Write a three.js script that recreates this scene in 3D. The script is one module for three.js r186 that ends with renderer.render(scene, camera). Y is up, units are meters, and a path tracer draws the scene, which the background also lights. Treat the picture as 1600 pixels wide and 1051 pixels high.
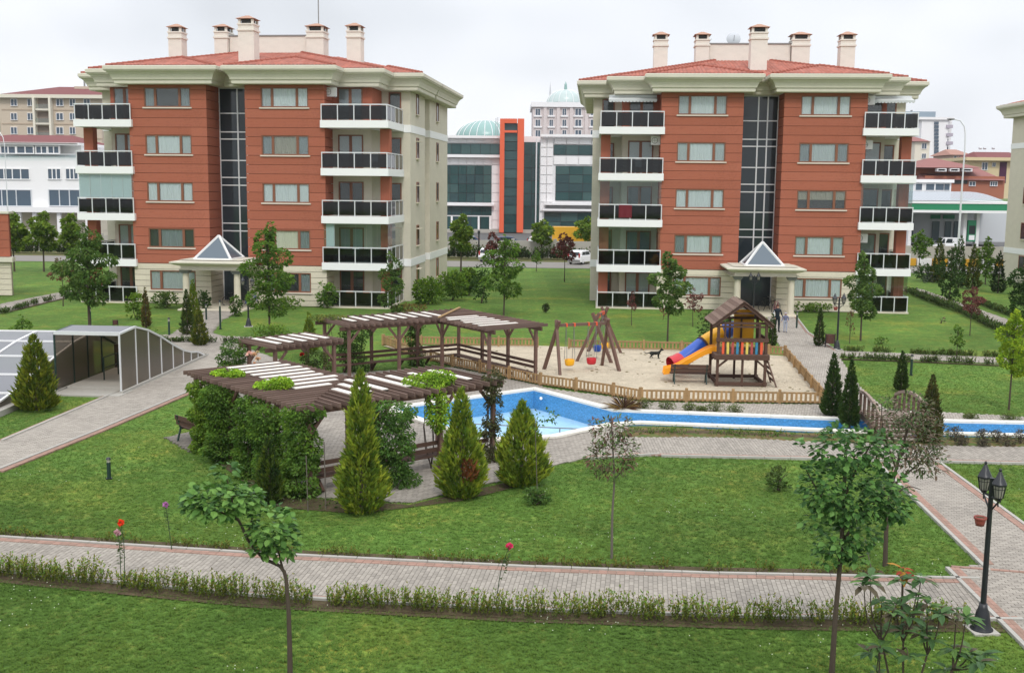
import * as THREE from 'three';
import { mergeGeometries } from 'three/addons/utils/BufferGeometryUtils.js';
import { MarchingCubes } from 'three/addons/objects/MarchingCubes.js';
import { ImprovedNoise } from 'three/addons/math/ImprovedNoise.js';

// ---------- camera, sky, sun, exposure ----------
const scene = new THREE.Scene();
const CAM_H = 8.3, PITCH = Math.atan((525.5 - 292) / 1700), ROLL = 0.010;
const camera = new THREE.PerspectiveCamera(2 * Math.atan(525.5 / 1700) * 180 / Math.PI, 1024 / 672, 0.5, 3000);
camera.position.set(0, CAM_H, 0);
camera.rotation.set(-PITCH, 0, ROLL, 'YXZ');
scene.add(camera);
const renderer = new THREE.WebGLRenderer({ antialias: true });
renderer.setSize(1024, 672);
renderer.toneMapping = THREE.LinearToneMapping;
renderer.toneMappingExposure = 1.0;
renderer.shadowMap.enabled = true;
const noise3 = new ImprovedNoise();
{ // overcast sky
  const w = 512, h = 256, d = new Float32Array(w * h * 4);
  for (let j = 0; j < h; j++) for (let i = 0; i < w; i++) {
    const el = ((j + 0.5) / h - 0.5) * Math.PI, az = (i + 0.5) / w * Math.PI * 2;
    const x = Math.cos(el) * Math.cos(az), z = Math.cos(el) * Math.sin(az), y = Math.sin(el);
    const s = Math.max(0, y);
    let c = 0, a = 1; for (let o = 0, f = 2.2; o < 5; o++, f *= 2.1, a *= 0.55) c += a * noise3.noise(x * f + 7, y * f * 2.6 + 3, z * f + 1);
    const L = (el > 0 ? 0.91 + 0.95 * s : 0.91 * (1 + el * 0.25)) * (1 + 0.26 * c);
    const k = (j * w + i) * 4, t = Math.max(0, Math.min(1, 0.5 - c * 0.9));
    d[k] = L * (0.975 - 0.05 * t); d[k + 1] = L * (0.99 - 0.02 * t); d[k + 2] = L * (1.025 + 0.01 * t); d[k + 3] = 1;
  }
  const t = new THREE.DataTexture(d, w, h, THREE.RGBAFormat, THREE.FloatType);
  t.mapping = THREE.EquirectangularReflectionMapping; t.magFilter = t.minFilter = THREE.LinearFilter; t.wrapS = THREE.RepeatWrapping; t.needsUpdate = true;
  scene.background = t; scene.environment = t;
}
const sun = new THREE.DirectionalLight(new THREE.Color(1, 0.96, 0.9), 1.5);
sun.position.set(12, 110, 55); sun.target.position.set(0, 0, -45); sun.castShadow = true; sun.shadow.radius = 22;
sun.shadow.mapSize.set(2048, 2048);
Object.assign(sun.shadow.camera, { left: -90, right: 90, top: 90, bottom: -90, near: 1, far: 400 });
scene.add(sun, sun.target);

// ---------- helpers ----------
function rng(s) { return () => { s |= 0; s = s + 0x6D2B79F5 | 0; let t = Math.imul(s ^ s >>> 15, 1 | s); t = t + Math.imul(t ^ t >>> 7, 61 | t) ^ t; return ((t ^ t >>> 14) >>> 0) / 4294967296; }; }
let R = rng(11);
const rr = (a, b) => a + (b - a) * R();
const V3 = (x, y, z) => new THREE.Vector3(x, y, z);
const n3 = (x, y, z) => noise3.noise(x, y, z);
function ray(px, py) {
  const x = (px - 800) / 1700, y = -(py - 525.5) / 1700, c = Math.cos(ROLL), s = Math.sin(ROLL), cp = Math.cos(PITCH), sp = Math.sin(PITCH);
  const X = x * c - y * s, Y = x * s + y * c;
  return [X, Y * cp - sp, -(cp + Y * sp)];
}
function G(px, py, h = 0) { const r = ray(px, py), t = (h - CAM_H) / r[1]; return [r[0] * t, r[2] * t]; }   // surveyed ground point
function atZ(px, py, z) { const r = ray(px, py), t = z / r[2]; return [r[0] * t, CAM_H + r[1] * t]; }
const names = {};
function numbered(n) { const k = names[n] = (names[n] ?? -1) + 1; return k ? n + '_' + String(k).padStart(3, '0') : n; }
function tag(o, label, category, group, kind) { if (label) o.userData.label = label; if (category) o.userData.category = category; if (group) o.userData.group = group; if (kind) o.userData.kind = kind; return o; }
function thing(name, label, category, p = [0, 0, 0], ry = 0, group) {
  const o = new THREE.Group(); o.name = numbered(name); o.position.set(...p); o.rotation.y = ry; scene.add(o);
  return tag(o, label, category, group);
}
function struct(name, p = [0, 0, 0]) { const o = new THREE.Group(); o.name = numbered(name); o.position.set(...p); o.userData.kind = 'structure'; scene.add(o); return o; }
function copyOf(o, label, p, ry) { const c = o.clone(); c.name = numbered(o.name.replace(/_\d+$/, '')); scene.add(c); if (label) c.userData.label = label; if (p) c.position.set(...p); if (ry !== undefined) c.rotation.y = ry; return c; }
function mesh(name, geo, m, parent, kind) {
  if (Array.isArray(geo)) geo = join(geo);
  const o = new THREE.Mesh(geo, m); o.name = name; o.castShadow = o.receiveShadow = true; if (kind) o.userData.kind = kind;
  parent.add(o); return o;
}
function join(list) {
  if (list.length === 1) return list[0];
  const l = list.map(g => { const q = g.index ? g.toNonIndexed() : g; for (const k of Object.keys(q.attributes)) if (!['position', 'normal', 'uv'].includes(k)) q.deleteAttribute(k); return q; });
  return mergeGeometries(l);
}
function uvm(g, s = 1) { // uv in metres by dominant normal
  const p = g.attributes.position, n = g.attributes.normal, u = new Float32Array(p.count * 2);
  for (let i = 0; i < p.count; i++) {
    const ax = Math.abs(n.getX(i)), ay = Math.abs(n.getY(i)), az = Math.abs(n.getZ(i)), x = p.getX(i), y = p.getY(i), z = p.getZ(i);
    const [a, b] = ay >= ax && ay >= az ? [x, z] : ax > az ? [z, y] : [x, y];
    u[2 * i] = a * s; u[2 * i + 1] = b * s;
  }
  g.setAttribute('uv', new THREE.BufferAttribute(u, 2)); return g;
}
const bx = (w, h, d, x = 0, y = 0, z = 0, ry = 0) => { const g = new THREE.BoxGeometry(w, h, d); uvm(g); if (ry) g.rotateY(ry); g.translate(x, y, z); return g; };
const box6 = (x0, x1, y0, y1, z0, z1) => bx(Math.abs(x1 - x0), Math.abs(y1 - y0), Math.abs(z1 - z0), (x0 + x1) / 2, (y0 + y1) / 2, (z0 + z1) / 2);
function beam(a, b, w, h, roll = 0) { // box from a to b
  a = V3(...a); b = V3(...b); const d = b.clone().sub(a), L = d.length(); d.normalize();
  const g = new THREE.BoxGeometry(w, h, L); uvm(g);
  const up = Math.abs(d.y) > 0.95 ? V3(0, 0, 1) : V3(0, 1, 0), x = up.clone().cross(d).normalize(), y = d.clone().cross(x);
  const m = new THREE.Matrix4().makeBasis(x, y, d); if (roll) g.rotateZ(roll); g.applyMatrix4(m); g.translate(...a.add(b).multiplyScalar(0.5).toArray()); return g;
}
function cyl(a, b, r0, r1 = r0, n = 8) { a = V3(...a); b = V3(...b); const d = b.clone().sub(a), g = new THREE.CylinderGeometry(r1, r0, d.length(), n, 1); g.applyQuaternion(new THREE.Quaternion().setFromUnitVectors(V3(0, 1, 0), d.clone().normalize())); const c = a.add(b).multiplyScalar(0.5); g.translate(c.x, c.y, c.z); return g; }
function limb(pts, r0, r1, n = 6, k = 4) {
  const c = new THREE.CatmullRomCurve3(pts.map(p => V3(...p))), N = Math.max(2, (pts.length - 1) * k), g = new THREE.TubeGeometry(c, N, 1, n, false), p = g.attributes.position;
  for (let i = 0; i <= N; i++) { const q = c.getPointAt(i / N), r = r0 + (r1 - r0) * Math.pow(i / N, 0.8); for (let j = 0; j <= n; j++) { const id = i * (n + 1) + j; p.setXYZ(id, q.x + (p.getX(id) - q.x) * r, q.y + (p.getY(id) - q.y) * r, q.z + (p.getZ(id) - q.z) * r); } }
  g.computeVertexNormals(); return g;
}
function sheet(poly, y, holes = []) { // flat polygon [x,z]
  const s = new THREE.Shape(poly.map(([x, z]) => new THREE.Vector2(x, -z)));
  for (const h of holes) s.holes.push(new THREE.Path(h.map(([x, z]) => new THREE.Vector2(x, -z))));
  const g = new THREE.ShapeGeometry(s); g.rotateX(-Math.PI / 2); g.translate(0, y, 0); uvm(g); return g;
}
function inside(x, z, P) { let r = false; for (let i = 0, j = P.length - 1; i < P.length; j = i++) { const [a, b] = P[i], [c, d] = P[j]; if ((b > z) !== (d > z) && x < (c - a) * (z - b) / (d - b) + a) r = !r; } return r; }
const lerp = (a, b, t) => a + (b - a) * t;

// ---------- textures ----------
function tnoise(seed, per) { const r = rng(seed), t = new Float32Array(per * per); for (let i = 0; i < t.length; i++) t[i] = r(); return (u, v) => { u = ((u % 1) + 1) % 1 * per; v = ((v % 1) + 1) % 1 * per; const i = Math.floor(u), j = Math.floor(v); let f = u - i, g = v - j; f = f * f * (3 - 2 * f); g = g * g * (3 - 2 * g); const a = t[(j % per) * per + i % per], b = t[(j % per) * per + (i + 1) % per], c = t[((j + 1) % per) * per + i % per], d = t[((j + 1) % per) * per + (i + 1) % per]; return lerp(lerp(a, b, f), lerp(c, d, f), g); }; }
const toS = x => { x = Math.max(0, Math.min(1, x)); return 255 * (x <= 0.0031308 ? 12.92 * x : 1.055 * Math.pow(x, 1 / 2.4) - 0.055); };
function tex(n, f, srgb = true) {
  const d = new Uint8Array(n * n * 4);
  for (let j = 0; j < n; j++) for (let i = 0; i < n; i++) { const c = f((i + 0.5) / n, (j + 0.5) / n), k = (j * n + i) * 4; for (let q = 0; q < 3; q++) d[k + q] = srgb ? toS(c[q]) : c[q] * 255; d[k + 3] = 255; }
  const t = new THREE.DataTexture(d, n, n); t.wrapS = t.wrapT = THREE.RepeatWrapping; t.magFilter = THREE.LinearFilter; if (srgb) t.colorSpace = THREE.SRGBColorSpace; t.needsUpdate = true; return t;
}
const N8 = tnoise(1, 8), N16 = tnoise(2, 16), N32 = tnoise(3, 32), N64 = tnoise(4, 64), N128 = tnoise(5, 128), N256 = tnoise(6, 256);
const rep = (t, x, y = x) => { const c = t.clone(); c.repeat.set(x, y); c.needsUpdate = true; return c; };
const grain = tex(512, (u, v) => { const g = 0.90 + 0.06 * N8(u, v) + 0.05 * N32(u, v) + 0.05 * N128(u, v) + 0.06 * N256(u, v); return [g, g, g].map(q => Math.min(1, q * 0.95)); });
const grassT = tex(512, (u, v) => {
  const a = N8(u, v), b = N32(u, v), c = N128(u, v), d = N256(u, v), k = 0.5 + 0.35 * a + 0.35 * b + 0.55 * c + 0.7 * d, y = Math.max(0, N16(u + 0.3, v) * 0.6 + N64(v, u) * 0.5 - 0.55);
  return [(0.062 + y * 0.10) * k, (0.116 + y * 0.05) * k, (0.021 + y * 0.015) * k];
});
const grassB = tex(512, (u, v) => { const k = 0.5 * N128(u, v) + 0.5 * N256(v, u); return [k, k, k]; }, false);
const woodT = tex(256, (u, v) => { const g = 0.6 + 0.35 * N64(u * 0.12, v) + 0.25 * N128(u * 0.25, v) + 0.15 * N16(u, v); return [g, g, g]; });
const sandT = tex(512, (u, v) => { const a = N8(u, v), b = N32(u, v), c = N256(u, v), g = 0.74 + 0.16 * a + 0.14 * b + 0.16 * c; return [g * 0.50, g * 0.43, g * 0.325]; });
const soilT = tex(256, (u, v) => { const g = 0.5 + 0.5 * N16(u, v) + 0.4 * N64(u, v) + 0.4 * N128(u, v); return [0.075 * g, 0.055 * g, 0.034 * g]; });
const mosaicT = tex(512, (u, v) => { const n = 32, i = Math.floor(u * n), j = Math.floor(v * n), fu = u * n - i, fv = v * n - j, gr = fu < 0.1 || fv < 0.1, k = 0.65 + 0.75 * N32((i + 0.02) / n + 0.01, (j + 0.02) / n); const m = N8(u, v) * 0.25 + 0.87; return gr ? [0.17, 0.36, 0.5] : [0.055 * k * m, 0.25 * k * m, 0.53 * k * m]; });
const floorT = tex(256, (u, v) => { const g = 0.78 + 0.2 * N8(u, v) + 0.14 * N32(u, v); return [0.40 * g, 0.63 * g, 0.80 * g]; });
const streakT = tex(256, (u, v) => { const g = 0.74 + 0.24 * N8(u, v) + 0.2 * N64(u, v * 0.1) + 0.1 * N256(u, v); return [g, g, g]; });

// ---------- materials ----------
const M = (r, g, b, rough = 0.8, o = {}) => { const { map, ...rest } = o; return new THREE.MeshPhysicalMaterial({ color: new THREE.Color().setRGB(r, g, b), roughness: rough, specularIntensity: rough > 0.7 ? 0.3 : 1, ...(map ? { map } : {}), ...rest }); };
const P = (r, g, b, rough, o = {}) => new THREE.MeshPhysicalMaterial({ color: new THREE.Color().setRGB(r, g, b), roughness: rough, ...o });
const mt = {
  brick: [0, 1, 2, 3].map(i => M([0.365, 0.385, 0.35, 0.37][i], [0.122, 0.130, 0.116, 0.121][i], [0.077, 0.082, 0.072, 0.075][i], 0.85, { map: streakT })),
  joint: M(0.19, 0.06, 0.04, 0.9), stone: [0, 1, 2].map(i => M(0.62 + i * 0.02, 0.565 + i * 0.018, 0.455 + i * 0.014, 0.85, { map: streakT })), stoneJoint: M(0.36, 0.32, 0.25),
  cream: M(0.62, 0.575, 0.475, 0.88, { map: rep(grain, 0.3) }), cornice: M(0.63, 0.60, 0.50, 0.8, { map: rep(grain, 0.25) }), chim: M(0.74, 0.70, 0.635, 0.85, { map: rep(grain, 0.4) }),
  white: M(0.78, 0.78, 0.78, 0.6, { map: rep(grain, 0.2) }), slab: M(0.80, 0.80, 0.80, 0.6), alu: M(0.72, 0.73, 0.75, 0.35, { metalness: 0.3 }),
  tile: M(1, 1, 1, 0.8, { vertexColors: true }), capM: M(0.42, 0.25, 0.18, 0.8), ridge: M(0.33, 0.11, 0.08, 0.8), frame: M(0.20, 0.075, 0.038, 0.5), sill: M(0.62, 0.55, 0.47, 0.7),
  pane: P(0.92, 0.95, 0.95, 0.03, { transmission: 1, thickness: 0 }), dark: M(0.035, 0.035, 0.036, 0.5), darkGlass: P(0.025, 0.035, 0.042, 0.06, { specularIntensity: 1 }),
  railGlass: P(0.16, 0.19, 0.20, 0.04, { transmission: 1, thickness: 0 }), clear: P(0.86, 0.92, 0.92, 0.03, { transmission: 1, thickness: 0 }),
  curt: [M(0.56, 0.58, 0.58, 0.9), M(0.40, 0.42, 0.42, 0.9), M(0.22, 0.24, 0.25, 0.9), M(0.07, 0.075, 0.075, 0.9), M(0.60, 0.56, 0.45, 0.9), M(0.30, 0.27, 0.22, 0.9)],
  wood: M(0.095, 0.056, 0.042, 0.75, { map: rep(woodT, 1.2) }), woodRed: M(0.14, 0.075, 0.055, 0.7, { map: rep(woodT, 1.2) }), woodGrey: M(0.15, 0.098, 0.078, 0.85, { map: rep(woodT, 1.2) }), pine: M(0.36, 0.235, 0.115, 0.75, { map: rep(woodT, 1.5) }),
  whiteWood: M(0.74, 0.70, 0.64, 0.75, { map: rep(woodT, 1) }), green: M(0.012, 0.035, 0.028, 0.45), black: M(0.012, 0.014, 0.018, 0.4), grey: M(0.22, 0.22, 0.22, 0.7),
  bark: M(0.085, 0.066, 0.05, 0.95, { map: rep(woodT, 3) }), barkGrey: M(0.15, 0.13, 0.11, 0.95, { map: rep(woodT, 3) }),
  curb: M(0.40, 0.385, 0.35, 0.9, { map: rep(grain, 0.8) }), marble: M(0.74, 0.71, 0.64, 0.55, { map: rep(grain, 0.7) }), bed: M(0.19, 0.175, 0.15, 0.95, { map: rep(grain, 0.6) }),
  paver: M(1, 1, 1, 0.9), sand: M(1, 1, 1, 0.95, { map: rep(sandT, 0.18), bumpMap: rep(grassB, 0.07), bumpScale: 0.12 }), soil: M(1, 1, 1, 1, { map: rep(soilT, 0.4) }), road: M(0.23, 0.215, 0.195, 0.95, { map: rep(grain, 0.1) }), asphalt: M(0.12, 0.12, 0.12, 0.95, { map: rep(grain, 0.1) }),
  mosaic: P(1, 1, 1, 0.25, { map: rep(mosaicT, 1.25) }), poolFloor: P(1, 1, 1, 0.22, { map: rep(floorT, 0.25) }),
  poly: P(0.27, 0.225, 0.175, 0.3, { transmission: 0.8, thickness: 0 }), polyRoof: P(0.27, 0.275, 0.30, 0.5, { transmission: 0.35, specularIntensity: 0.4, thickness: 0 }), concrete: M(0.42, 0.40, 0.36, 0.9, { map: rep(grain, 0.4) }),
  yellow: P(0.85, 0.42, 0.012, 0.3), blue: P(0.02, 0.085, 0.42, 0.3), red: P(0.52, 0.018, 0.03, 0.3), orange: M(0.66, 0.09, 0.032, 0.6), chain: M(0.3, 0.3, 0.3, 0.4, { metalness: 0.8 }),
  leaf: P(1, 1, 1, 0.85, { vertexColors: true, side: THREE.DoubleSide, transmission: 0.3, thickness: 0, specularIntensity: 0.2 }),
  leafGloss: P(1, 1, 1, 0.6, { vertexColors: true, side: THREE.DoubleSide, transmission: 0.25, thickness: 0, specularIntensity: 0.35 }),
  grass: M(1, 1, 1, 1, { map: rep(grassT, 0.22), bumpMap: rep(grassB, 0.22), bumpScale: 0.03, vertexColors: true }),
};
mt.grassFar = M(0.9, 0.9, 0.9, 1, { map: rep(grassT, 0.1) });
// ---------- ground plan (surveyed points) ----------
const px = (...l) => l.map(q => G(...q));
const POOL = px([614, 641], [834, 611], [957, 644], [1000, 646], [1310, 658], [1600, 664]).concat([[26, -38.1], [26, -36.2]], px([1600, 681], [1310, 674], [1000, 661], [950, 664], [860, 683], [752, 688]));
function grow(Pn, o) { // offset polygon outward
  let A = 0; for (let i = 0; i < Pn.length; i++) { const [a, b] = Pn[i], [c, d] = Pn[(i + 1) % Pn.length]; A += a * d - c * b; }
  const s = A > 0 ? 1 : -1;
  return Pn.map((p, i) => { const q = Pn[(i + Pn.length - 1) % Pn.length], r = Pn[(i + 1) % Pn.length]; const e = (u, v) => { const l = Math.hypot(v[0] - u[0], v[1] - u[1]); return [(v[1] - u[1]) / l * s, -(v[0] - u[0]) / l * s]; }; const a = e(q, p), b = e(p, r), k = 1 + a[0] * b[0] + a[1] * b[1]; return [p[0] + (a[0] + b[0]) * o / Math.max(0.35, k), p[1] + (a[1] + b[1]) * o / Math.max(0.35, k)]; });
}
const RIM = grow(POOL, 0.34);
const SAND = px([705, 572], [843, 601], [957, 618], [1000, 626], [1291, 631], [1228, 557], [1065, 548], [840, 541], [598, 541]);
const PATH_A = [[-20, -26.1], [-16, -25.35], [-11.96, -24.62], [-5.73, -23.65], [0.05, -22.98], [4.21, -22.66], [9.7, -22.5], [9.95, -20.35], [5.06, -20.36], [0.05, -20.62], [-5.13, -21.2], [-10.95, -22.47], [-15.5, -23.4], [-20, -24.2]];
const PATH_B = [[11.3, -32.6], [10.63, -23.45], [9.75, -23.2], [9.55, -19.2], [9.2, -14], [12.2, -14], [12.6, -21], [12.85, -26], [13.15, -32.6]];
const PATH_C = px([960, 684], [1120, 684], [1250, 690], [1470, 697], [1600, 699]).concat([[26, -34.7], [26, -32.5]], px([1600, 725], [1250, 717], [1000, 712], [917, 717]));
const PATH_D = px([0, 690], [160, 622], [320, 556], [372, 538], [300, 640], [310, 607], [160, 671], [0, 735]).map((p, i) => i === 4 ? [-11.6, -40.2] : p).concat([[-16.4, -26.6], [-18.6, -30.4]]);
const PATH_E = px([1196, 478], [1232, 478], [1262, 520], [1306, 548], [1600, 561]).concat([[40, -53.8], [40, -51.9]], px([1600, 570], [1310, 556], [1345, 606], [1384, 640], [1600, 652]), [[26, -39.9], [26, -38.75]], px([1600, 658], [1310, 652], [1000, 640], [960, 639], [850, 607], [958, 621], [1000, 629], [1294, 633], [1230, 556], [1205, 520]));
const RG = grow(POOL, 0.2);
const PLAZA = px([372, 540], [500, 585], [705, 574], [843, 603], [960, 640]).concat([RG[2], RG[1], RG[0], RG[13], RG[12], RG[11]], px([985, 667], [960, 684], [917, 716], [866, 727], [780, 752], [640, 786], [470, 775], [330, 690], [300, 620]));
const PATH_G = px([1395, 452], [1440, 452], [1600, 508]).concat([[45, -66], [45, -61]], px([1600, 532], [1500, 484], [1420, 456]));
const PATH_H = px([180, 560], [270, 522], [330, 480], [392, 480], [345, 500], [330, 520], [372, 535], [345, 552]);
const PATH_I = px([0, 475], [118, 452], [128, 459], [0, 489]);
const PATH_J = px([0, 528], [110, 519], [235, 523], [440, 528], [440, 536], [225, 532], [110, 528], [0, 540]);
const CANOPY_PAD = [[-18.25, -42.1], [-15.2, -41.3], [-14.7, -52.6], [-18.1, -52.6]];
const RAMP = [[-26, -35.2], [-18.3, -35.2], [-18.3, -52.8], [-26, -52.8]];
const BENCH_PAD = px([258, 684], [312, 672], [345, 692], [302, 708]);
const HARD = [RIM, SAND, PATH_A, PATH_B, PATH_C, PATH_D, PATH_E, PLAZA, PATH_G, PATH_H, PATH_I, PATH_J, CANOPY_PAD, RAMP, BENCH_PAD];
const HB = HARD.map(Q => [Math.min(...Q.map(p => p[0])), Math.max(...Q.map(p => p[0])), Math.min(...Q.map(p => p[1])), Math.max(...Q.map(p => p[1]))]);
const onLawn = (x, z) => !HARD.some((Q, i) => x > HB[i][0] && x < HB[i][1] && z > HB[i][2] && z < HB[i][3] && inside(x, z, Q));

{ // lawn: near grid with the pool left open, then the land beyond
  const g = struct('ground');
  const x0 = -40, x1 = 40, z0 = -112, z1 = -4, st = 0.4, nx = Math.round((x1 - x0) / st), nz = Math.round((z1 - z0) / st), pos = [], col = [], uv = [], nor = [], idx = [];
  for (let j = 0; j <= nz; j++) for (let i = 0; i <= nx; i++) {
    const x = x0 + i * st, z = z0 + j * st; pos.push(x, 0.012 * n3(x * 0.7, 1, z * 0.7) - 0.012, z); nor.push(0, 1, 0); uv.push(x, z);
    let k = 0.98 + 0.28 * n3(x * 0.13, 0, z * 0.13) + 0.16 * n3(x * 0.5, 4, z * 0.5) + 0.08 * n3(x * 1.3, 9, z * 1.3);
    const dry = Math.max(0, n3(x * 0.22 + 31, 2, z * 0.3) * 1.3 + n3(x * 0.9, 8, z * 0.9) * 0.5 - 0.22);
    col.push(k * (1 + dry * 0.9), k * (1 + dry * 0.25), k * (1 + dry * 0.1));
  }
  const P2 = grow(POOL, 0.1);
  for (let j = 0; j < nz; j++) for (let i = 0; i < nx; i++) {
    const x = x0 + i * st, z = z0 + j * st;
    if (z > -46 && z < -33 && [[0, 0], [st, 0], [0, st], [st, st]].some(([a, b]) => inside(x + a, z + b, P2))) continue;
    const a = j * (nx + 1) + i, b = a + 1, c = a + nx + 1, d = c + 1; idx.push(a, c, b, b, c, d);
  }
  const q = new THREE.BufferGeometry(); q.setAttribute('position', new THREE.Float32BufferAttribute(pos, 3)); q.setAttribute('normal', new THREE.Float32BufferAttribute(nor, 3)); q.setAttribute('uv', new THREE.Float32BufferAttribute(uv, 2)); q.setAttribute('color', new THREE.Float32BufferAttribute(col, 3)); q.setIndex(idx);
  mesh('lawn', q, mt.grass, g);
  mesh('far_ground', [sheet([[-1500, 200], [1500, 200], [1500, -4], [-1500, -4]], -0.02), sheet([[-1500, -4], [-40, -4], [-40, -112], [-1500, -112]], -0.02), sheet([[40, -4], [1500, -4], [1500, -112], [40, -112]], -0.02), sheet([[-1500, -112], [1500, -112], [1500, -1600], [-1500, -1600]], -0.02)], mt.grassFar, g);
}
{ // grass blades over the near lawns
  R = rng(77);
  const t = [], N = 6; for (let i = 0; i < N; i++) { const a = i / N * 6.28 + rr(-0.4, 0.4), r = 0.035 * R(), w = 0.0065, h = rr(0.02, 0.045), l = 0.035; const x = Math.cos(a) * r, z = Math.sin(a) * r; t.push(x - Math.sin(a) * w, 0, z + Math.cos(a) * w, x + Math.sin(a) * w, 0, z - Math.cos(a) * w, x + Math.cos(a) * l, h, z + Math.sin(a) * l); }
  const g = new THREE.BufferGeometry(); g.setAttribute('position', new THREE.Float32BufferAttribute(t, 3)); g.computeVertexNormals();
  const pts = [];
  for (let k = 0; k < 420000 && pts.length < 170000; k++) {
    const d = 13 + 40 * Math.pow(R(), 1.5), x = rr(-0.55, 0.55) * d * 1.05, z = -d; if (!onLawn(x, z)) continue; pts.push([x, z]);
  }
  const im = new THREE.InstancedMesh(g, M(1, 1, 1, 0.9, { side: THREE.DoubleSide }), pts.length), m = new THREE.Matrix4(), q = new THREE.Quaternion(), c = new THREE.Color();
  pts.forEach(([x, z], i) => {
    const s = rr(0.6, 1.15); q.setFromAxisAngle(V3(0, 1, 0), R() * 6.28); m.compose(V3(x, 0, z), q, V3(s * 1.2, s * (z < -34 ? 0.8 : 1), s * 1.2)); im.setMatrixAt(i, m);
    const k = 0.95 + 0.28 * n3(x * 0.13, 0, z * 0.13) + 0.14 * n3(x * 0.3, 5, z * 0.3) + rr(-0.08, 0.08), y = Math.max(0, n3(x * 0.25, 2, z * 0.3) + rr(-0.2, 0.2)); c.setRGB((0.083 + 0.05 * y) * k, (0.158 + 0.03 * y) * k, 0.026 * k); im.setColorAt(i, c);
  });
  im.name = 'grass'; im.castShadow = im.receiveShadow = true; im.userData.kind = 'stuff'; tag(im, 'short green grass covering the lawns between the paths', 'grass'); scene.add(im);
  // clover heads
  const cl = new THREE.InstancedMesh(new THREE.IcosahedronGeometry(0.011, 0), M(0.55, 0.58, 0.45, 0.9), 420);
  for (let i = 0; i < 420; i++) { let x, z, n = 0; do { z = -rr(14, 34); x = rr(-0.5, 0.55) * -z; n++; } while (n < 60 && (!onLawn(x, z) || n3(x * 0.35 + 5, 7, z * 0.35) < 0.12)); m.makeTranslation(x, 0.06, z); cl.setMatrixAt(i, m); }
  cl.name = 'clover'; tag(cl, 'tiny white clover flowers scattered in the near lawns', 'clover', null, 'stuff'); scene.add(cl);
}

// ---------- paving ----------
const paverG = [0, 1, 2].map(i => { const g = new THREE.BoxGeometry(0.094, 0.06, 0.192); const p = g.attributes.position; for (let k = 0; k < p.count; k++) if (p.getY(k) > 0) p.setX(k, p.getX(k) * (0.95 - 0.01 * i)).setZ(k, p.getZ(k) * 0.975); return g; });
const paverM = [0.275, 0.305, 0.33, 0.36].map(v => M(v, v * 0.905, v * 0.79, 0.92, { map: streakT })), redM = [0, 1, 2].map(i => M(0.29 + i * 0.03, 0.19 + i * 0.014, 0.15 + i * 0.012, 0.92, { map: streakT }));
function pave(name, label, poly, angle, { single = 0, y = 0.03, holes = [], skip, tint = 1, size = 1 } = {}) {
  const s = struct(name); if (label) s.userData.label = label;
  mesh('bedding', sheet(poly, y - 0.012, holes), mt.bed, s);
  const ca = Math.cos(angle), sa = Math.sin(angle), L = [];
  const q = poly.map(([x, z]) => [x * ca + z * sa, -x * sa + z * ca]);
  const u0 = Math.min(...q.map(p => p[0])), u1 = Math.max(...q.map(p => p[0])), v0 = Math.min(...q.map(p => p[1])), v1 = Math.max(...q.map(p => p[1]));
  const du = 0.1 * size, dv = 0.2 * size;
  for (let i = 0, u = u0; u < u1; u += du, i++) for (let v = v0 + (i % 2) * dv / 2; v < v1; v += dv) {
    const x = u * ca - v * sa, z = u * sa + v * ca; if (!inside(x, z, poly) || holes.some(h => inside(x, z, h)) || skip?.(x, z)) continue; L.push([x, z]);
  }
  L.sort((a, b) => b[1] - a[1]);
  const vis = L.filter(([x, z]) => Math.abs(x) < 0.49 * -z && z < -14.5 * 1), first = new Set(vis.slice(0, single)), rest = L.filter(p => !first.has(p));
  const lift = () => y - 0.03 + rr(-0.003, 0.003);
  for (const p of first) { const b = mesh('paver', paverG[Math.floor(R() * 3)], paverM[Math.floor(R() * 4)], s); b.position.set(p[0], lift(), p[1]); b.rotation.y = -angle + rr(-0.015, 0.015); }
  const im = new THREE.InstancedMesh(paverG[0], M(1, 1, 1, 0.92, { map: streakT }), rest.length), m = new THREE.Matrix4(), c = new THREE.Color(), Q = new THREE.Quaternion();
  rest.forEach(([x, z], i) => { Q.setFromAxisAngle(V3(0, 1, 0), -angle + rr(-0.012, 0.012)); m.compose(V3(x, lift(), z), Q, V3(size, 1, size)); im.setMatrixAt(i, m); const v = (0.275 + 0.085 * R() + 0.045 * n3(x * 0.6, 3, z * 0.6)) * tint; c.setRGB(v, v * 0.905, v * 0.79); im.setColorAt(i, c); });
  im.name = 'paver_field'; im.receiveShadow = true; im.userData.kind = 'stuff'; s.add(im);
  return s;
}
function along(line, step, f) { for (let i = 0, rest = 0; i < line.length - 1; i++) { const [a, b] = line[i], [c, d] = line[i + 1], l = Math.hypot(c - a, d - b), ang = Math.atan2(-(d - b), c - a); let t = rest; for (; t < l; t += step) f(a + (c - a) * (t + step / 2) / l, b + (d - b) * (t + step / 2) / l, ang); rest = t - l; } }
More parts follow.
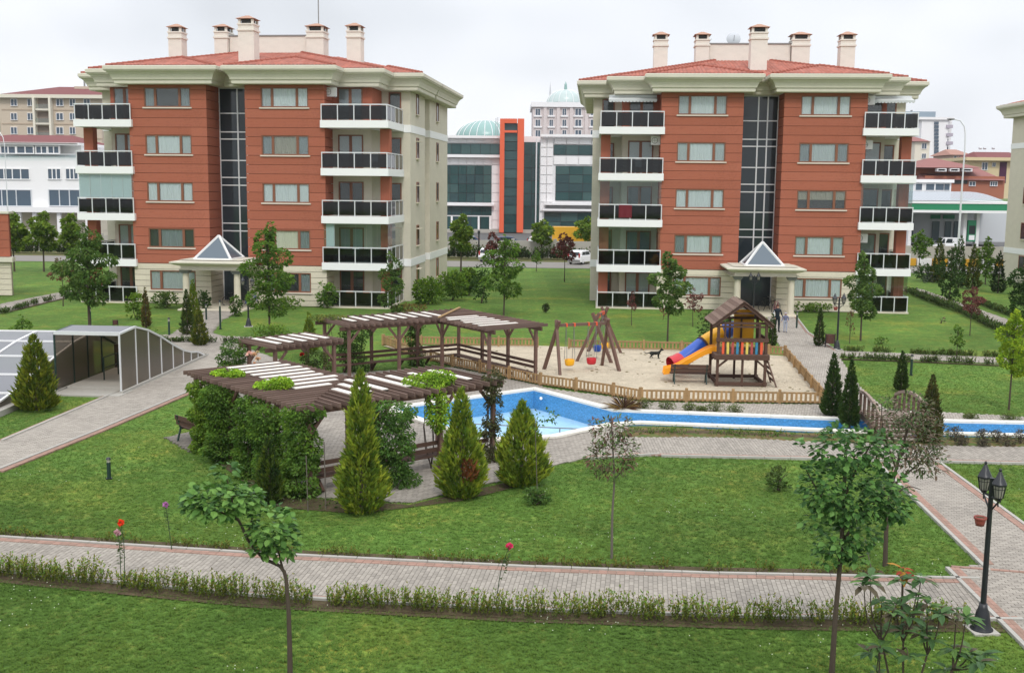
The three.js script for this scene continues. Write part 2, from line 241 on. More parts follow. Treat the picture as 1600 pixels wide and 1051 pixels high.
function edge(s, line, o, y = 0.035, red = 2, curbSide = 1, curbs = true) { // red brick edging with a kerb outside; o = offset of the kerb line to the left of travel
  const off = (k) => line.map((p, i) => { const q = line[Math.max(0, i - 1)], r = line[Math.min(line.length - 1, i + 1)], l = Math.hypot(r[0] - q[0], r[1] - q[1]); return [p[0] - (r[1] - q[1]) / l * k, p[1] + (r[0] - q[0]) / l * k]; });
  const bg = new THREE.BoxGeometry(0.19, 0.05, 0.095); let n = 0;
  for (let k = 0; k < red; k++) along(off(curbSide * (-0.06 - 0.1 * k)), 0.2, (x, z, a) => { const b = mesh('edging_brick', bg, redM[Math.floor(R() * 3)], s); b.position.set(x, y - 0.017 + rr(-0.002, 0.002), z); b.rotation.y = a; n++; });
  if (curbs) along(off(curbSide * 0.05), 0.8, (x, z, a) => { const b = mesh('kerb_stone', curbG, mt.curb, s); b.position.set(x, 0.005, z); b.rotation.y = a; });
}
const curbG = bx(0.785, 0.13, 0.09);
R = rng(5);
{
  const a = pave('path', 'foreground paved path with red brick edge running behind the low hedge', PATH_A, 0.12, { single: 300 });
  edge(a, PATH_A.slice(0, 7), 0, 0.035, 2, -1); edge(a, PATH_A.slice(7).reverse(), 0, 0.035, 1, 1);
  const b = pave('path', 'right paved path running from the foreground lamp back to the bridge', PATH_B, Math.PI / 2 + 0.06, { single: 300, y: 0.045 });
  edge(b, [PATH_B[0], PATH_B[1]], 0, 0.05, 2, 1); edge(b, [PATH_B[8], PATH_B[7], PATH_B[6]], 0, 0.05, 2, -1); edge(b, [PATH_B[2], PATH_B[3], PATH_B[4]], 0, 0.05, 2, 1);
  edge(b, [[9.8, -23.2], [12.5, -22.6]], 0, 0.058, 1, 1, false);
  const c = pave('path', 'paved path along the near side of the water channel', PATH_C, 0.02); edge(c, PATH_C.slice(7).reverse(), 0, 0.035, 2, 1);
  const d = pave('path', 'pale path beside the glazed stair canopy on the left', PATH_D, 0.9, { tint: 1.1 });
  edge(d, px([310, 607], [160, 671], [0, 735]), 0, 0.036, 2, 1); edge(d, px([0, 690], [160, 622], [320, 556]), 0, 0.036, 1, 1);
  const e = pave('path', 'pale path from the right entrance round the playground to the channel', PATH_E, 0.3, { tint: 1.12, y: 0.034, skip: (x, z) => inside(x, z, SAND) });
  edge(e, px([1232, 480], [1262, 520], [1306, 548]), 0, 0.04, 1, -1, true);
  pave('plaza', 'grey paved terrace under the pergolas beside the pool', PLAZA, 0.75, { y: 0.026, skip: (x, z) => inside(x, z, RIM) || inside(x, z, SAND) });
  pave('path', 'path with a low hedge beside the right edge building', PATH_G, 0.5, { tint: 1.05, size: 1.6 });
  pave('path', 'path leading to the left building entrance', PATH_H, 0.9, { size: 1.4 });
  pave('path', 'narrow path crossing the lawn left of the left building', PATH_I, 0.2, { size: 1.6 });
  pave('path', 'narrow path behind the small pergola and glazed canopy', PATH_J, 0.1, { size: 1.5 });
  pave('terrace', 'small brick pad under the left bench', BENCH_PAD, 0.7, { tint: 0.6, y: 0.03 });
}
{ // sand, soil beds
  const s = struct('sandpit'); mesh('sand', sheet(SAND, 0.038), mt.sand, s);
  R = rng(9); const cl = []; for (let i = 0; i < 260; i++) { let x, z; do { x = rr(-6, 14); z = rr(-56, -42); } while (!inside(x, z, SAND)); if (n3(x * 0.4, 3, z * 0.4) < 0.05) continue; const g = new THREE.IcosahedronGeometry(rr(0.03, 0.09), 0); g.scale(1, 0.35, 1); g.translate(x, 0.045, z); cl.push(g); }
  mesh('leaf_litter', cl, M(0.17, 0.14, 0.07, 1), s, 'stuff');
  const b = struct('soil_bed');
  const low = PATH_A.slice(7); mesh('soil', [sheet(low.concat(low.slice().reverse().map(([x, z]) => [x + 0.1, z + 0.62])), 0.012)], mt.soil, b);
  const m2 = struct('channel_verge'); mesh('soil', sheet(px([955, 668], [1000, 666], [1310, 679], [1600, 687]).concat([[26, -35.9], [26, -34.6]], px([1600, 699], [1470, 697], [1250, 690], [1120, 684], [960, 684])), 0.016), mt.verge = M(1, 1, 1, 1, { map: rep(tex(256, (u, v) => { const g = 0.6 + 0.5 * N64(u, v) + 0.3 * N16(u, v), t = Math.max(0, Math.min(1, N16(v, u) * 1.6 + N64(u, v) * 0.5 - 0.7)); return [lerp(0.15, 0.075, t) * g, lerp(0.105, 0.12, t) * g, lerp(0.05, 0.03, t) * g]; }), 0.35) }), m2);
  const m3 = struct('soil_bed'); mesh('soil', sheet(px([640, 789], [780, 757], [860, 731], [820, 758], [720, 783], [560, 803], [430, 793], [330, 715], [320, 692], [470, 778]), 0.014), mt.soil, m3);
  const rd = struct('road'); mesh('carriageway', sheet([[-140, -128], [140, -116], [140, -107], [-140, -119]], 0.01), mt.road, rd); mesh('verge', sheet([[-140, -136], [140, -124], [140, -116.2], [-140, -128.2]], 0.006), M(0.9, 1, 1, 1, { map: mt.verge.map }), rd);
  const rd2 = struct('road'); mesh('carriageway', sheet([[-600, -700], [600, -700], [600, -122], [60, -138], [-260, -150], [-600, -160]], 0.01), mt.asphalt, rd2);
}
// ---------- pool and channel ----------
{
  const t = thing('pool', 'drained blue mosaic pool with white rim and long narrow channel', 'pool'); R = rng(3);
  const D = -0.72, w = [];
  for (let i = 0; i < POOL.length; i++) { const a = POOL[i], b = POOL[(i + 1) % POOL.length]; const l = Math.hypot(b[0] - a[0], b[1] - a[1]); const g = new THREE.PlaneGeometry(l, -D + 0.02); uvm(g); g.translate(0, D / 2, 0); g.rotateY(Math.atan2(-(b[1] - a[1]), b[0] - a[0])); g.translate((a[0] + b[0]) / 2, 0.01, (a[1] + b[1]) / 2); w.push(g); }
  mt.mosaic.side = THREE.DoubleSide; mesh('mosaic_wall', w, mt.mosaic, t); mesh('pool_floor', sheet(POOL, D), mt.poolFloor, t);
  const cg = new Map();
  for (let i = 0; i < POOL.length; i++) { const a = POOL[i], b = POOL[(i + 1) % POOL.length], A = RIM[i], B = RIM[(i + 1) % RIM.length], l = Math.hypot(b[0] - a[0], b[1] - a[1]), n = Math.max(1, Math.round(l / 0.6));
    for (let k = 0; k < n; k++) { const s = k / n + 0.004 / l, e = (k + 1) / n - 0.004 / l, L2 = (p, q, t) => [lerp(p[0], q[0], t), lerp(p[1], q[1], t)]; const q = [L2(a, b, s), L2(a, b, e), L2(A, B, e), L2(A, B, s)];
      const sh = new THREE.Shape(q.map(([x, z]) => new THREE.Vector2(x, -z))); const g = new THREE.ExtrudeGeometry(sh, { depth: 0.07, bevelEnabled: false }); g.rotateX(-Math.PI / 2); g.translate(0, 0.03 + rr(-0.003, 0.003), 0); mesh('coping_stone', uvm(g), mt.marble, t); } }
  const r = thing('pipe_railing', 'thin grey pipe rail standing in the empty pool', 'railing'); const hy = -0.02;
  for (const p of [[-0.9, -37.6], [1.7, -37.1], [3.1, -37.0]]) mesh('post', cyl([p[0], -0.72, p[1]], [p[0], hy, p[1]], 0.022), mt.grey, r);
  mesh('rail', [cyl([-2.4, hy, -37.9], [3.3, hy, -36.95], 0.022)], mt.grey, r);
  const sp = thing('water_spout', 'small white water spout on the far pool wall', 'spout', [1.2, -0.2, -43.6]); mesh('nozzle', [cyl([0, 0, 0], [0, 0.02, 0.3], 0.05, 0.04), cyl([0, 0.02, 0.28], [0, 0.05, 0.34], 0.06, 0.06)], mt.white, sp);
}
// ---------- the two red apartment buildings ----------
const S5 = [0.1, 3.12, 6.33, 9.58, 12.8];
const unit = new THREE.BoxGeometry(1, 1, 1);
const ub = (name, m, par, x0, x1, y0, y1, z0, z1, kind) => { const o = mesh(name, unit, m, par, kind); o.scale.set(Math.max(0.001, Math.abs(x1 - x0)), Math.max(0.001, y1 - y0), Math.max(0.001, Math.abs(z1 - z0))); o.position.set((x0 + x1) / 2, (y0 + y1) / 2, (z0 + z1) / 2); return o; };
const outline = (wl, wr) => { const sl = wl - 2.1, sr = wr - 2.1; return [[-wl, -21], [-wl, -12.6], [-wl + 0.4, -12.6], [-wl + 0.4, -10.6], [-wl, -10.6], [-wl, -5], [-sl, -5], [-sl, -2], [-6.85, -2], [-6.85, 0], [-1.35, 0], [-1.35, -2.3], [1.35, -2.3], [1.35, 0], [6.85, 0], [6.85, -2], [sr, -2], [sr, -5], [wr, -5], [wr, -10.6], [wr - 0.4, -10.6], [wr - 0.4, -12.6], [wr, -12.6], [wr, -21]]; };
function ring(out, prof) { // mitred moulding along an axis-aligned outline
  const rings = prof.map(([o, h]) => grow(out, o).map(([x, z]) => [x, h, z])), pos = [];
  for (let r = 0; r < rings.length - 1; r++) for (let i = 0; i < out.length; i++) { const j = (i + 1) % out.length, a = rings[r][i], b = rings[r][j], c = rings[r + 1][j], d = rings[r + 1][i]; pos.push(...a, ...b, ...c, ...a, ...c, ...d); }
  const g = new THREE.BufferGeometry(); g.setAttribute('position', new THREE.Float32BufferAttribute(pos, 3)); g.computeVertexNormals(); return uvm(g);
}
const CORN = [[0.02, 15.18], [0.62, 15.16], [0.66, 15.22], [0.66, 15.44], [0.74, 15.46], [0.77, 15.58], [0.86, 15.78], [1.0, 15.94], [1.14, 16.02], [1.14, 16.08], [1.2, 16.10], [1.2, 16.32], [1.1, 16.36], [0.6, 16.38]];

function roofHeight(rects, slope, top) { return (x, z) => { let h = -1, ax = 0, edge = 0; for (const [x0, x1, z0, z1] of rects) { const dx = Math.min(x - x0, x1 - x), dz = Math.min(z - z0, z1 - z), d = Math.min(dx, dz); if (d * slope > h) { h = d * slope; ax = dx < dz ? 0 : 1; edge = d; } } return [Math.min(h, top), ax, edge]; }; }
function tiledRoof(rects, slope, top, y, sx, sz, z1, base) {
  const H = roofHeight(rects, slope, top), X0 = Math.min(...rects.map(r => r[0])), X1 = Math.max(...rects.map(r => r[1])), Z0 = z1, Z1 = Math.max(...rects.map(r => r[3]));
  const nx = Math.round((X1 - X0) / sx), nz = Math.round((Z1 - Z0) / sz), pos = [], col = [], idx = [], id = new Int32Array((nx + 1) * (nz + 1)).fill(-1);
  const r = rng(4), tc = new Map();
  for (let j = 0; j <= nz; j++) for (let i = 0; i <= nx; i++) {
    const x = X0 + (X1 - X0) * i / nx, z = Z0 + (Z1 - Z0) * j / nz, [h, ax, e] = H(x, z); if (h < -0.02) continue;
    const c = ax ? x : z, k1 = Math.floor(c / 0.26), k2 = Math.floor(e / 0.38), f = e / 0.38 - k2, u = c / 0.26 - k1;
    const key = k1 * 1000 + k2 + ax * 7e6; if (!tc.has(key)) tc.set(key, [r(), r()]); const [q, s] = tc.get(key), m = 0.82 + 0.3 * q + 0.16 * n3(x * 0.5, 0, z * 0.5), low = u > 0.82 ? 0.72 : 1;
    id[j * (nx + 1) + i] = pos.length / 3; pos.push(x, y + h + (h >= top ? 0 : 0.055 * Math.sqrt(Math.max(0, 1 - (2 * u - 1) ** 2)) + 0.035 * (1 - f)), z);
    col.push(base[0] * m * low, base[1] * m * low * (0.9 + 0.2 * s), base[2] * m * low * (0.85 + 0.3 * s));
  }
  for (let j = 0; j < nz; j++) for (let i = 0; i < nx; i++) { const a = id[j * (nx + 1) + i], b = id[j * (nx + 1) + i + 1], c = id[(j + 1) * (nx + 1) + i], d = id[(j + 1) * (nx + 1) + i + 1]; if (a < 0 || b < 0 || c < 0 || d < 0) continue; idx.push(a, c, b, b, c, d); }
  const g = new THREE.BufferGeometry(); g.setAttribute('position', new THREE.Float32BufferAttribute(pos, 3)); g.setAttribute('color', new THREE.Float32BufferAttribute(col, 3)); g.setIndex(idx); g.computeVertexNormals(); return g;
}
const SL = 0.255, roofRects = (wl, wr) => [[-wl + 1.1, wr - 1.1, -20.4, -1], [0.35, 7.85, -14, 1], [-7.85, -0.35, -14, 1], [-wl - 1, wr + 1, -20.2, -4]];
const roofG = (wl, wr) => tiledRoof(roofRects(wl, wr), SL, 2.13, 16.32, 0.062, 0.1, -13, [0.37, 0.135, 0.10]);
const roofBack = (wl, wr) => tiledRoof(roofRects(wl, wr), SL, 2.13, 16.24, 0.4, 0.4, -20.4, [0.37, 0.135, 0.10]);
const capG = new THREE.CylinderGeometry(0.12, 0.14, 0.42, 6, 1, false, 0, Math.PI); capG.rotateZ(Math.PI / 2); capG.rotateX(-Math.PI / 2);
function ridgeLine(a, b) { const L = [], A = V3(...a), B = V3(...b), d = B.clone().sub(A), n = Math.floor(d.length() / 0.36); for (let i = 0; i < n; i++) { const q = A.clone().lerp(B, (i + 0.5) / n), g = new THREE.CylinderGeometry(0.1, 0.135, 0.42, 6, 1); g.applyQuaternion(new THREE.Quaternion().setFromUnitVectors(V3(0, 1, 0), d.clone().normalize())); g.translate(q.x, q.y + 0.02, q.z); L.push(g); } return L; }
const ry = 16.36, hipsG = (wl, wr) => { const D = 8.35; return join([].concat(...[[-1, wl], [1, wr]].map(([s, w]) => [].concat(
  ridgeLine([s * (w - 1.1), ry, -1], [s * (w - 1.1 - D), ry + 2.12, -1 - D]), ridgeLine([s * 7.85, ry, 1], [s * 4.1, ry + 0.96, -2.75]), ridgeLine([s * 0.35, ry, 1], [s * 4.1, ry + 0.96, -2.75]), ridgeLine([s * 4.1, ry + 0.96, -2.75], [s * 4.1, ry + 0.96, -4.75]), ridgeLine([s * (w + 1), ry, -4], [s * (w - 2.1), ry + 0.79, -7.1]))), ridgeLine([-(wl - 1.1 - D), ry + 2.12, -1 - D], [wr - 1.1 - D, ry + 2.12, -1 - D]))); };
function chimney(p, w, d, x, z, y0, y1) {
  const c = mesh('chimney', [box6(x - w / 2, x + w / 2, y0, y1, z - d / 2, z + d / 2)], mt.chim, p);
  mesh('collar', [box6(x - w / 2 - 0.07, x + w / 2 + 0.07, y1 - 0.42, y1 - 0.3, z - d / 2 - 0.07, z + d / 2 + 0.07), box6(x - w / 2 - 0.05, x + w / 2 + 0.05, y1, y1 + 0.1, z - d / 2 - 0.05, z + d / 2 + 0.05)], mt.chim, c);
  const q = []; for (const a of [-1, 1]) for (const b of [-1, 1]) q.push(bx(0.16, 0.3, 0.16, x + a * (w / 2 - 0.1), y1 + 0.25, z + b * (d / 2 - 0.1)));
  mesh('flue_posts', q, mt.chim, c); mesh('flue', box6(x - w / 2 + 0.2, x + w / 2 - 0.2, y1 + 0.1, y1 + 0.4, z - d / 2 + 0.2, z + d / 2 - 0.2), mt.dark, c);
  const cap = new THREE.CylinderGeometry(0.12, 0.74, 0.34, 4, 1); cap.rotateY(Math.PI / 4); cap.scale((w + 0.2), 0.8, (d + 0.2)); cap.translate(x, y1 + 0.57, z); mesh('cap', cap.toNonIndexed(), mt.capM, c);
  return c;
}
function win(p, x0, x1, y0, y1, z, ci, { split = [0.24, 0.76], sill = true, open = 0, blind = 0 } = {}) { // three-light window set in a reveal
  const w = new THREE.Group(); w.name = 'window'; p.add(w);
  const f = 0.085, F = [box6(x0, x1, y1 - f, y1, z - 0.1, z - 0.03), box6(x0, x1, y0, y0 + f, z - 0.1, z - 0.03), box6(x0, x0 + f, y0 + f, y1 - f, z - 0.1, z - 0.03), box6(x1 - f, x1, y0 + f, y1 - f, z - 0.1, z - 0.03)];
  const xs = [x0 + f, ...split.map(s => lerp(x0, x1, s)), x1 - f];
  for (const s of split) { const c = lerp(x0, x1, s); F.push(box6(c - 0.085, c + 0.085, y0 + f, y1 - f, z - 0.098, z - 0.028)); }
  mesh('frame', F, mt.frame, w); ub('room', mt.dark, w, x0 + 0.02, x1 - 0.02, y0 + 0.02, y1 - 0.02, z - 0.148, z - 0.142);
  for (let i = 0; i < xs.length - 1; i++) {
    const a = xs[i] + (i ? 0.085 : 0), b = xs[i + 1] - (i < xs.length - 2 ? 0.085 : 0);
    ub('pane', mt.pane, w, a, b, y0 + f, y1 - f, z - 0.075, z - 0.07);
    const c = Array.isArray(ci) ? ci[i] : ci; if (c === 3) continue;
    const n = Math.max(4, Math.round((b - a) / 0.035)), pts = [], y2 = blind ? lerp(y1, y0, blind) : y0 + f, g = new THREE.PlaneGeometry(b - a, y1 - f - y2, n, 1), q = g.attributes.position; for (let k = 0; k < q.count; k++) q.setZ(k, 0.02 * Math.sin((q.getX(k) + a) * 34 + Math.sin(q.getX(k) * 7) * 2.5)); g.computeVertexNormals(); g.translate((a + b) / 2, (y1 - f + y2) / 2, z - 0.112); uvm(g);
    mesh(blind ? 'blind' : 'curtain', g, mt.curt[c], w);
  }
  if (sill) ub('sill', mt.sill, w, x0 - 0.08, x1 + 0.08, y0 - 0.09, y0, z - 0.05, z + 0.09);
  return w;
}
function door(p, x0, x1, y0, y1, z, ci, face = 0) { // glazed balcony door on a wall facing the camera
  const w = new THREE.Group(); w.name = 'balcony_door'; p.add(w); const f = 0.09, m = (x0 + x1) / 2, two = x1 - x0 > 1.2;
  const F = [box6(x0, x1, y1 - f, y1, z, z + 0.07), box6(x0, x0 + f, y0, y1 - f, z, z + 0.07), box6(x1 - f, x1, y0, y1 - f, z, z + 0.07), box6(x0 + f, x1 - f, y0, y0 + 0.14, z, z + 0.068)]; if (two) F.push(box6(m - 0.1, m + 0.1, y0 + 0.14, y1 - f, z, z + 0.066));
  mesh('frame', F, mt.frame, w); const sp = two ? [[x0 + f, m - 0.1], [m + 0.1, x1 - f]] : [[x0 + f, x1 - f]];
  for (const [a, b] of sp) { ub('pane', mt.pane, w, a, b, y0 + 0.14, y1 - f, z + 0.035, z + 0.04); ub(ci === 3 ? 'room' : 'curtain', mt.curt[ci], w, a, b, y0 + 0.14, y1 - f, z + 0.004, z + 0.01); }
  return w;
}
function panels(p, name, mats, x0, x1, y0, y1, ch, z0, z1, holes = [], gap = 0.026) {
  for (let y = y0, k = 0; y < y1 - 0.05; y += ch, k++) {
    const a = y + gap / 2, b = Math.min(y1, y + ch) - gap / 2; let segs = [[x0, x1]];
    for (const [h0, h1, v0, v1] of holes) { if (v1 < a || v0 > b) continue; segs = segs.flatMap(([s, e]) => h1 <= s || h0 >= e ? [[s, e]] : [[s, h0], [h1, e]].filter(q => q[1] - q[0] > 0.02)); if (v0 > a + 0.02) ub(name, mats[k % mats.length], p, h0, h1, a, v0, z0, z1); if (v1 < b - 0.02) ub(name, mats[k % mats.length], p, h0, h1, v1, b, z0, z1); }
    for (const [s, e] of segs) ub(name, mats[Math.floor(R() * mats.length)], p, s, e, a, b, z0, z1);
  }
}
function sidePanels(p, name, mats, x0, x1, y0, y1, ch, z0, z1) { for (let y = y0; y < y1 - 0.05; y += ch) ub(name, mats[Math.floor(R() * mats.length)], p, x0, x1, y + 0.018, Math.min(y1, y + ch) - 0.018, z0, z1); }
function balcony(p, s, y, o, ground, E) {
  const g = new THREE.Group(); g.name = 'balcony'; p.add(g); const X = (a, b) => s > 0 ? [a, b] : [-b, -a];
  const [a, b] = X(6.6, E); ub('slab', ground ? mt.stone[0] : mt.slab, g, a, b, ground ? -0.05 : y - 0.5, y, 0.25, -4.95);
  const zr = 0.18, top = y + 1.02, n = 4, xs = []; for (let i = 0; i <= n; i++) xs.push(lerp(6.68, E - 0.1, i / n));
  for (const x of xs) { const [c, d] = X(x - 0.03, x + 0.03); ub('post', mt.alu, g, c, d, y, top, zr - 0.03, zr + 0.03); }
  for (let i = 0; i < n; i++) { const [c, d] = X(xs[i] + 0.04, xs[i + 1] - 0.04); ub('glass_panel', mt.railGlass, g, c, d, y + 0.07, top - 0.05, zr - 0.006, zr + 0.006); }
  { const [c, d] = X(6.65, E - 0.06); ub('handrail', mt.alu, g, c, d, top, top + 0.07, zr - 0.045, zr + 0.045); const [e, f] = X(E - 0.13, E - 0.06); ub('handrail', mt.alu, g, e, f, top, top + 0.068, zr - 0.045, -4.9); }
  for (let i = 1; i < 5; i++) { const z = lerp(zr, -4.9, i / 4); const [c, d] = X(E - 0.13, E - 0.07); ub('post', mt.alu, g, c, d, y, top, z - 0.03, z + 0.03); const [e, f] = X(E - 0.105, E - 0.093); ub('glass_panel', mt.railGlass, g, e, f, y + 0.07, top - 0.05, lerp(zr, -4.9, (i - 1) / 4) - 0.04, z + 0.04); }
  if (o) { // glazed in
    const h = y + 2.68, m = o === 'white' ? 5 : 6;
    for (let i = 0; i < m; i++) { const [c, d] = X(lerp(6.7, E - 0.1, i / m) + 0.012, lerp(6.7, E - 0.1, (i + 1) / m) - 0.012); ub('glazing', mt.clear, g, c, d, y + (o === 'white' ? 1.1 : 0.1), h, zr - 0.16, zr - 0.15); if (o === 'white' || (o === 'part' && i === 0)) ub('screen', mt.curt[0], g, c, d, y + 1.1, h, zr - 0.22, zr - 0.2); }
    const [c, d] = X(6.7, E - 0.1); ub('track', mt.alu, g, c, d, h, h + 0.09, zr - 0.2, zr - 0.1);
    if (o !== 'white') { const [e, f] = X(E - 0.12, E - 0.11); ub('glazing', mt.clear, g, e, f, y + 0.1, h, zr - 0.2, -4.85); }
  }
  return g;
}
const YAW = -0.105;
function apartment(label, cx, cz, yaw, cur, enc, sideWin, seed, wl, wr) {
  R = rng(seed);
  const t = thing('apartment_building', label, 'building', [cx, 0, cz], yaw, null), OUT = outline(wl, wr), w = (n, m, ...a) => ub(n, m, t, ...a);
  const Y1 = 15.2;
  // cores
  mesh('wall', [box6(-6.7, -1.5, 2.85, Y1, -2.6, -0.15), box6(1.5, 6.7, 2.85, Y1, -2.6, -0.15)], mt.joint, t);
  mesh('wall', [box6(-6.7, -1.5, 0, 2.849, -2.6, -0.15), box6(1.5, 6.7, 0, 2.849, -2.6, -0.15)], mt.stoneJoint, t);
  mesh('wall', [box6(-wl + 2.1, wr - 2.1, 0, Y1, -5.2, -2.65), box6(-wl + 2.1, -6.68, 0, 12.3, -2.66, -2), box6(6.68, wr - 2.1, 0, 12.3, -2.66, -2), box6(-wl + 0.4, wr - 0.4, 0, Y1 + 0.02, -20.6, -5.2), box6(-wl, -wl + 2.1, 0, Y1, -10.6, -5), box6(wr - 2.1, wr, 0, Y1, -10.6, -5), box6(-wl, -wl + 2.1, 0, Y1, -21, -12.6), box6(wr - 2.1, wr, 0, Y1, -21, -12.6)], mt.cream, t);
  for (const s of [-1, 1]) { const X = (a, b) => s > 0 ? [a, b] : [-b, -a], W = s > 0 ? wr : wl, E = W - 0.45, st = W - 2.1;
    w('brick_wall', mt.brick[0], ...X(6.68, st), 12.3, Y1, -2.66, -2); w('brick_wall', mt.brick[1], ...X(st, st + 0.03), 12.8, Y1, -5, -2.02);
    // brick panels
    const wins = [1, 2, 3, 4].map(k => [...X(2.45, 5.75), S5[k] + 0.85, S5[k] + 2.2]);
    panels(t, 'brick_panel', mt.brick, ...X(1.35, 6.85), 2.86, Y1, 0.629, 0, -0.15, wins);
    sidePanels(t, 'brick_panel', mt.brick, ...X(1.35, 1.5), 2.86, Y1, 0.629, -2.3, -0.152); sidePanels(t, 'brick_panel', mt.brick, ...X(6.7, 6.85), 2.86, Y1, 0.629, -2, -0.152);
    const gw = [[...X(2.45, 5.75), 0.98, 2.36]]; panels(t, 'stone_panel', mt.stone, ...X(1.35, 6.85), 0.02, 2.84, 0.403, 0, -0.15, gw, 0.03);
    sidePanels(t, 'stone_panel', mt.stone, ...X(1.35, 1.5), 0.02, 2.84, 0.403, -2.3, -0.152); sidePanels(t, 'stone_panel', mt.stone, ...X(6.7, 6.85), 0.02, 2.84, 0.403, -2, -0.152);
    const cs = cur[s > 0 ? 1 : 0];
    win(t, ...gw[0], 0, cs[0]); for (let k = 1; k < 5; k++) win(t, wins[k - 1][0], wins[k - 1][1], wins[k - 1][2], wins[k - 1][3], 0, cs[k], { blind: cs[k] === 5 ? 0.5 : 0 });
    // balconies
    for (let k = 0; k < 5; k++) {
      const y = S5[k]; balcony(t, s, y, enc[s > 0 ? 1 : 0][k], k === 0, E);
      door(t, ...X(7.25, Math.min(9.0, st - 0.25)), y + 0.02, y + 2.35, -2 + 0.002, [2, 3, 1, 3, 1][(k + seed) % 5]); door(t, ...X(W - 1.55, W - 0.65), y + 0.02, y + 2.3, -5 + 0.002, 3);
      if (k === 1 || k === 4) w('band', mt.slab, ...X(E - 0.02, W + 0.04), y - 0.55, y, -10.62, -4.96), w('band', mt.slab, ...X(E - 0.02, W + 0.04), y - 0.55, y, -21.04, -12.58);
    }
    w('pillar', mt.brick[2], ...X(E - 0.8, E - 0.14), 0, 12.28, -0.85, -1.5);
    if (s > 0 ? sideWin : false) for (let k = 0; k < 5; k++) for (const z of [-7.6, -16]) { const y = S5[k] + 0.9, g = new THREE.Group(); g.name = 'window'; t.add(g);
      mesh('frame', [box6(W + -0.01, W + 0.06, y - 0.02, y + 1.5, z - 0.42, z - 0.34), box6(W + -0.01, W + 0.06, y - 0.02, y + 1.5, z + 0.34, z + 0.42), box6(W + -0.01, W + 0.06, y + 1.42, y + 1.5, z - 0.34, z + 0.34)], mt.frame, g); ub('pane', mt.darkGlass, g, W + 0.00, W + 0.03, y, y + 1.42, z - 0.34, z + 0.34); ub('sill', mt.stone[1], g, W + 0.00, W + 0.16, y - 0.1, y - 0.02, z - 0.5, z + 0.5); if (z > -10 && k < 4) ub('hood', mt.stone[2], g, W + 0.00, W + 0.3, y + 1.2, y + 1.26, z - 0.5, z + 0.5); }
  }
  if (sideWin) mesh('drainpipe', cyl([wr - 0.28, 0, -10.9], [wr - 0.28, 15.1, -10.9], 0.09), mt.grey, t);
  // stair glazing
  w('wall', mt.dark, -1.5, 1.5, 0, Y1, -3.2, -2.6);
  { const g = new THREE.Group(); g.name = 'stair_glazing'; t.add(g); const ys = [2.9], vs = [-1.34, -0.02, 0.62, 1.34]; for (let k = 1; k < 5; k++) ys.push(S5[k] + 0.02, S5[k] + 0.55, S5[k] + 1.75); ys.push(15.4);
    const yy = [2.9, 5.1, 5.65, 6.9, 8.35, 8.9, 10.1, 11.6, 12.1, 13.4, 15.15];
    for (const x of vs) ub('mullion', mt.alu, g, x - 0.045, x + 0.045, 0.1, 15.18, -2.42, -2.3); for (const y of yy) ub('transom', mt.alu, g, -1.3, 1.3, y - 0.04, y + 0.04, -2.41, -2.31);
    for (let i = 0; i < yy.length - 1; i++) for (let j = 0; j < 3; j++) ub('pane', mt.darkGlass, g, vs[j] + 0.045, vs[j + 1] - 0.045, yy[i] + 0.04, yy[i + 1] - 0.04, -2.38, -2.36);
    for (let j = 0; j < 3; j++) ub('pane', mt.darkGlass, g, vs[j] + 0.045, vs[j + 1] - 0.045, 0.1, 2.86, -2.38, -2.36); }
  // cornice, roof, chimneys
  mesh('cornice', ring(OUT, CORN), mt.cornice, t); mesh('ceiling', sheet(OUT.map(p => p), 15.19), mt.cornice, t);
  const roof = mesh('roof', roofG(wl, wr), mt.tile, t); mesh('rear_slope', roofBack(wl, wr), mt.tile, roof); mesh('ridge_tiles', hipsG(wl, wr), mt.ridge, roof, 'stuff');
  const bxm = mesh('roof_box', [box6(-2.9, 3.1, 18.0, 19.6, -12.5, -8.9)], mt.chim, roof); mesh('coping', box6(-2.96, 3.16, 19.6, 19.7, -12.56, -8.84), mt.grey, roof);
  chimney(roof, 1.02, 1.02, -6.6, -8, 17.3, 19.7); chimney(roof, 1.05, 1.05, 7.0, -8, 17.3, 19.7); chimney(roof, 1.15, 1.15, 0.1, -4.6, 17.0, 19.75); chimney(roof, 1.0, 1.4, -3.45, -9.2, 18.0, 19.85); chimney(roof, 1.3, 1.4, 3.8, -9.2, 18.0, 19.85);
  // entrance canopy
  const c = new THREE.Group(); c.name = 'entrance_canopy'; t.add(c);
  const A = [[-2.3, 0.02], [2.3, 0.02], [2.3, 3.9], [-2.3, 3.9]];
  mesh('canopy_slab', [ring(A, [[-0.3, 2.72], [-0.3, 2.98], [-0.2, 3.0], [0.1, 3.1], [0.25, 3.2], [0.25, 3.28], [-0.1, 3.34], [-2, 3.4]]), sheet(A, 2.74)], mt.cornice, c);
  mesh('canopy_slab', sheet([[-2.1, 0.1], [2.1, 0.1], [2.1, 3.7], [-2.1, 3.7]], 3.39), mt.cornice, c);
  for (const x of [-1.75, 1.75]) { const g = new THREE.CylinderGeometry(0.2, 0.24, 2.75, 12); g.translate(x, 1.36, 3.35); const q = mesh('column', g, mt.stone[0], c); mesh('capital', [bx(0.62, 0.14, 0.62, x, 2.66, 3.35), bx(0.5, 0.1, 0.5, x, 2.54, 3.35)], mt.grey, q); mesh('plinth', bx(0.56, 0.16, 0.56, x, 0.08, 3.35), mt.stone[1], q); }
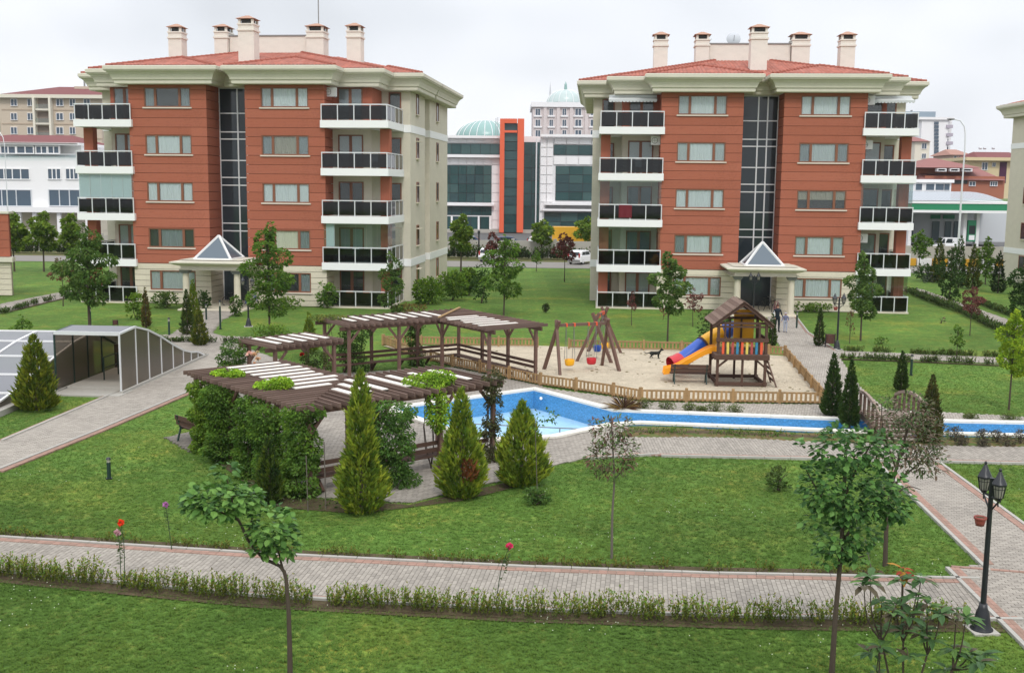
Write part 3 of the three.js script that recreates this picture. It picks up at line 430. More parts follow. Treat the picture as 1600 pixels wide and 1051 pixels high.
  { const b = [[-1.25, 3.42, 3.1], [1.25, 3.42, 3.1], [1.25, 3.42, 0.6], [-1.25, 3.42, 0.6]], ap = [0, 4.95, 1.85]; const pg = new THREE.Group(); pg.name = 'skylight'; c.add(pg);
    for (let i = 0; i < 4; i++) { const g = new THREE.BufferGeometry(); g.setAttribute('position', new THREE.Float32BufferAttribute([...b[i], ...b[(i + 1) % 4], ...ap], 3)); g.computeVertexNormals(); uvm(g); mesh('pane', g, mt.skyl, pg); mesh('glazing_bar', beam(b[i], ap, 0.13, 0.13), mt.white, pg); mesh('glazing_bar', beam(b[i], b[(i + 1) % 4], 0.14, 0.14), mt.white, pg); } }
  w('entrance_floor', mt.stone[1], -2.2, 2.2, -0.05, 0.09, 3.8, -2.3);
  w('entrance_door', mt.darkGlass, -0.9, 0.9, 0.1, 2.4, -2.28, -2.22);
  return t;
}
mt.skyl = P(0.10, 0.13, 0.16, 0.1, {}); mt.skyl.side = THREE.DoubleSide;
const LC = [[1, [3, 2, 3], 0, [1, 0, 1], [2, 3, 2]], [[2, 3, 2], [3, 4, 2], 0, [2, 5, 2], [1, 0, 0]]];
const bl = apartment('red and cream apartment building on the left with closed white glazed balcony', -19.55, -75.0, YAW, LC, [[0, 0, 'white', 0, 0], [0, 'part', 0, 0, 0]], true, 21, 11.2, 11.7); bl.scale.y = 0.985;
const br = apartment('red and cream apartment building on the right behind the playground', 16.85, -74.8, -0.075, [[[0, 0, 1], [2, 0, 1], 0, [1, 0, 1], [1, 0, 1]], [0, [1, 0, 1], 5, [2, 1, 2], 0]], [[0, 'glass', 'glass', 0, 0], ['glass', 0, 'glass', 0, 0]], false, 34, 11.5, 10.7); br.scale.y = 0.972;
const toW = (b, x, y, z) => { const c = Math.cos(b.rotation.y), s = Math.sin(b.rotation.y); return [b.position.x + x * c + z * s, y * b.scale.y, b.position.z - x * s + z * c]; };
function ac(b, x, y, z, label) { const t = thing('air_conditioner', label, 'air conditioner', toW(b, x, y, z), YAW); mesh('casing', bx(0.8, 0.6, 0.3), mt.white, t); const f = new THREE.TorusGeometry(0.2, 0.015, 6, 16); f.translate(-0.14, 0, 0.16); mesh('fan_grille', [f, bx(0.4, 0.015, 0.01, -0.14, 0, 0.158), bx(0.015, 0.4, 0.01, -0.14, 0, 0.161)], mt.grey, t); mesh('bracket', [bx(0.05, 0.05, 0.4, -0.3, -0.33, -0.05), bx(0.05, 0.05, 0.4, 0.3, -0.33, -0.05)], mt.grey, t); }
ac(bl, 7.08, 14.75, 0.1 - 0.9, 'white air conditioner under the eaves of the left building'); ac(br, 7.08, 14.75, -0.8, 'air conditioner under the eaves at the right of the right building'); ac(br, 7.08, 11.7, -0.8, 'air conditioner above the third floor right balcony of the right building'); ac(br, 7.08, 5.2, -0.8, 'air conditioner above the first floor right balcony of the right building'); ac(br, -7.08, 11.9, -0.8, 'air conditioner beside the upper left balcony of the right building');
function awning(b, x0, x1, y, label) { const t = thing('awning', label, 'awning', toW(b, (x0 + x1) / 2, y, -1.9), YAW); const w = x1 - x0; mesh('canvas', beam([0, 0.25, 0], [0, 0, 1.0], w, 0.03), mt.curt[0], t); const v = []; for (let i = 0; i < 14; i++) { const c = new THREE.CylinderGeometry(w / 28, w / 28, 0.02, 8, 1, false, -Math.PI / 2, Math.PI); c.rotateX(Math.PI / 2); c.translate(-w / 2 + w * (i + 0.5) / 14, -0.06, 1.0); v.push(c); } mesh('valance', v.concat([bx(w, 0.1, 0.02, 0, -0.02, 1.0)]), mt.curt[0], t); mesh('roller', bx(w, 0.14, 0.14, 0, 0.32, 0), mt.alu, t); }
awning(br, -10.4, -7.1, 14.75, 'cream awning over the top left balcony of the right building'); awning(br, 7.1, 10.2, 14.75, 'white awning over the top right balcony of the right building');
{ const q = thing('satellite_dish', 'larger satellite dish on the roof box of the right building', 'satellite dish', toW(br, 0.0 - 0.9, 19.7, -11), YAW, null); const g = new THREE.SphereGeometry(0.8, 16, 6, 0, 6.283, 0, 0.75); g.rotateX(1.2); g.scale(1, 1, 1); g.translate(0, 0.35, -0.4); mesh('dish', g, new THREE.MeshStandardMaterial({ color: 0xb9bdc2, side: THREE.DoubleSide }), q); mesh('mast', cyl([0, 0, 0], [0, 0.5, 0], 0.04), mt.grey, q); mesh('arm', cyl([0, 0.1, 0.1], [0, 0.75, 0.75], 0.02), mt.grey, q);
  const c = copyOf(q, 'smaller satellite dish left of the larger one on the roof box', toW(br, -3.0, 19.7, -11), YAW + 0.9); c.scale.setScalar(0.72); 
  const m = thing('antenna_mast', 'thin antenna mast above the roof of the left building', 'antenna', toW(bl, 3.9, 20.4, -9.2)); mesh('mast', cyl([0, 0, 0], [0, 3.2, 0], 0.04), mt.grey, m); }
function pots(b, list) { for (const [x, y, z, m, label, cat] of list) { const t = thing(cat === 'chair' ? 'balcony_chair' : 'flower_pot', label, cat, toW(b, x, y, z), YAW); if (cat === 'chair') { mesh('seat', bx(0.45, 0.05, 0.45, 0, 0.45, 0), m, t); mesh('backrest', bx(0.45, 0.5, 0.05, 0, 0.75, -0.2), m, t); for (const a of [-0.2, 0.2]) for (const c of [-0.2, 0.2]) mesh('leg', bx(0.04, 0.45, 0.04, a, 0.22, c), m, t); } else { const g = new THREE.CylinderGeometry(0.2, 0.14, 0.35, 12); g.translate(0, 0.17, 0); mesh('pot', g, m, t); } } }
const mw = M(0.3, 0.13, 0.05); 
pots(bl, [[8.2, 0.1, -0.7, mw, 'left wooden chair on the ground floor terrace of the left building', 'chair'], [9.4, 0.1, -0.7, mw, 'right wooden chair on the ground floor terrace of the left building', 'chair'], [8.6, 3.12, -1.0, mt.white, 'white chair in the glazed first floor balcony of the left building', 'chair'], [10.0, 9.58, -1.0, mt.white, 'white chair on the third floor balcony of the left building', 'chair'], [7.9, 9.58, -0.9, mt.grey, 'grey chair on the third floor balcony of the left building', 'chair']]);
pots(br, [[-9.6, 9.58, -0.9, mt.grey, 'left grey chair on the third floor balcony of the right building', 'chair'], [-8.3, 9.58, -0.9, mt.white, 'pale chair on the third floor balcony of the right building', 'chair'], [9.3, 9.58, -0.9, mt.black, 'dark chair on the upper right balcony of the right building', 'chair'], [9.8, 3.12, -1.2, mt.black, 'dark chair on the first floor right balcony of the right building', 'chair']]);
{ const t = thing('towel', 'dark red towel hung on a balcony rail of the right building', 'towel', toW(br, -9.15, 6.9, 0.26), YAW); mesh('cloth', (() => { const g = new THREE.PlaneGeometry(0.9, 0.85, 10, 6), p = g.attributes.position; for (let i = 0; i < p.count; i++) p.setZ(i, 0.03 * Math.sin(p.getX(i) * 14) * (0.6 - p.getY(i))); g.computeVertexNormals(); return g; })(), new THREE.MeshStandardMaterial({ color: new THREE.Color().setRGB(0.13, 0.01, 0.018), roughness: 0.9, side: THREE.DoubleSide }), t); mesh('fold', bx(0.9, 0.03, 0.16, 0, 0.43, -0.08), M(0.13, 0.01, 0.018, 0.9), t); }
// ---------- fences ----------
const picketG = [0, 1, 2].map(i => bx(0.085 + i * 0.004, 0.42, 0.022, 0, 0.25, 0)), railG = bx(1, 0.07, 0.03), fpostG = bx(0.1, 0.58, 0.1, 0, 0.29, 0);
const pineM = [0, 1, 2].map(i => M(0.32 + i * 0.045, 0.21 + i * 0.024, 0.105 + i * 0.008, 0.75, { map: rep(woodT, 1.5) }));
function fence(label, line, group) {
  const t = thing('picket_fence', label, 'fence', [line[0][0], 0, line[0][1]]); const ox = line[0][0], oz = line[0][1];
  for (let i = 0; i < line.length - 1; i++) {
    const [a, b] = line[i], [c, d] = line[i + 1], l = Math.hypot(c - a, d - b), ry = Math.atan2(-(d - b), c - a), n = Math.round(l / 0.18);
    for (const h of [0.12, 0.46]) { const r = mesh('rail', railG, pineM[0], t); r.scale.x = l; r.position.set((a + c) / 2 - ox, h, (b + d) / 2 - oz); r.rotation.y = ry; r.translateZ(-0.03); }
    for (let k = 0; k < n; k++) { const p = mesh('picket', picketG[k % 3], pineM[Math.floor(R() * 3)], t), u = (k + 0.5) / n; p.position.set(lerp(a, c, u) - ox, 0.04, lerp(b, d, u) - oz); p.rotation.y = ry; }
    const m = Math.max(1, Math.round(l / 1.9)); for (let k = 0; k <= m; k++) { const p = mesh('post', fpostG, pineM[k % 3], t); p.position.set(lerp(a, c, k / m) - ox, 0, lerp(b, d, k / m) - oz); p.rotation.y = ry; p.translateZ(-0.06); }
  }
  return t;
}
R = rng(6);
fence('low pine picket fence along the near side of the playground by the channel', px([843, 603], [957, 620], [1000, 628], [1292, 633]));
fence('low picket fence along the right side of the playground beside the path', px([1292, 633], [1228, 557]));
fence('low picket fence at the back of the playground behind the slide tower', px([1228, 557], [1202, 555], [1065, 549], [889, 545]));
fence('low picket fence at the back of the playground behind the long pergola', px([840, 543], [598, 539]));
fence('short picket fence at the left end of the playground behind the pergola climbers', px([598, 539], [640, 556], [705, 573]));
fence('dark picket fence behind the pergola benches', px([705, 573], [843, 603]));

// ---------- pergolas ----------
const slatM = [M(0.15, 0.10, 0.08, 0.8, { map: rep(woodT, 1) }), M(0.18, 0.12, 0.098, 0.8, { map: rep(woodT, 1) }), M(0.125, 0.082, 0.066, 0.8, { map: rep(woodT, 1) })];
const slatUnit = bx(1, 1, 1);
function seg(t, O, d, n, L, W, h, { mitre = true, start = 0, white = [], step = 0.3, posts = [], bench = false, inPosts = [], wl = [0.22, 0.85] }) {
  const pt = (s, k, y) => [O[0] + d[0] * s + n[0] * k, y, O[1] + d[1] * s + n[1] * k], ang = Math.atan2(-n[1], n[0]), lin = Math.atan2(-d[1], d[0]);
  let i = 0;
  for (let s = start + 0.08; s < L; s += step, i++) {
    const k0 = -0.25, k1 = mitre ? Math.min(W + 0.25, s + 0.02) : W + 0.25; if (k1 - k0 < 0.2) continue;
    const m = mesh('slat', slatUnit, slatM[Math.floor(R() * 3)], t); m.scale.set(k1 - k0, 0.12, 0.055); m.position.set(...pt(s, (k0 + k1) / 2, h + 0.06)); m.rotation.y = ang;
    if (white.includes(i)) { const a = Math.max(k0, W * (wl[0] + 0.06 * R())), b = Math.min(k1 - 0.1, W * (wl[1] + 0.12 * R())); if (b - a > 0.4) { const q = mesh('white_board', slatUnit, mt.whiteWood, t); q.scale.set(b - a, 0.025, 0.21); q.position.set(...pt(s + step / 2, (a + b) / 2, h + 0.135)); q.rotation.y = ang; } }
  }
  for (const k of [0.15, W - 0.15]) { const m = mesh('beam', slatUnit, mt.wood, t), s0 = mitre ? Math.max(start, k - 0.05) : start - 0.1, s1 = L + 0.12; m.scale.set(s1 - s0, 0.16, 0.07); m.position.set(...pt((s0 + s1) / 2, k, h - 0.08)); m.rotation.y = lin; }
  const post = (s, k) => { const p = pt(s, k, 0), g = bx(0.12, h - 0.16, 0.12, 0, (h - 0.16) / 2, 0); const m = mesh('post', g, mt.woodRed, t); m.position.set(...p); m.rotation.y = lin;
    const b = []; for (const q of [-1, 1]) if (s + q * 0.5 > 0 && s + q * 0.5 < L + 0.1) b.push(beam([0, h - 0.75, 0], [q * 0.5, h - 0.17, 0], 0.06, 0.09)); if (b.length) mesh('brace', b, mt.woodRed, m); };
  for (const s of posts) post(s, 0.15); for (const s of inPosts) post(s, W - 0.15);
  if (bench) { const [a, b] = bench; for (const [y, w2, hh, k] of [[0.86, 0.04, 0.12, 0.24], [0.66, 0.04, 0.12, 0.24], [0.44, 0.42, 0.045, 0.5]]) { const m = mesh(k > 0.4 ? 'bench_seat' : 'rail', slatUnit, mt.wood, t); m.scale.set(b - a, hh, w2); m.position.set(...pt((a + b) / 2, k, y)); m.rotation.y = lin; }
    for (let s = a + 0.3; s < b; s += 1.4) { const m = mesh('bench_bracket', beam([0, 0.08, 0], [0, 0.4, 0.34], 0.08, 0.08), mt.wood, t); m.position.set(...pt(s, 0.2, 0)); m.rotation.y = lin; m.rotation.y = Math.atan2(n[0], n[1]); } }
}
R = rng(8);
{ const t = thing('pergola', 'long brown L-shaped wooden pergola with benches beside the playground fence', 'pergola'), O = [-2.5, -51.5], a = [0.57, 0.82], b = [-0.82, 0.57];
  seg(t, O, a, b, 6.7, 2.7, 2.42, { white: [9, 11, 13, 15, 17, 19], posts: [0.15, 2.2, 4.3, 6.4], inPosts: [2.6, 6.4], bench: [0.3, 6.4], wl: [0.3, 0.92] });
  seg(t, O, b, a, 7.4, 2.7, 2.42, { white: [7, 9, 11, 13, 15, 17, 19, 21], posts: [2.4, 4.8, 7.1], inPosts: [4.7, 7.1], bench: [0.3, 7], wl: [0.12, 0.72] });
  mesh('ridge_board', beam([O[0], 2.6, O[1]], [O[0] + (a[0] + b[0]) * 2.9, 2.6, O[1] + (a[1] + b[1]) * 2.9], 0.1, 0.05), mt.pine, t); }
{ const t = thing('pergola', 'large brown L-shaped pergola with white boards at the pool, overgrown by climbers', 'pergola'), K = [-5.4, -28.1], a = [-0.65, -0.76], b = [0.76, -0.65];
  seg(t, K, b, a, 6.75, 3.1, 2.42, { step: 0.27, white: [6, 8, 10, 13, 15, 18, 21], posts: [0.15, 2.3, 4.5, 6.5], inPosts: [3.1, 6.5], bench: [0.3, 6.4], wl: [0.16, 0.8] });
  seg(t, K, a, b, 7.3, 3.1, 2.42, { step: 0.27, white: [8, 10, 12, 14, 16, 18, 20, 22, 24], posts: [2.4, 4.8, 7.1], inPosts: [5, 7.1], bench: [0.3, 7], wl: [0.28, 0.9] }); }
{ const t = thing('pergola', 'small straight brown pergola with five white boards and peach roses', 'pergola'), O = [-10.4, -40.1], n = [0.7, 0.71], d = [0.71, -0.7];
  seg(t, [-8.75, -38.9], d, [-0.7, -0.71], 3.2, 2.1, 2.42, { mitre: false, step: 0.27, white: [1, 3, 5, 7, 9], posts: [0.3, 2.9], inPosts: [0.3, 2.9], bench: [0.3, 2.9], wl: [0.05, 0.8] }); }

// ---------- playground ----------
function swing(label, a, b, h, seats) {
  const A = V3(a[0], h, a[1]), B = V3(b[0], h, b[1]), d = B.clone().sub(A), L = d.length(), mid = A.clone().add(B).multiplyScalar(0.5);
  const t = thing('swing_set', label, 'swing set', [mid.x, 0, mid.z], Math.atan2(-d.z, d.x));
  mesh('crossbar', beam([-L / 2 - 0.12, h, 0], [L / 2 + 0.12, h, 0], 0.11, 0.13), mt.woodGrey, t);
  for (const s of [-1, 1]) { for (const q of [-1, 1]) mesh('leg', beam([s * L / 2, h + 0.22, -q * 0.16], [s * (L / 2 + 0.25), 0, q * 0.85], 0.12, 0.14), mt.woodRed, t); }
  for (const [x, m, sw, y] of seats) {
    const g = new THREE.Group(); g.name = 'swing_seat'; g.position.set(x, h, 0); g.rotation.x = sw; t.add(g); const o = h - y;
    const lat = new THREE.LatheGeometry([[0.02, 0], [0.17, 0.01], [0.21, 0.06], [0.235, 0.2], [0.235, 0.3], [0.2, 0.3], [0.19, 0.1], [0.02, 0.07]].map(p => new THREE.Vector2(...p)), 18); lat.scale(1, 1, 0.85); lat.translate(0, -o - 0.15, 0); mesh('bucket', lat, m, g);
    for (const i of [-1, 1]) for (const k of [-1, 1]) mesh('chain', cyl([i * 0.2, 0, 0], [i * 0.2, -o + 0.14, k * 0.14], 0.012, 0.012, 5), mt.chain, g);
    mesh('hanger', [bx(0.07, 0.16, 0.18, -0.2, 0, 0), bx(0.07, 0.16, 0.18, 0.2, 0, 0)], mt.orange, g);
  }
}
swing('near wooden swing set with yellow and red bucket seats', [2.05, -48.6], [4.35, -49.6], 2.15, [[-0.62, mt.yellow, 0, 0.42], [0.5, mt.red, 0, 0.42]]);
swing('rear wooden swing set with a blue bucket seat, behind the near one', [4.0, -51.7], [4.65, -54.4], 2.15, [[-0.7, mt.blue, 0.0, 0.55], [0.6, mt.yellow, -0.1, 0.5]]);
{
  const t = thing('play_tower', 'wooden play tower with gable roof, colourful pickets and slides', 'play tower', [9.72, 0.03, -46.3], -0.03); R = rng(12);
  for (const x of [-1, 1]) for (const z of [-1, 1]) mesh('post', bx(0.11, 2.72, 0.11, x, 1.36, z), mt.wood, t);
  for (const x of [-0.72, 0.72, -0.2, 0.3]) mesh('post', bx(0.08, 1.45, 0.08, x, 1.95, x === -0.2 || x === 0.3 ? -0.98 : 0.98), mt.wood, t);
  for (const z of [-0.98, 0.98]) { mesh('ground_beam', bx(2.2, 0.14, 0.1, 0, 0.12, z), mt.wood, t); mesh('post', bx(0.09, 1.2, 0.09, 0.05, 0.6, z), mt.wood, t); }
  for (const x of [-0.98, 0.98]) mesh('ground_beam', bx(0.1, 0.14, 1.86, x, 0.12, 0), mt.wood, t);
  for (const s of [-1, 1]) for (const z of [-0.99, 0.99]) mesh('brace', beam([s * 0.97, 0.85, z], [s * 0.6, 1.16, z], 0.07, 0.08), mt.wood, t);
  mesh('platform', [bx(2.3, 0.2, 2.3, 0, 1.26, 0)], mt.wood, t); for (let i = 0; i < 9; i++) mesh('floor_board', bx(0.24, 0.03, 2.28, -1.02 + i * 0.255, 1.376, 0), mt.woodGrey, t);
  const pc = [mt.orange, M(0.62, 0.5, 0.1, 0.6), M(0.36, 0.06, 0.05, 0.6), M(0.03, 0.2, 0.34, 0.6)], seq = [0, 1, 2, 3, 0, 1, 2, 3, 0, 2];
  for (let i = 0; i < 9; i++) { mesh('coloured_picket', bx(0.1, 0.56, 0.025, -0.8 + i * 0.2, 1.68, 1.06), pc[seq[i]], t); if (i % 2 === 0) mesh('coloured_picket', bx(0.025, 0.56, 0.1, 1.06, 1.68, -0.8 + i * 0.2), pc[seq[i]], t); }
  mesh('rail', [bx(2.2, 0.16, 0.05, 0, 2.0, 1.07), bx(0.05, 0.14, 2.1, 1.07, 2.0, 0), bx(2.2, 0.08, 0.05, 0, 2.55, 0.98)], mt.wood, t); mesh('rail', [bx(2.1, 0.1, 0.06, 0, 2.7, 0.98), bx(2.1, 0.1, 0.06, 0, 2.7, -0.98), bx(1.0, 0.08, 0.05, 0, 3.12, 0.98)], mt.wood, t);
  for (const s of [-1, 1]) { for (let i = 0; i < 9; i++) mesh('roof_board', beam([s * (0.04 + i * 0.138), 3.62 - i * 0.107, 0], [s * (0.04 + (i + 1.12) * 0.138), 3.62 - (i + 1.12) * 0.107 + 0.015, 0], 2.45, 0.028), i % 2 ? mt.woodGrey : mt.roofB ??= M(0.21, 0.145, 0.115, 0.85, { map: rep(woodT, 1) }), t);
    for (const z of [-1.12, 1.12]) mesh('barge_board', beam([0, 3.53, z], [s * 1.27, 2.55, z], 0.04, 0.12), mt.wood, t); }
  mesh('side_board', [beam([1.05, 1.3, 0.9], [1.5, 0, 1.05], 0.14, 0.05), beam([1.05, 1.3, -0.1], [1.5, 0, -0.1], 0.14, 0.05)], mt.woodGrey, t); for (let i = 0; i < 4; i++) mesh('rung', beam([1.12 + i * 0.1, 1.05 - i * 0.27, 0.95], [1.12 + i * 0.1, 1.05 - i * 0.27, -0.1], 0.05, 0.08), mt.wood, t);
  { const s = new THREE.Shape([[-0.42, 0], [0.42, 0], [0.42, 1.3], [0.28, 1.48], [-0.28, 1.48], [-0.42, 1.3]].map(p => new THREE.Vector2(...p))); const h = new THREE.Path(); h.absarc(0, 0.66, 0.34, 0, 6.283, true); s.holes.push(h); const g = new THREE.ExtrudeGeometry(s, { depth: 0.06, bevelEnabled: true, bevelSize: 0.02, bevelThickness: 0.02, curveSegments: 20 }); g.translate(0.42, 1.56, -1.12); mesh('slide_panel', g, mt.yellow, t); }
  const pth = new THREE.CatmullRomCurve3([[0.42, 2.22, -1.05], [0.38, 2.18, -1.7], [-0.15, 1.95, -2.15], [-1.0, 1.5, -2.05], [-1.75, 1.0, -1.7], [-2.35, 0.62, -1.4], [-2.7, 0.5, -1.25]].map(p => V3(...p)));
  const cut = (a, b, m, r, n = 'tube_section') => { const c = new THREE.CatmullRomCurve3(Array.from({ length: 7 }, (_, i) => pth.getPointAt(lerp(a, b, i / 6)))); const g = new THREE.TubeGeometry(c, 10, r, 18); mesh(n, g, m, t); };
  const dbl = m => { const c = m.clone(); c.side = THREE.DoubleSide; return c; }, by = dbl(mt.blue), yy = dbl(mt.yellow), rd = dbl(mt.red);
  cut(0, 0.34, by, 0.35); cut(0.34, 0.58, yy, 0.352); cut(0.58, 0.88, by, 0.35); cut(0.88, 1, rd, 0.4, 'tube_mouth'); for (const u of [0.34, 0.58, 0.88]) cut(u - 0.012, u + 0.012, u === 0.58 ? mt.wood : u > 0.6 ? rd : yy, 0.385, 'collar');
  { const c = [[-0.95, 1.36, 0.05], [-1.3, 1.3, 0.02], [-2.2, 0.78, -0.08], [-2.8, 0.42, -0.15], [-3.15, 0.34, -0.18]].map(p => V3(...p)), k = new THREE.CatmullRomCurve3(c), N = 20, pr = [[-0.3, 0.26], [-0.27, 0.27], [-0.24, 0.04], [0, 0], [0.24, 0.04], [0.27, 0.27], [0.3, 0.26], [0.28, -0.03], [-0.28, -0.03]], pos = []; const P = i => { const q = k.getPointAt(i / N), e = k.getTangentAt(i / N); return pr.map(([a, b]) => [q.x + e.y * -b * 0.6, q.y + b, q.z + a]); };
    for (let i = 0; i < N; i++) { const A = P(i), B = P(i + 1); for (let j = 0; j < pr.length; j++) { const e = (j + 1) % pr.length; pos.push(...A[j], ...A[e], ...B[e], ...A[j], ...B[e], ...B[j]); } } const g = new THREE.BufferGeometry(); g.setAttribute('position', new THREE.Float32BufferAttribute(pos, 3)); g.computeVertexNormals(); mesh('open_slide', g, mt.slide = P2(0.85, 0.33, 0.012, 0.3), t); }
}
function P2(r, g, b, ro) { return new THREE.MeshPhysicalMaterial({ color: new THREE.Color().setRGB(r, g, b), roughness: ro, side: THREE.DoubleSide }); }
function bench(label, x, z, ry, y = 0.03) {
  const t = thing('park_bench', label, 'bench', [x, y, z], ry, null); // faces +z
  for (let i = 0; i < 3; i++) mesh('seat_slat', bx(1.7, 0.035, 0.13, 0, 0.43, -0.02 + i * 0.15), mt.wood, t); for (let i = 0; i < 2; i++) mesh('back_slat', beam([-0.85, 0.6 + i * 0.17, -0.17 - i * 0.05], [0.85, 0.6 + i * 0.17, -0.17 - i * 0.05], 0.035, 0.15), mt.wood, t);
  for (const s of [-0.68, 0.68]) mesh('leg', [beam([s, 0, 0.28], [s, 0.42, 0.2], 0.05, 0.05), beam([s, 0, -0.25], [s, 0.45, -0.12], 0.05, 0.05), beam([s, 0.4, 0.3], [s, 0.4, -0.12], 0.05, 0.05), beam([s, 0.42, -0.13], [s, 0.86, -0.26], 0.05, 0.04)], mt.green, t);
  return t;
}
bench('brown slatted bench in the sand in front of the yellow slide', 7.65, -45.95, Math.PI - 0.05, 0.04); bench('brown bench seen from behind on the brick pad by the left climbers', -10.15, -34.2, Math.PI - 0.75 + 0.0);

// ---------- glazed stair canopy, ramp cover ----------
{
  const t = thing('stair_canopy', 'glazed stair entrance canopy with curved roof and grey frame beside the left path', 'canopy', [-16.8, 0, -42.5], -0.062);
  const st = [0, 1.55, 2.85, 4.2, 5.55, 6.8, 7.8, 8.7, 9.6], hs = [2.42, 2.5, 2.2, 1.74, 1.2, 0.76, 0.52, 0.4, 0.1], W = 1.32;
  for (let i = 0; i < st.length - 1; i++) {
    for (const s of [-1, 1]) { const g = new THREE.BufferGeometry(), x = s * W; const a = [x, 0.1, -st[i]], b = [x, 0.1, -st[i + 1]], c = [x, hs[i + 1], -st[i + 1]], d = [x, hs[i], -st[i]]; g.setAttribute('position', new THREE.Float32BufferAttribute([...a, ...b, ...c, ...a, ...c, ...d], 3)); g.computeVertexNormals(); mesh('side_panel', uvm(g), mt.poly, t);
      mesh('post', beam([x, 0, -st[i]], [x, hs[i], -st[i]], 0.06, 0.06), s > 0 ? mt.alu : mt.green, t); mesh('top_rail', beam([x, hs[i], -st[i]], [x, hs[i + 1], -st[i + 1]], 0.08, 0.08), s > 0 ? mt.alu : mt.green, t); }
    const g = new THREE.BufferGeometry(), y0 = hs[i] + 0.03, y1 = hs[i + 1] + 0.03; g.setAttribute('position', new THREE.Float32BufferAttribute([-W, y0, -st[i], W, y0, -st[i], W, y1, -st[i + 1], -W, y0, -st[i], W, y1, -st[i + 1], -W, y1, -st[i + 1]], 3)); g.computeVertexNormals(); mesh('roof_panel', uvm(g), i ? mt.poly : mt.polyRoof, t);
  }
  mesh('front_beam', [beam([-W, 2.42, 0.02], [W, 2.42, 0.02], 0.08, 0.14)], mt.alu, t); mesh('sill', [beam([W + 0.02, 0.06, 0.05], [W + 0.02, 0.06, -9.7], 0.16, 0.14)], mt.curb, t); mesh('sill', [beam([-W, 0.06, 0.05], [-W, 0.06, -9.7], 0.12, 0.12)], mt.curb, t);
  mesh('landing', [box6(-W + 0.1, W - 0.05, 0, 0.16, -0.7, -9.3)], mt.concrete, t); mesh('step', box6(-1.9, 1.5, -0.05, 0.05, 0.6, -0.69), mt.concrete, t);
  const hr = []; for (const x of [-0.35, 0.75]) { hr.push(cyl([x, 0.16, -2.2], [x, 1.1, -2.2], 0.03), cyl([x, 0.16, -3.6], [x, 1.1, -3.6], 0.03)); for (const y of [0.65, 1.1]) hr.push(cyl([x, y, -2.2], [x, y - 0.02, -5.5], 0.025)); } hr.push(cyl([-0.35, 1.1, -3.6], [0.75, 1.1, -3.6], 0.025), cyl([-0.35, 0.65, -3.6], [0.75, 0.65, -3.6], 0.025)); mesh('hand_railing', hr, mt.green, t);
  mesh('back_wall', box6(-W + 0.08, W - 0.08, 0.16, 1.2, -5.3, -5.42), mt.poly, t);
}
{
  const t = thing('ramp_cover', 'large pale sloping roof over the garage ramp at the left edge', 'canopy', [-18.5, 0, -35.5]);
  const st = [0, 2, 4, 6, 8, 10, 12], hs = [0.12, 0.28, 0.55, 0.9, 1.3, 1.62, 1.78], W = -7.4;
  for (let i = 0; i < 6; i++) { for (let k = 0; k < 3; k++) { const x0 = W * k / 3, x1 = W * (k + 1) / 3, g = new THREE.BufferGeometry(); g.setAttribute('position', new THREE.Float32BufferAttribute([x1, hs[i], -st[i], x0, hs[i], -st[i], x0, hs[i + 1], -st[i + 1], x1, hs[i], -st[i], x0, hs[i + 1], -st[i + 1], x1, hs[i + 1], -st[i + 1]], 3)); g.computeVertexNormals(); mesh('roof_panel', uvm(g), mt.polyRoof, t); }
    for (let k = 0; k <= 3; k++) mesh('glazing_bar', beam([W * k / 3, hs[i] + 0.02, -st[i]], [W * k / 3, hs[i + 1] + 0.02, -st[i + 1]], 0.09, 0.06), mt.white, t);
    mesh('glazing_bar', beam([W, hs[i + 1] + 0.025, -st[i + 1]], [0, hs[i + 1] + 0.025, -st[i + 1]], 0.09, 0.06), mt.white, t);
    const s = new THREE.BufferGeometry(); s.setAttribute('position', new THREE.Float32BufferAttribute([0, 0, -st[i], 0, 0, -st[i + 1], 0, hs[i + 1], -st[i + 1], 0, 0, -st[i], 0, hs[i + 1], -st[i + 1], 0, hs[i], -st[i]], 3)); s.computeVertexNormals(); mesh('side_panel', uvm(s), mt.poly, t); }
  mesh('kerb', box6(-0.12, 0.3, 0, 0.22, 1.4, -8), mt.concrete, t); mesh('inner_slab', box6(W, -0.15, -0.02, 0.04, 0, -12.2), mt.concrete, t);
}
// ---------- bridge ----------
{
  const t = thing('footbridge', 'small arched wooden footbridge over the water channel', 'bridge', [13.35, 0, -37.75], -0.06); const L = 2.2, H = 0.42, y = z => 0.05 + H * (1 - (z / L) ** 2), W = 0.85;
  for (let i = 0; i < 30; i++) { const z = -L + (i + 0.5) * 2 * L / 30; mesh('deck_board', beam([-W, y(z), z], [W, y(z), z], 0.14, 0.04), i % 2 ? (mt.whiteWood2 ??= M(0.40, 0.34, 0.29, 0.85, { map: rep(woodT, 1) })) : mt.woodGrey, t); }
  for (const s of [-1, 1]) { const rl = []; for (let i = 0; i < 8; i++) { const a = -L + i * L / 4, b = a + L / 4; rl.push(beam([s * W, y(a) + 0.74, a], [s * W, y(b) + 0.74, b], 0.09, 0.1)); mesh('stringer', beam([s * W, y(a) - 0.12, a], [s * W, y(b) - 0.12, b], 0.1, 0.2), mt.woodGrey, t); } mesh('handrail', rl, mt.railB ??= M(0.30, 0.23, 0.19, 0.8, { map: rep(woodT, 1) }), t); for (let i = 0; i <= 8; i++) { const a = -L + i * L / 4; mesh('baluster', beam([s * W, y(a) - 0.1, a], [s * W, y(a) + 0.72, a], 0.08, 0.09), mt.woodGrey, t); } }
}
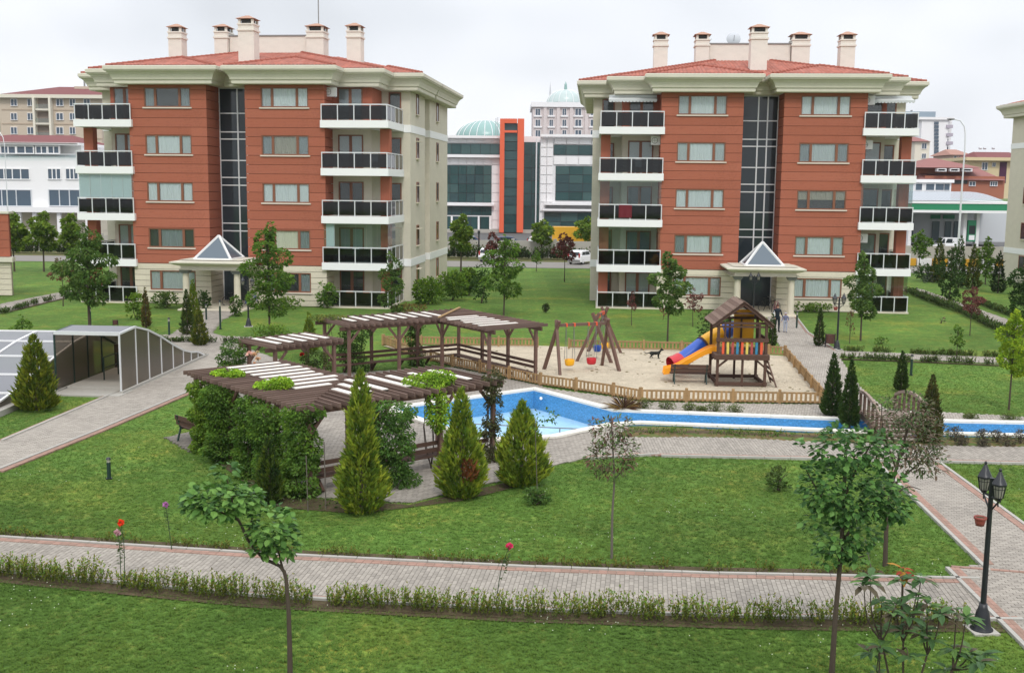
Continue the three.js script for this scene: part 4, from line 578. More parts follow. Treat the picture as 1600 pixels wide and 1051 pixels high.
// ---------- lamps, bollards, bins ----------
function lamp(label, p, ry, pot, cat = 'street lamp') {
  const t = thing('street_lamp', label, cat, [p[0], 0, p[1]], ry); if (p[1] > -25) t.scale.set(1, 1.09, 1);
  mesh('base', new THREE.LatheGeometry([[0.0, 0], [0.21, 0], [0.21, 0.05], [0.17, 0.08], [0.15, 0.2], [0.12, 0.34], [0.085, 0.42], [0.075, 0.5], [0.0, 0.5]].map(q => new THREE.Vector2(...q)), 16), mt.black, t);
  mesh('plinth', bx(0.5, 0.06, 0.5, 0, 0.0, 0), mt.concrete, t);
  mesh('pole', [cyl([0, 0.4, 0], [0, 2.75, 0], 0.055, 0.042, 12), cyl([-0.34, 2.42, 0], [0.34, 2.42, 0], 0.02), cyl([0, 2.15, 0], [0.28, 2.4, 0], 0.016), cyl([0, 2.15, 0], [-0.28, 2.4, 0], 0.016)], mt.black, t);
  for (const s of [-1, 1]) { const g = new THREE.Group(); g.name = 'lantern'; g.position.set(s * 0.27, 2.45, 0); g.scale.setScalar(0.88); t.add(g);
    mesh('lantern_glass', new THREE.CylinderGeometry(0.135, 0.085, 0.26, 6).translate(0, 0.15, 0), mt.lantern ??= P(0.55, 0.53, 0.45, 0.3, { transmission: 0.4, thickness: 0 }), g);
    const fr = [new THREE.CylinderGeometry(0.1, 0.05, 0.06, 6).translate(0, 0, 0).toNonIndexed(), new THREE.CylinderGeometry(0.165, 0.165, 0.03, 6).translate(0, 0.285, 0), new THREE.CylinderGeometry(0.07, 0.16, 0.16, 6).translate(0, 0.38, 0), new THREE.CylinderGeometry(0.03, 0.07, 0.08, 6).translate(0, 0.5, 0), new THREE.SphereGeometry(0.035, 8, 6).translate(0, 0.57, 0), new THREE.CylinderGeometry(0.1, 0.1, 0.012, 6).translate(0, 0.11, 0), new THREE.CylinderGeometry(0.125, 0.125, 0.012, 6).translate(0, 0.2, 0)]; for (let i = 0; i < 12; i++) { const a = i / 12 * 6.283 + 0; fr.push(cyl([0.09 * Math.sin(a), 0.02, 0.09 * Math.cos(a)], [0.14 * Math.sin(a), 0.28, 0.14 * Math.cos(a)], 0.008, 0.008, 4)); } fr.push(new THREE.SphereGeometry(0.025, 6, 5).translate(0, -0.06, 0), cyl([0, -0.16, 0], [0, 0, 0], 0.014)); mesh('lantern_frame', fr, mt.black, g); }
  if (pot) { const h = thing('hanging_flower_pot', pot, 'flower pot', [p[0] - 0.18, 2.08, p[1] + 0.02], 0); const g = new THREE.LatheGeometry([[0, 0], [0.075, 0], [0.09, 0.06], [0.105, 0.13], [0.12, 0.13], [0.12, 0.17], [0.1, 0.17], [0.095, 0.13], [0, 0.13]].map(q => new THREE.Vector2(...q)), 14); mesh('pot', g, M(0.27, 0.06, 0.045, 0.6), h); mesh('soil', new THREE.CylinderGeometry(0.095, 0.095, 0.02, 12).translate(0, 0.14, 0), mt.soil, h); mesh('hoop', [cyl([0.1, 0.15, 0], [0.2, 0.15, 0], 0.008)], mt.black, h); }
  return t;
}
lamp('black double lantern lamp at the right foreground path junction', G(1534, 985), -1.5, 'red flower pot hung on the foreground lamp post');
lamp('black double lantern lamp beside the bin right of the playground path', G(1308, 546), 0.3, 'terracotta pot hung on the lamp beside the brown bin');
lamp('black lamp standing by the left building entrance', G(388, 510), 0.2); lamp('dark lamp in front of the right building entrance', G(1177, 496), 0.2);
function bollard(label, p, h) { const t = thing('bollard_light', label, 'bollard light', [p[0], 0, p[1]], 0, null); mesh('post', cyl([0, 0, 0], [0, h * 0.78, 0], 0.055, 0.055, 10), mt.green, t); mesh('lens', cyl([0, h * 0.78, 0], [0, h * 0.92, 0], 0.05, 0.05, 10), mt.lantern, t); mesh('cap', cyl([0, h * 0.92, 0], [0, h, 0], 0.075, 0.045, 10), mt.black, t); mesh('base', cyl([0, 0, 0], [0, 0.03, 0], 0.09, 0.09, 10), mt.black, t); }
bollard('dark bollard light alone on the left foreground lawn', G(170, 748), 0.62); bollard('dark bollard light at the right lawn behind the bridge', G(1424, 586), 0.95); bollard('tall bollard light on the lawn in front of the left entrance', G(344, 514), 1.7); bollard('shorter bollard light beside the left entrance path', G(322, 500), 1.0); bollard('bollard light on the lawn behind the glazed canopy', G(141, 512), 1.2); bollard('bollard light beside the entrance path of the right building', G(1245, 513), 1.05); bollard('small bollard light at the corner of the right back path', G(1433, 463), 0.7); bollard('thin bollard light at the bend of the left entrance path', G(264, 524), 1.0);
function bin(label, p, s) { const t = thing('litter_bin', label, 'litter bin', [p[0], 0, p[1]]); t.scale.setScalar(s); mesh('bin', (() => { const l = []; for (let i = 0; i < 10; i++) { const a = i / 10 * 6.283; l.push(bx(0.13, 0.5, 0.03, 0, 0.5, 0.22).rotateY(a)); } l.push(new THREE.CylinderGeometry(0.19, 0.17, 0.46, 10).translate(0, 0.49, 0)); return l; })(), M(0.09, 0.035, 0.025, 0.7), t); for (const x of [-0.26, 0.26]) mesh('post', bx(0.05, 0.8, 0.05, x, 0.4, 0), mt.black, t); }
bin('brown slatted litter bin beside the lamp on the right path', G(1297, 543), 0.95); bin('small reddish litter bin on the lawn behind the glazed canopy', G(180, 511), 0.55); bin('dark litter bin beside the left end of the long pergola', G(537, 548), 0.8);
// ---------- foliage ----------
class Leaves {
  constructor() { this.p = []; this.c = []; this.n = []; }
  tri(a, b, c, col) { this.p.push(a[0], a[1], a[2], b[0], b[1], b[2], c[0], c[1], c[2]); for (let i = 0; i < 3; i++) this.c.push(col[0], col[1], col[2]); }
  // d = tip direction, s = side direction, len, wid; folded along the midrib
  leaf(o, d, s, len, wid, col, droop = 0.15, oval = false) {
    const nx = d[1] * s[2] - d[2] * s[1], ny = d[2] * s[0] - d[0] * s[2], nz = d[0] * s[1] - d[1] * s[0], at = (u, v, w) => [o[0] + d[0] * u * len + s[0] * v * wid + nx * w, o[1] + d[1] * u * len + s[1] * v * wid + ny * w - droop * len * u * u, o[2] + d[2] * u * len + s[2] * v * wid + nz * w];
    const f = 0.12 * wid, B = at(0, 0, 0), T = at(1, 0, 0);
    if (!oval) { const L = at(0.45, -0.5, f), Q = at(0.45, 0.5, f); this.tri(B, Q, T, col); this.tri(B, T, L, col); }
    else { const L1 = at(0.22, -0.42, f), L2 = at(0.62, -0.46, f), R1 = at(0.22, 0.42, f), R2 = at(0.62, 0.46, f), m = at(0.5, 0, 0); this.tri(B, R1, m, col); this.tri(R1, R2, m, col); this.tri(R2, T, m, col); this.tri(B, m, L1, col); this.tri(L1, m, L2, col); this.tri(L2, m, T, col); }
  }
  geo() { const g = new THREE.BufferGeometry(); g.setAttribute('position', new THREE.Float32BufferAttribute(this.p, 3)); g.setAttribute('color', new THREE.Float32BufferAttribute(this.c, 3)); g.computeVertexNormals(); return g; }
}
const nrm = a => { const l = Math.hypot(...a) || 1; return [a[0] / l, a[1] / l, a[2] / l]; };
const crs = (a, b) => [a[1] * b[2] - a[2] * b[1], a[2] * b[0] - a[0] * b[2], a[0] * b[1] - a[1] * b[0]];
const rdir = () => { const z = rr(-1, 1), a = R() * 6.283, q = Math.sqrt(1 - z * z); return [q * Math.cos(a), z, q * Math.sin(a)]; };
const hueB = (c, v = 0.3) => { const k = 1 + rr(-v, v); return [c[0] * k, c[1] * k, c[2] * k]; };
const hue = (c, v = 0.3) => { const k = 1.65 * (1 + rr(-v, v)), y = rr(-0.12, 0.2); return [c[0] * k * (1.08 + y), c[1] * k, c[2] * k * (0.75 - y * 0.4)]; };
// crown: leaves gathered in clumps through ellipsoid blobs [x,y,z,rx,ry,rz]
function crown(L, blobs, n, size, c1, c2, { gap = 0.0, droop = 0.15, oval = false, ratio = 0.62, shell = 0.5, freq = 2.2, up = 0.25 } = {}) {
  const vol = blobs.map(b => b[3] * b[4] + 0.001), tot = vol.reduce((a, b) => a + b), off = rr(0, 50);
  for (let i = 0; i < n; i++) {
    let k = R() * tot, j = 0; while ((k -= vol[j]) > 0 && j < blobs.length - 1) j++;
    const b = blobs[j], d = rdir(), r = shell + (1 - shell) * Math.sqrt(R()), x = b[0] + d[0] * b[3] * r, y = b[1] + d[1] * b[4] * r, z = b[2] + d[2] * b[5] * r;
    const q = n3(x * freq + off, y * freq, z * freq); if (q < gap - 0.25 * R()) continue;
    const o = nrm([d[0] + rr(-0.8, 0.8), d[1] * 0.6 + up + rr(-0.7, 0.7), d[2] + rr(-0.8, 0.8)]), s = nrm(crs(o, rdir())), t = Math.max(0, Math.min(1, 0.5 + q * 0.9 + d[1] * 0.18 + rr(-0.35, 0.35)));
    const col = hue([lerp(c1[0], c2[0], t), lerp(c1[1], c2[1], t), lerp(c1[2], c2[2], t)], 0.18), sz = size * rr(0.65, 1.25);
    L.leaf([x, y, z], o, s, sz, sz * ratio, col, droop, oval);
  }
}
const GREEN = [0.026, 0.062, 0.014], LIGHT = [0.075, 0.15, 0.026], DEEP = [0.018, 0.042, 0.014], GOLD = [0.185, 0.25, 0.034], GOLD2 = [0.06, 0.115, 0.02], PURP = [0.055, 0.022, 0.03], PURP2 = [0.11, 0.045, 0.05];
function tree(name, label, cat, base, h, blobs, n, size, c1, c2, o = {}, grp) {
  const t = thing(name, label, cat, [base[0], 0, base[1]], 0, grp), lean = o.lean ?? 0, th = o.trunk ?? h * 0.5, r = o.r ?? 0.05;
  mesh('trunk', limb([[0, -0.05, 0], [lean * 0.3 + rr(-0.04, 0.04), th * 0.5, rr(-0.04, 0.04)], [lean, th, 0], [lean * 1.2, lerp(th, h, 0.7), 0]], r, r * 0.3), o.bark ?? mt.bark, t);
  const br = []; for (const b of blobs) { const y0 = Math.min(b[1] - 0.1, th * rr(0.75, 1)); br.push(limb([[lean * y0 / th, y0, 0], [lerp(lean, b[0], 0.5), lerp(y0, b[1], 0.6), b[2] * 0.5], [b[0], b[1] + b[4] * 0.3, b[2]]], r * 0.42, r * 0.1, 5, 3)); }
  mesh('branches', br, o.bark ?? mt.bark, t);
  const L = new Leaves(); crown(L, blobs, n, size, c1, c2, o); mesh('crown', L.geo(), o.mat ?? mt.leaf, t, 'stuff'); return t;
}
const blobsOf = (h, y0, w, k, d = w) => { const B = []; for (let i = 0; i < k; i++) { const u = (i + 0.5) / k, y = lerp(y0, h, u), e = Math.sin(Math.PI * Math.min(1, 0.18 + u * 0.78)) * w, a = i * 2.4 + rr(-0.4, 0.4), q = e * 0.45; B.push([Math.cos(a) * q, y, Math.sin(a) * q, e * rr(0.5, 0.7), (h - y0) / k * rr(0.75, 1.1), e * rr(0.5, 0.7)]); } return B; };
// real-size placement from a surveyed foot and the pixel extent in the photograph
const scl = b => -b[1] / 1700 * 1.004;   // metres per photo pixel
function sapling(label, foot, top, w, y0, n, size, c1, c2, o = {}, name = 'garden_tree', cat = 'tree', grp) { n = Math.round(n * 1.5); const b = G(...foot), m = scl(b) * Math.hypot(1, 0.1), h = (foot[1] - top) * m, B = blobsOf(h - size * 0.4, (foot[1] - y0) * m, w * m * 0.5, o.k ?? 8); return tree(name, label, cat, b, h, B, n, size, c1, c2, { trunk: h * 0.75, ...o }, grp); }
function conifer(label, foot, top, w, c1, c2, { n = 2600, len = 0.2, wid = 0.055, pointy = 1, flare = 1, name = 'conifer', prof, brown } = {}) {
  const b = G(...foot), m = scl(b), h = (foot[1] - top) * m * 1.06, rad = w * m * 0.5, t = thing(name, label, name === 'conifer' ? 'conifer' : 'cypress', [b[0], 0, b[1] - rad * 0.5]);
  mesh('trunk', limb([[0, -0.05, 0], [0, h * 0.5, 0], [0, h * 0.85, 0]], 0.07, 0.015), mt.bark, t);
  if (Array.isArray(prof)) { const T = prof; prof = u => { let i = 0; while (i < T.length - 2 && u > T[i + 1][0]) i++; return lerp(T[i][1], T[i + 1][1], (u - T[i][0]) / (T[i + 1][0] - T[i][0])); }; }
  const L = new Leaves(), pf = prof ?? (u => Math.pow(1 - u, 0.72) * Math.min(1, 0.55 + u * 5)), of = rr(0, 40);
  for (let i = 0; i < n; i++) {
    const u = R() < 0.8 ? 1 - Math.sqrt(1 - R() * 0.985) : R(), a = R() * 6.283, lump = 1 + 0.42 * n3(Math.cos(a) * 1.9 + of, u * h * 1.9, Math.sin(a) * 1.9), r0 = pf(u) * rad * lump, r = r0 * Math.sqrt(rr(0.35, 1)), x = Math.cos(a) * r, z = Math.sin(a) * r, y = u * h * 0.965 + 0.03;
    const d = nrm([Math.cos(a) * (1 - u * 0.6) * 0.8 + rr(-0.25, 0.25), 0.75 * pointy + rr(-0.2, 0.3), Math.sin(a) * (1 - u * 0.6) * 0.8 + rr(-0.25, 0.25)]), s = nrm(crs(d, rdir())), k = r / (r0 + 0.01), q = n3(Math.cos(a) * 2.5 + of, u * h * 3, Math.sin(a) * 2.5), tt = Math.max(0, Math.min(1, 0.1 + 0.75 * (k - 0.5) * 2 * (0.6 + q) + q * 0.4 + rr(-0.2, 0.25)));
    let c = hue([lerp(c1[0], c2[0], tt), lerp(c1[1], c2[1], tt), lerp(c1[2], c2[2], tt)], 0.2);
    if (brown && Math.abs(u - brown[0]) < 0.1 && Math.abs(((a - brown[1] + 9.42) % 6.283) - 3.1416) < 0.35) c = hue([0.14, 0.06, 0.03], 0.3);
    for (let e = 0; e < 2; e++) L.leaf([x, y, z], nrm([d[0] + rr(-0.3, 0.3), d[1] + rr(-0.1, 0.2), d[2] + rr(-0.3, 0.3)]), s, len * rr(0.6, 1.2) * (k > 0.9 && i % 5 === 0 ? 1.7 : 1), wid * rr(0.8, 1.3), c, 0.02);
  }
  mesh('foliage', L.geo(), mt.leaf, t, 'stuff'); return t;
}
function bush(label, foot, w, h, n, size, c1, c2, o = {}, name = 'shrub', cat = 'shrub', grp) { // foot px, width and height in px
  const b = G(...foot), m = scl(b), W = w * m / 2, H = h * m, t = thing(name, label, cat, [b[0], 0, b[1] - W * 0.3], 0, grp), B = []; const k = o.k ?? 5;
  for (let i = 0; i < k; i++) { const a = i * 2.4, q = k > 1 ? W * 0.42 : 0; B.push([Math.cos(a) * q, H * rr(0.42, 0.58), Math.sin(a) * q * 0.7, W * rr(0.5, 0.68), H * rr(0.4, 0.5), W * rr(0.45, 0.6)]); }
  const st = []; for (let i = 0; i < 4; i++) st.push(limb([[rr(-0.05, 0.05), 0, rr(-0.05, 0.05)], [rr(-0.4, 0.4) * W, H * 0.4, rr(-0.3, 0.3) * W], [rr(-0.7, 0.7) * W, H * 0.75, rr(-0.5, 0.5) * W]], 0.02, 0.006, 5, 2)); mesh('stems', st, mt.bark, t);
  const L = new Leaves(); crown(L, B, n, size, c1, c2, { up: 0.5, shell: 0.35, ...o }); mesh('foliage', L.geo(), mt.leaf, t, 'stuff'); return t;
}
R = rng(41);
// --- trees of the middle distance
sapling('bushy weeping tree left of the left building balconies', [140, 512], 352, 98, 470, 5200, 0.17, GREEN, [0.06, 0.115, 0.03], { gap: -0.1, k: 10, droop: 0.5, up: -0.1, r: 0.1 });
sapling('upright tree in front of the right half of the left building', [421, 530], 350, 84, 486, 4200, 0.18, GREEN, LIGHT, { gap: -0.12, k: 9, droop: 0.3, r: 0.07 });
sapling('loose tree at the right corner balcony of the left building', [612, 492], 398, 50, 486, 1900, 0.17, GREEN, [0.06, 0.11, 0.03], { gap: -0.05, k: 7, r: 0.05 });
sapling('tree standing alone on the lawn between the two buildings', [787, 492], 368, 76, 458, 2600, 0.22, GREEN, LIGHT, { gap: -0.02, k: 7, droop: 0.4, r: 0.07 });
sapling('tree on the lawn behind the playground left of the slide tower', [1043, 536], 396, 68, 486, 3600, 0.17, GREEN, [0.085, 0.15, 0.05], { gap: -0.12, k: 8, r: 0.06 });
sapling('tree in front of the right balconies of the right building', [1345, 532], 398, 58, 492, 3200, 0.16, GREEN, [0.085, 0.15, 0.05], { gap: -0.15, k: 8, r: 0.06 });
sapling('bright yellow-green young tree at the right edge lawn', [1577, 640], 486, 66, 580, 2600, 0.13, [0.07, 0.14, 0.015], [0.2, 0.3, 0.03], { gap: -0.15, k: 7, r: 0.045 });
sapling('tree beside the cream building at the right edge', [1600, 520], 398, 60, 500, 2600, 0.18, DEEP, GREEN, { gap: -0.15, k: 7, r: 0.07 });
sapling('small purple-leaved plum tree beside the right back path', [1516, 524], 450, 42, 490, 1400, 0.11, PURP, PURP2, { gap: -0.05, k: 6, r: 0.035 });
sapling('dark red narrow young tree on the lawn by the right building', [987, 508], 456, 14, 482, 260, 0.11, PURP, PURP2, { k: 4, r: 0.03 });
sapling('dark red sapling near the tree behind the playground', [1083, 510], 452, 34, 484, 600, 0.12, PURP, PURP2, { k: 5, r: 0.03 });
sapling('dark brown-leaved slim sapling right of the playground tree', [1036, 500], 468, 10, 490, 120, 0.1, PURP, PURP2, { k: 3, r: 0.02 });
sapling('slim young tree at the right beside the lamp', [1328, 536], 480, 16, 520, 160, 0.1, GREEN, PURP2, { k: 4, r: 0.025 });
sapling('small round-headed green sapling on the right lawn', [1495, 560], 508, 28, 538, 500, 0.12, GREEN, LIGHT, { k: 5, r: 0.025 });
sapling('thin-stemmed tree in front of the wall left of the parked car', [882, 440], 366, 40, 402, 700, 0.3, PURP, PURP2, { k: 5, r: 0.05 });
sapling('purple tree beside the white car behind the left shrubs', [770, 432], 366, 26, 402, 600, 0.3, [0.04, 0.02, 0.028], PURP2, { k: 5, r: 0.06 });
sapling('thin young tree between the purple tree and the wall', [838, 424], 392, 18, 410, 200, 0.22, GREEN, LIGHT, { k: 4, r: 0.04 });
[['round street tree beyond the wall left of the mall tower', 720, 424, 340, 42], ['round street tree beyond the wall in the middle of the gap', 846, 404, 345, 42], ['round street tree beyond the wall right above the parked car', 915, 398, 341, 44], ['round tree at the far left beside the white building', 22, 424, 334, 44], ['round tree beyond the wall left of the weeping tree', 68, 424, 334, 54], ['tree at the left building corner in front of the wall', 112, 424, 336, 34]].forEach(([l, x, f, t, w]) => sapling(l, [x, f], t, w, f - (f - t) * 0.42, 1500, 0.36, [0.04, 0.085, 0.014], [0.11, 0.18, 0.03], { gap: -0.2, k: 6, r: 0.1, trunk: (f - t) * 0.05 }, 'street_tree', 'tree'));
sapling('small bare-stemmed tree at the far left lawn', [98, 478], 405, 40, 440, 500, 0.16, GREEN, PURP2, { k: 5, r: 0.04, gap: 0.05 });
sapling('small leafy sapling on the lawn behind the gold conifer', [36, 545], 492, 40, 525, 500, 0.13, GREEN, LIGHT, { k: 5, r: 0.03, gap: 0 });
sapling('leafy tree in front of the gas station behind the right building', [1436, 428], 362, 34, 400, 900, 0.3, GREEN, LIGHT, { k: 6, r: 0.06 });
sapling('light green tree left of the right edge building', [1540, 444], 374, 34, 430, 1200, 0.26, [0.035, 0.075, 0.014], LIGHT, { k: 7, r: 0.06 });
sapling('loose dark tree leaning over the right back path', [1484, 470], 380, 50, 470, 1500, 0.22, DEEP, GREEN, { k: 8, r: 0.05, gap: 0.0 });
// --- conifers
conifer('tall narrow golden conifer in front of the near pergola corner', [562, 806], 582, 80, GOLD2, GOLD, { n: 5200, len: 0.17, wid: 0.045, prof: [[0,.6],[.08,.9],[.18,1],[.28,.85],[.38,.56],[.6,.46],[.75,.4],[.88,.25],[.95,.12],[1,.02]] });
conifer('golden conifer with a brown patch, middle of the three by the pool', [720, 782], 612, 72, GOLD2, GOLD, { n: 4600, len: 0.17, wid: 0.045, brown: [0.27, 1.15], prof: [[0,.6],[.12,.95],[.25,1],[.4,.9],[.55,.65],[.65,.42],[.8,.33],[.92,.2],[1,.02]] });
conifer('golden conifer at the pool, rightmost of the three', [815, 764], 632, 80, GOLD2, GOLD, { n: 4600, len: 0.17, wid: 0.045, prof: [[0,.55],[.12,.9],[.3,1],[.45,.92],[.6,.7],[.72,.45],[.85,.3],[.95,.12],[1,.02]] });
conifer('golden conifer beside the stair canopy at the left', [50, 644], 530, 68, [0.045, 0.08, 0.012], [0.13, 0.165, 0.02], { n: 3600, len: 0.2, wid: 0.055 });
conifer('small dark green conifer among the left climbers', [418, 790], 688, 48, DEEP, [0.06, 0.1, 0.015], { n: 2200, len: 0.14, wid: 0.04 });
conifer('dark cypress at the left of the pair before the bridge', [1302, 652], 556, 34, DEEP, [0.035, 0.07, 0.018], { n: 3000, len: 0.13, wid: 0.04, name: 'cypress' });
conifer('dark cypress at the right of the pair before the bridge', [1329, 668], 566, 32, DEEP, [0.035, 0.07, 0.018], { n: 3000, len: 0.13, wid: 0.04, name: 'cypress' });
conifer('dark slim cypress behind the footbridge', [1410, 612], 552, 22, DEEP, [0.04, 0.07, 0.02], { n: 1500, len: 0.13, wid: 0.04, name: 'cypress' });
conifer('brownish cypress right of the footbridge', [1456, 694], 590, 40, [0.03, 0.045, 0.016], [0.085, 0.08, 0.035], { n: 3000, len: 0.12, wid: 0.04, name: 'cypress' });
conifer('slim dark cypress beside the right litter bin', [1281, 542], 484, 16, DEEP, [0.04, 0.065, 0.022], { n: 900, len: 0.14, wid: 0.045, name: 'cypress' });
conifer('small golden-green cypress on the lawn behind the canopy', [310, 541], 484, 26, [0.035, 0.06, 0.012], [0.10, 0.12, 0.02], { n: 1500, len: 0.15, wid: 0.05, name: 'cypress' });
conifer('slim cypress at the left edge of the entrance path', [291, 524], 456, 20, DEEP, [0.06, 0.085, 0.02], { n: 1200, len: 0.16, wid: 0.05, name: 'cypress' });
conifer('golden slim conifer against the left entrance column', [301, 506], 440, 20, GOLD2, [0.12, 0.15, 0.02], { n: 1100, len: 0.17, wid: 0.055, name: 'cypress' });
conifer('reddish slim conifer on the lawn in front of the left building', [227, 512], 452, 14, [0.045, 0.05, 0.016], [0.10, 0.075, 0.035], { n: 700, len: 0.16, wid: 0.05, name: 'cypress' });
conifer('dark cypress at the base of the right edge building', [1562, 458], 396, 22, [0.012, 0.025, 0.008], DEEP, { n: 1000, len: 0.22, wid: 0.07, name: 'cypress' });
conifer('golden-topped conifer left in the row by the right back path', [1468, 442], 376, 24, DEEP, [0.09, 0.11, 0.02], { n: 1100, len: 0.24, wid: 0.08 }); conifer('dark conifer in the middle of the row by the right back path', [1500, 450], 372, 22, DEEP, [0.045, 0.08, 0.018], { n: 1100, len: 0.24, wid: 0.08 }); conifer('golden-topped conifer right in the row by the right back path', [1522, 452], 386, 24, DEEP, [0.09, 0.11, 0.02], { n: 1100, len: 0.24, wid: 0.08 });
conifer('small dark conifer at the playground path beside the two walkers', [1207, 542], 492, 14, [0.02, 0.04, 0.012], [0.045, 0.08, 0.02], { n: 700, len: 0.14, wid: 0.045, name: 'cypress' });
conifer('golden conifer behind the left end of the long pergola', [482, 552], 492, 24, GOLD2, [0.13, 0.17, 0.02], { n: 1100, len: 0.16, wid: 0.05 });
// --- shrubs
[['big round green shrub nearest the left building side wall', 668, 476, 46, 44], ['big round green shrub second from the left building side wall', 706, 470, 48, 46], ['round green shrub third from the left building side wall', 732, 462, 36, 42]].forEach(([l, x, y, w, h]) => bush(l, [x, y], w, h, 1500, 0.22, [0.03, 0.07, 0.012], [0.09, 0.17, 0.022], { gap: -0.3 }));
bush('dark grey-green shrub between the hedge and the lone tree', [752, 474], 30, 62, 900, 0.2, DEEP, GREEN, {}); bush('rounded shrub below the right corner of the left building', [510, 482], 34, 40, 1000, 0.2, GREEN, LIGHT, {}); bush('leafy light green shrub before the left ground floor terrace', [212, 500], 36, 46, 1000, 0.18, [0.035, 0.075, 0.012], [0.085, 0.16, 0.02], {});
bush('grey-green shrub under the left ground floor window', [256, 482], 44, 26, 800, 0.2, GREEN, [0.06, 0.1, 0.03], {}); bush('low shrub between the columns of the left entrance', [318, 484], 22, 30, 400, 0.2, DEEP, GREEN, {}); bush('climbing shrub at the foot of the right column of the left entrance', [368, 494], 18, 32, 500, 0.18, DEEP, [0.05, 0.1, 0.02], {});
bush('low clipped hedge at the base of the left building', [436, 484], 76, 18, 900, 0.18, [0.03, 0.065, 0.012], [0.07, 0.13, 0.02], { k: 7 }); bush('large grey-green shrub left of the right entrance', [1148, 478], 48, 56, 1400, 0.2, [0.03, 0.055, 0.022], [0.055, 0.09, 0.035], { k: 6 }); bush('shrub at the left window of the right building', [1088, 482], 44, 22, 700, 0.2, DEEP, [0.05, 0.1, 0.02], {});
bush('blue-green shrub behind the slide tower', [1120, 536], 60, 50, 1500, 0.16, [0.02, 0.045, 0.02], [0.045, 0.08, 0.03], { k: 6 }); bush('bright green climber on the right column of the right entrance', [1228, 484], 18, 84, 900, 0.18, GREEN, LIGHT, { k: 3 }); bush('low clipped hedge right of the right entrance', [1272, 488], 64, 16, 900, 0.18, [0.03, 0.065, 0.012], [0.075, 0.14, 0.02], { k: 7 }); bush('reddish shrub beside the right entrance column', [1248, 482], 18, 28, 400, 0.18, PURP, [0.1, 0.05, 0.03], {}); bush('shrub under the right ground floor window of the right building', [1290, 476], 30, 24, 500, 0.2, GREEN, [0.06, 0.11, 0.03], {}); bush('dark shrub at the right ground corner of the right building', [1320, 484], 36, 40, 900, 0.2, DEEP, GREEN, {});
bush('small dark round shrub on the lawn between the buildings', [853, 488], 11, 14, 420, 0.1, DEEP, [0.03, 0.04, 0.02], { k: 5, gap: -0.6 }); bush('reddish spreading shrub beyond the long pergola', [640, 490], 60, 14, 500, 0.18, [0.06, 0.05, 0.02], [0.10, 0.08, 0.03], {}); bush('large dark shrub before the gas station wall', [1456, 440], 48, 26, 900, 0.3, DEEP, GREEN, {}); bush('small red-flowered shrub at the right back lawn', [1472, 505], 10, 10, 60, 0.14, GREEN, [0.2, 0.16, 0.15], { k: 2 });
bush('thin conifer-like shrub on the lawn before the channel', [1218, 768], 42, 40, 420, 0.12, GREEN, [0.05, 0.08, 0.03], { k: 3, gap: 0 }); bush('small pale plant on the lawn before the right building', [1378, 538], 22, 12, 160, 0.12, GREEN, LIGHT, { k: 3 }); bush('lone low green shrub at the foot of a staked sapling by the pool', [838, 790], 46, 26, 420, 0.11, GREEN, [0.05, 0.1, 0.03], { k: 3 }); bush('low dark shrub at the left path corner', [236, 528], 20, 14, 260, 0.14, GREEN, LIGHT, { k: 3 }); bush('leafy shrub behind the small pergola', [420, 548], 66, 40, 1500, 0.15, [0.035, 0.075, 0.014], [0.085, 0.16, 0.03], { k: 6 });
{ const lav = (list, c1, c2, g) => list.forEach(([l, x, y, w, h]) => bush(l, [x, y], w, h, 420, 0.09, c1, c2, { k: 3, ratio: 0.3, gap: -0.4 }, 'lavender', 'lavender'));
  lav([['grey-green lavender clump beside the spiky plant at the channel', 1006, 640, 26, 18], ['second lavender clump from the spiky plant at the channel', 1042, 641, 28, 14], ['third lavender clump from the spiky plant at the channel', 1078, 643, 22, 12], ['smaller lavender clump fourth from the spiky plant', 1096, 644, 16, 9], ['fifth and widest lavender clump along the channel', 1118, 645, 32, 16], ['last lavender clump of the row before the cypress pair', 1148, 646, 28, 12]], [0.04, 0.06, 0.026], [0.085, 0.12, 0.05]);
  lav([['purple-grey lavender clump first right of the brownish cypress', 1492, 688, 26, 22], ['green-grey lavender clump second right of the brownish cypress', 1503, 697, 24, 18], ['lavender clump third right of the brownish cypress', 1536, 692, 26, 22], ['low lavender clump fourth right of the brownish cypress', 1538, 699, 22, 13], ['lavender clump fifth right of the brownish cypress', 1560, 692, 24, 22], ['wide lavender clump sixth right of the brownish cypress', 1576, 698, 30, 16], ['lavender clump at the right edge by the channel', 1596, 694, 24, 24]], [0.04, 0.042, 0.036], [0.085, 0.082, 0.075]);
  lav([['lavender clump on the far channel side left of two', 1518, 656, 24, 10], ['lavender clump on the far channel side right of two', 1580, 658, 34, 12]], [0.04, 0.065, 0.02], [0.09, 0.13, 0.05]); }
{ const b = G(975, 641), t = thing('flax_plant', 'spiky bronze flax plant at the bend of the pool rim', 'plant', [b[0], 0.03, b[1]]), L = new Leaves(); R = rng(15); for (let i = 0; i < 120; i++) { const a = R() * 6.283, e = rr(0.25, 1.25), d = [Math.cos(a) * Math.cos(e), Math.sin(e), Math.sin(a) * Math.cos(e)], s = nrm(crs(d, [0, 1, 0.01])), l = rr(0.6, 1.05); L.leaf([d[0] * 0.05, 0.02, d[2] * 0.05], d, s, l, 0.045, hue(R() < 0.3 ? [0.2, 0.15, 0.07] : [0.06, 0.035, 0.03], 0.3), 0.22); } mesh('leaves', L.geo(), mt.leaf, t, 'stuff'); mesh('crown_base', new THREE.SphereGeometry(0.1, 8, 6), mt.soil, t); }
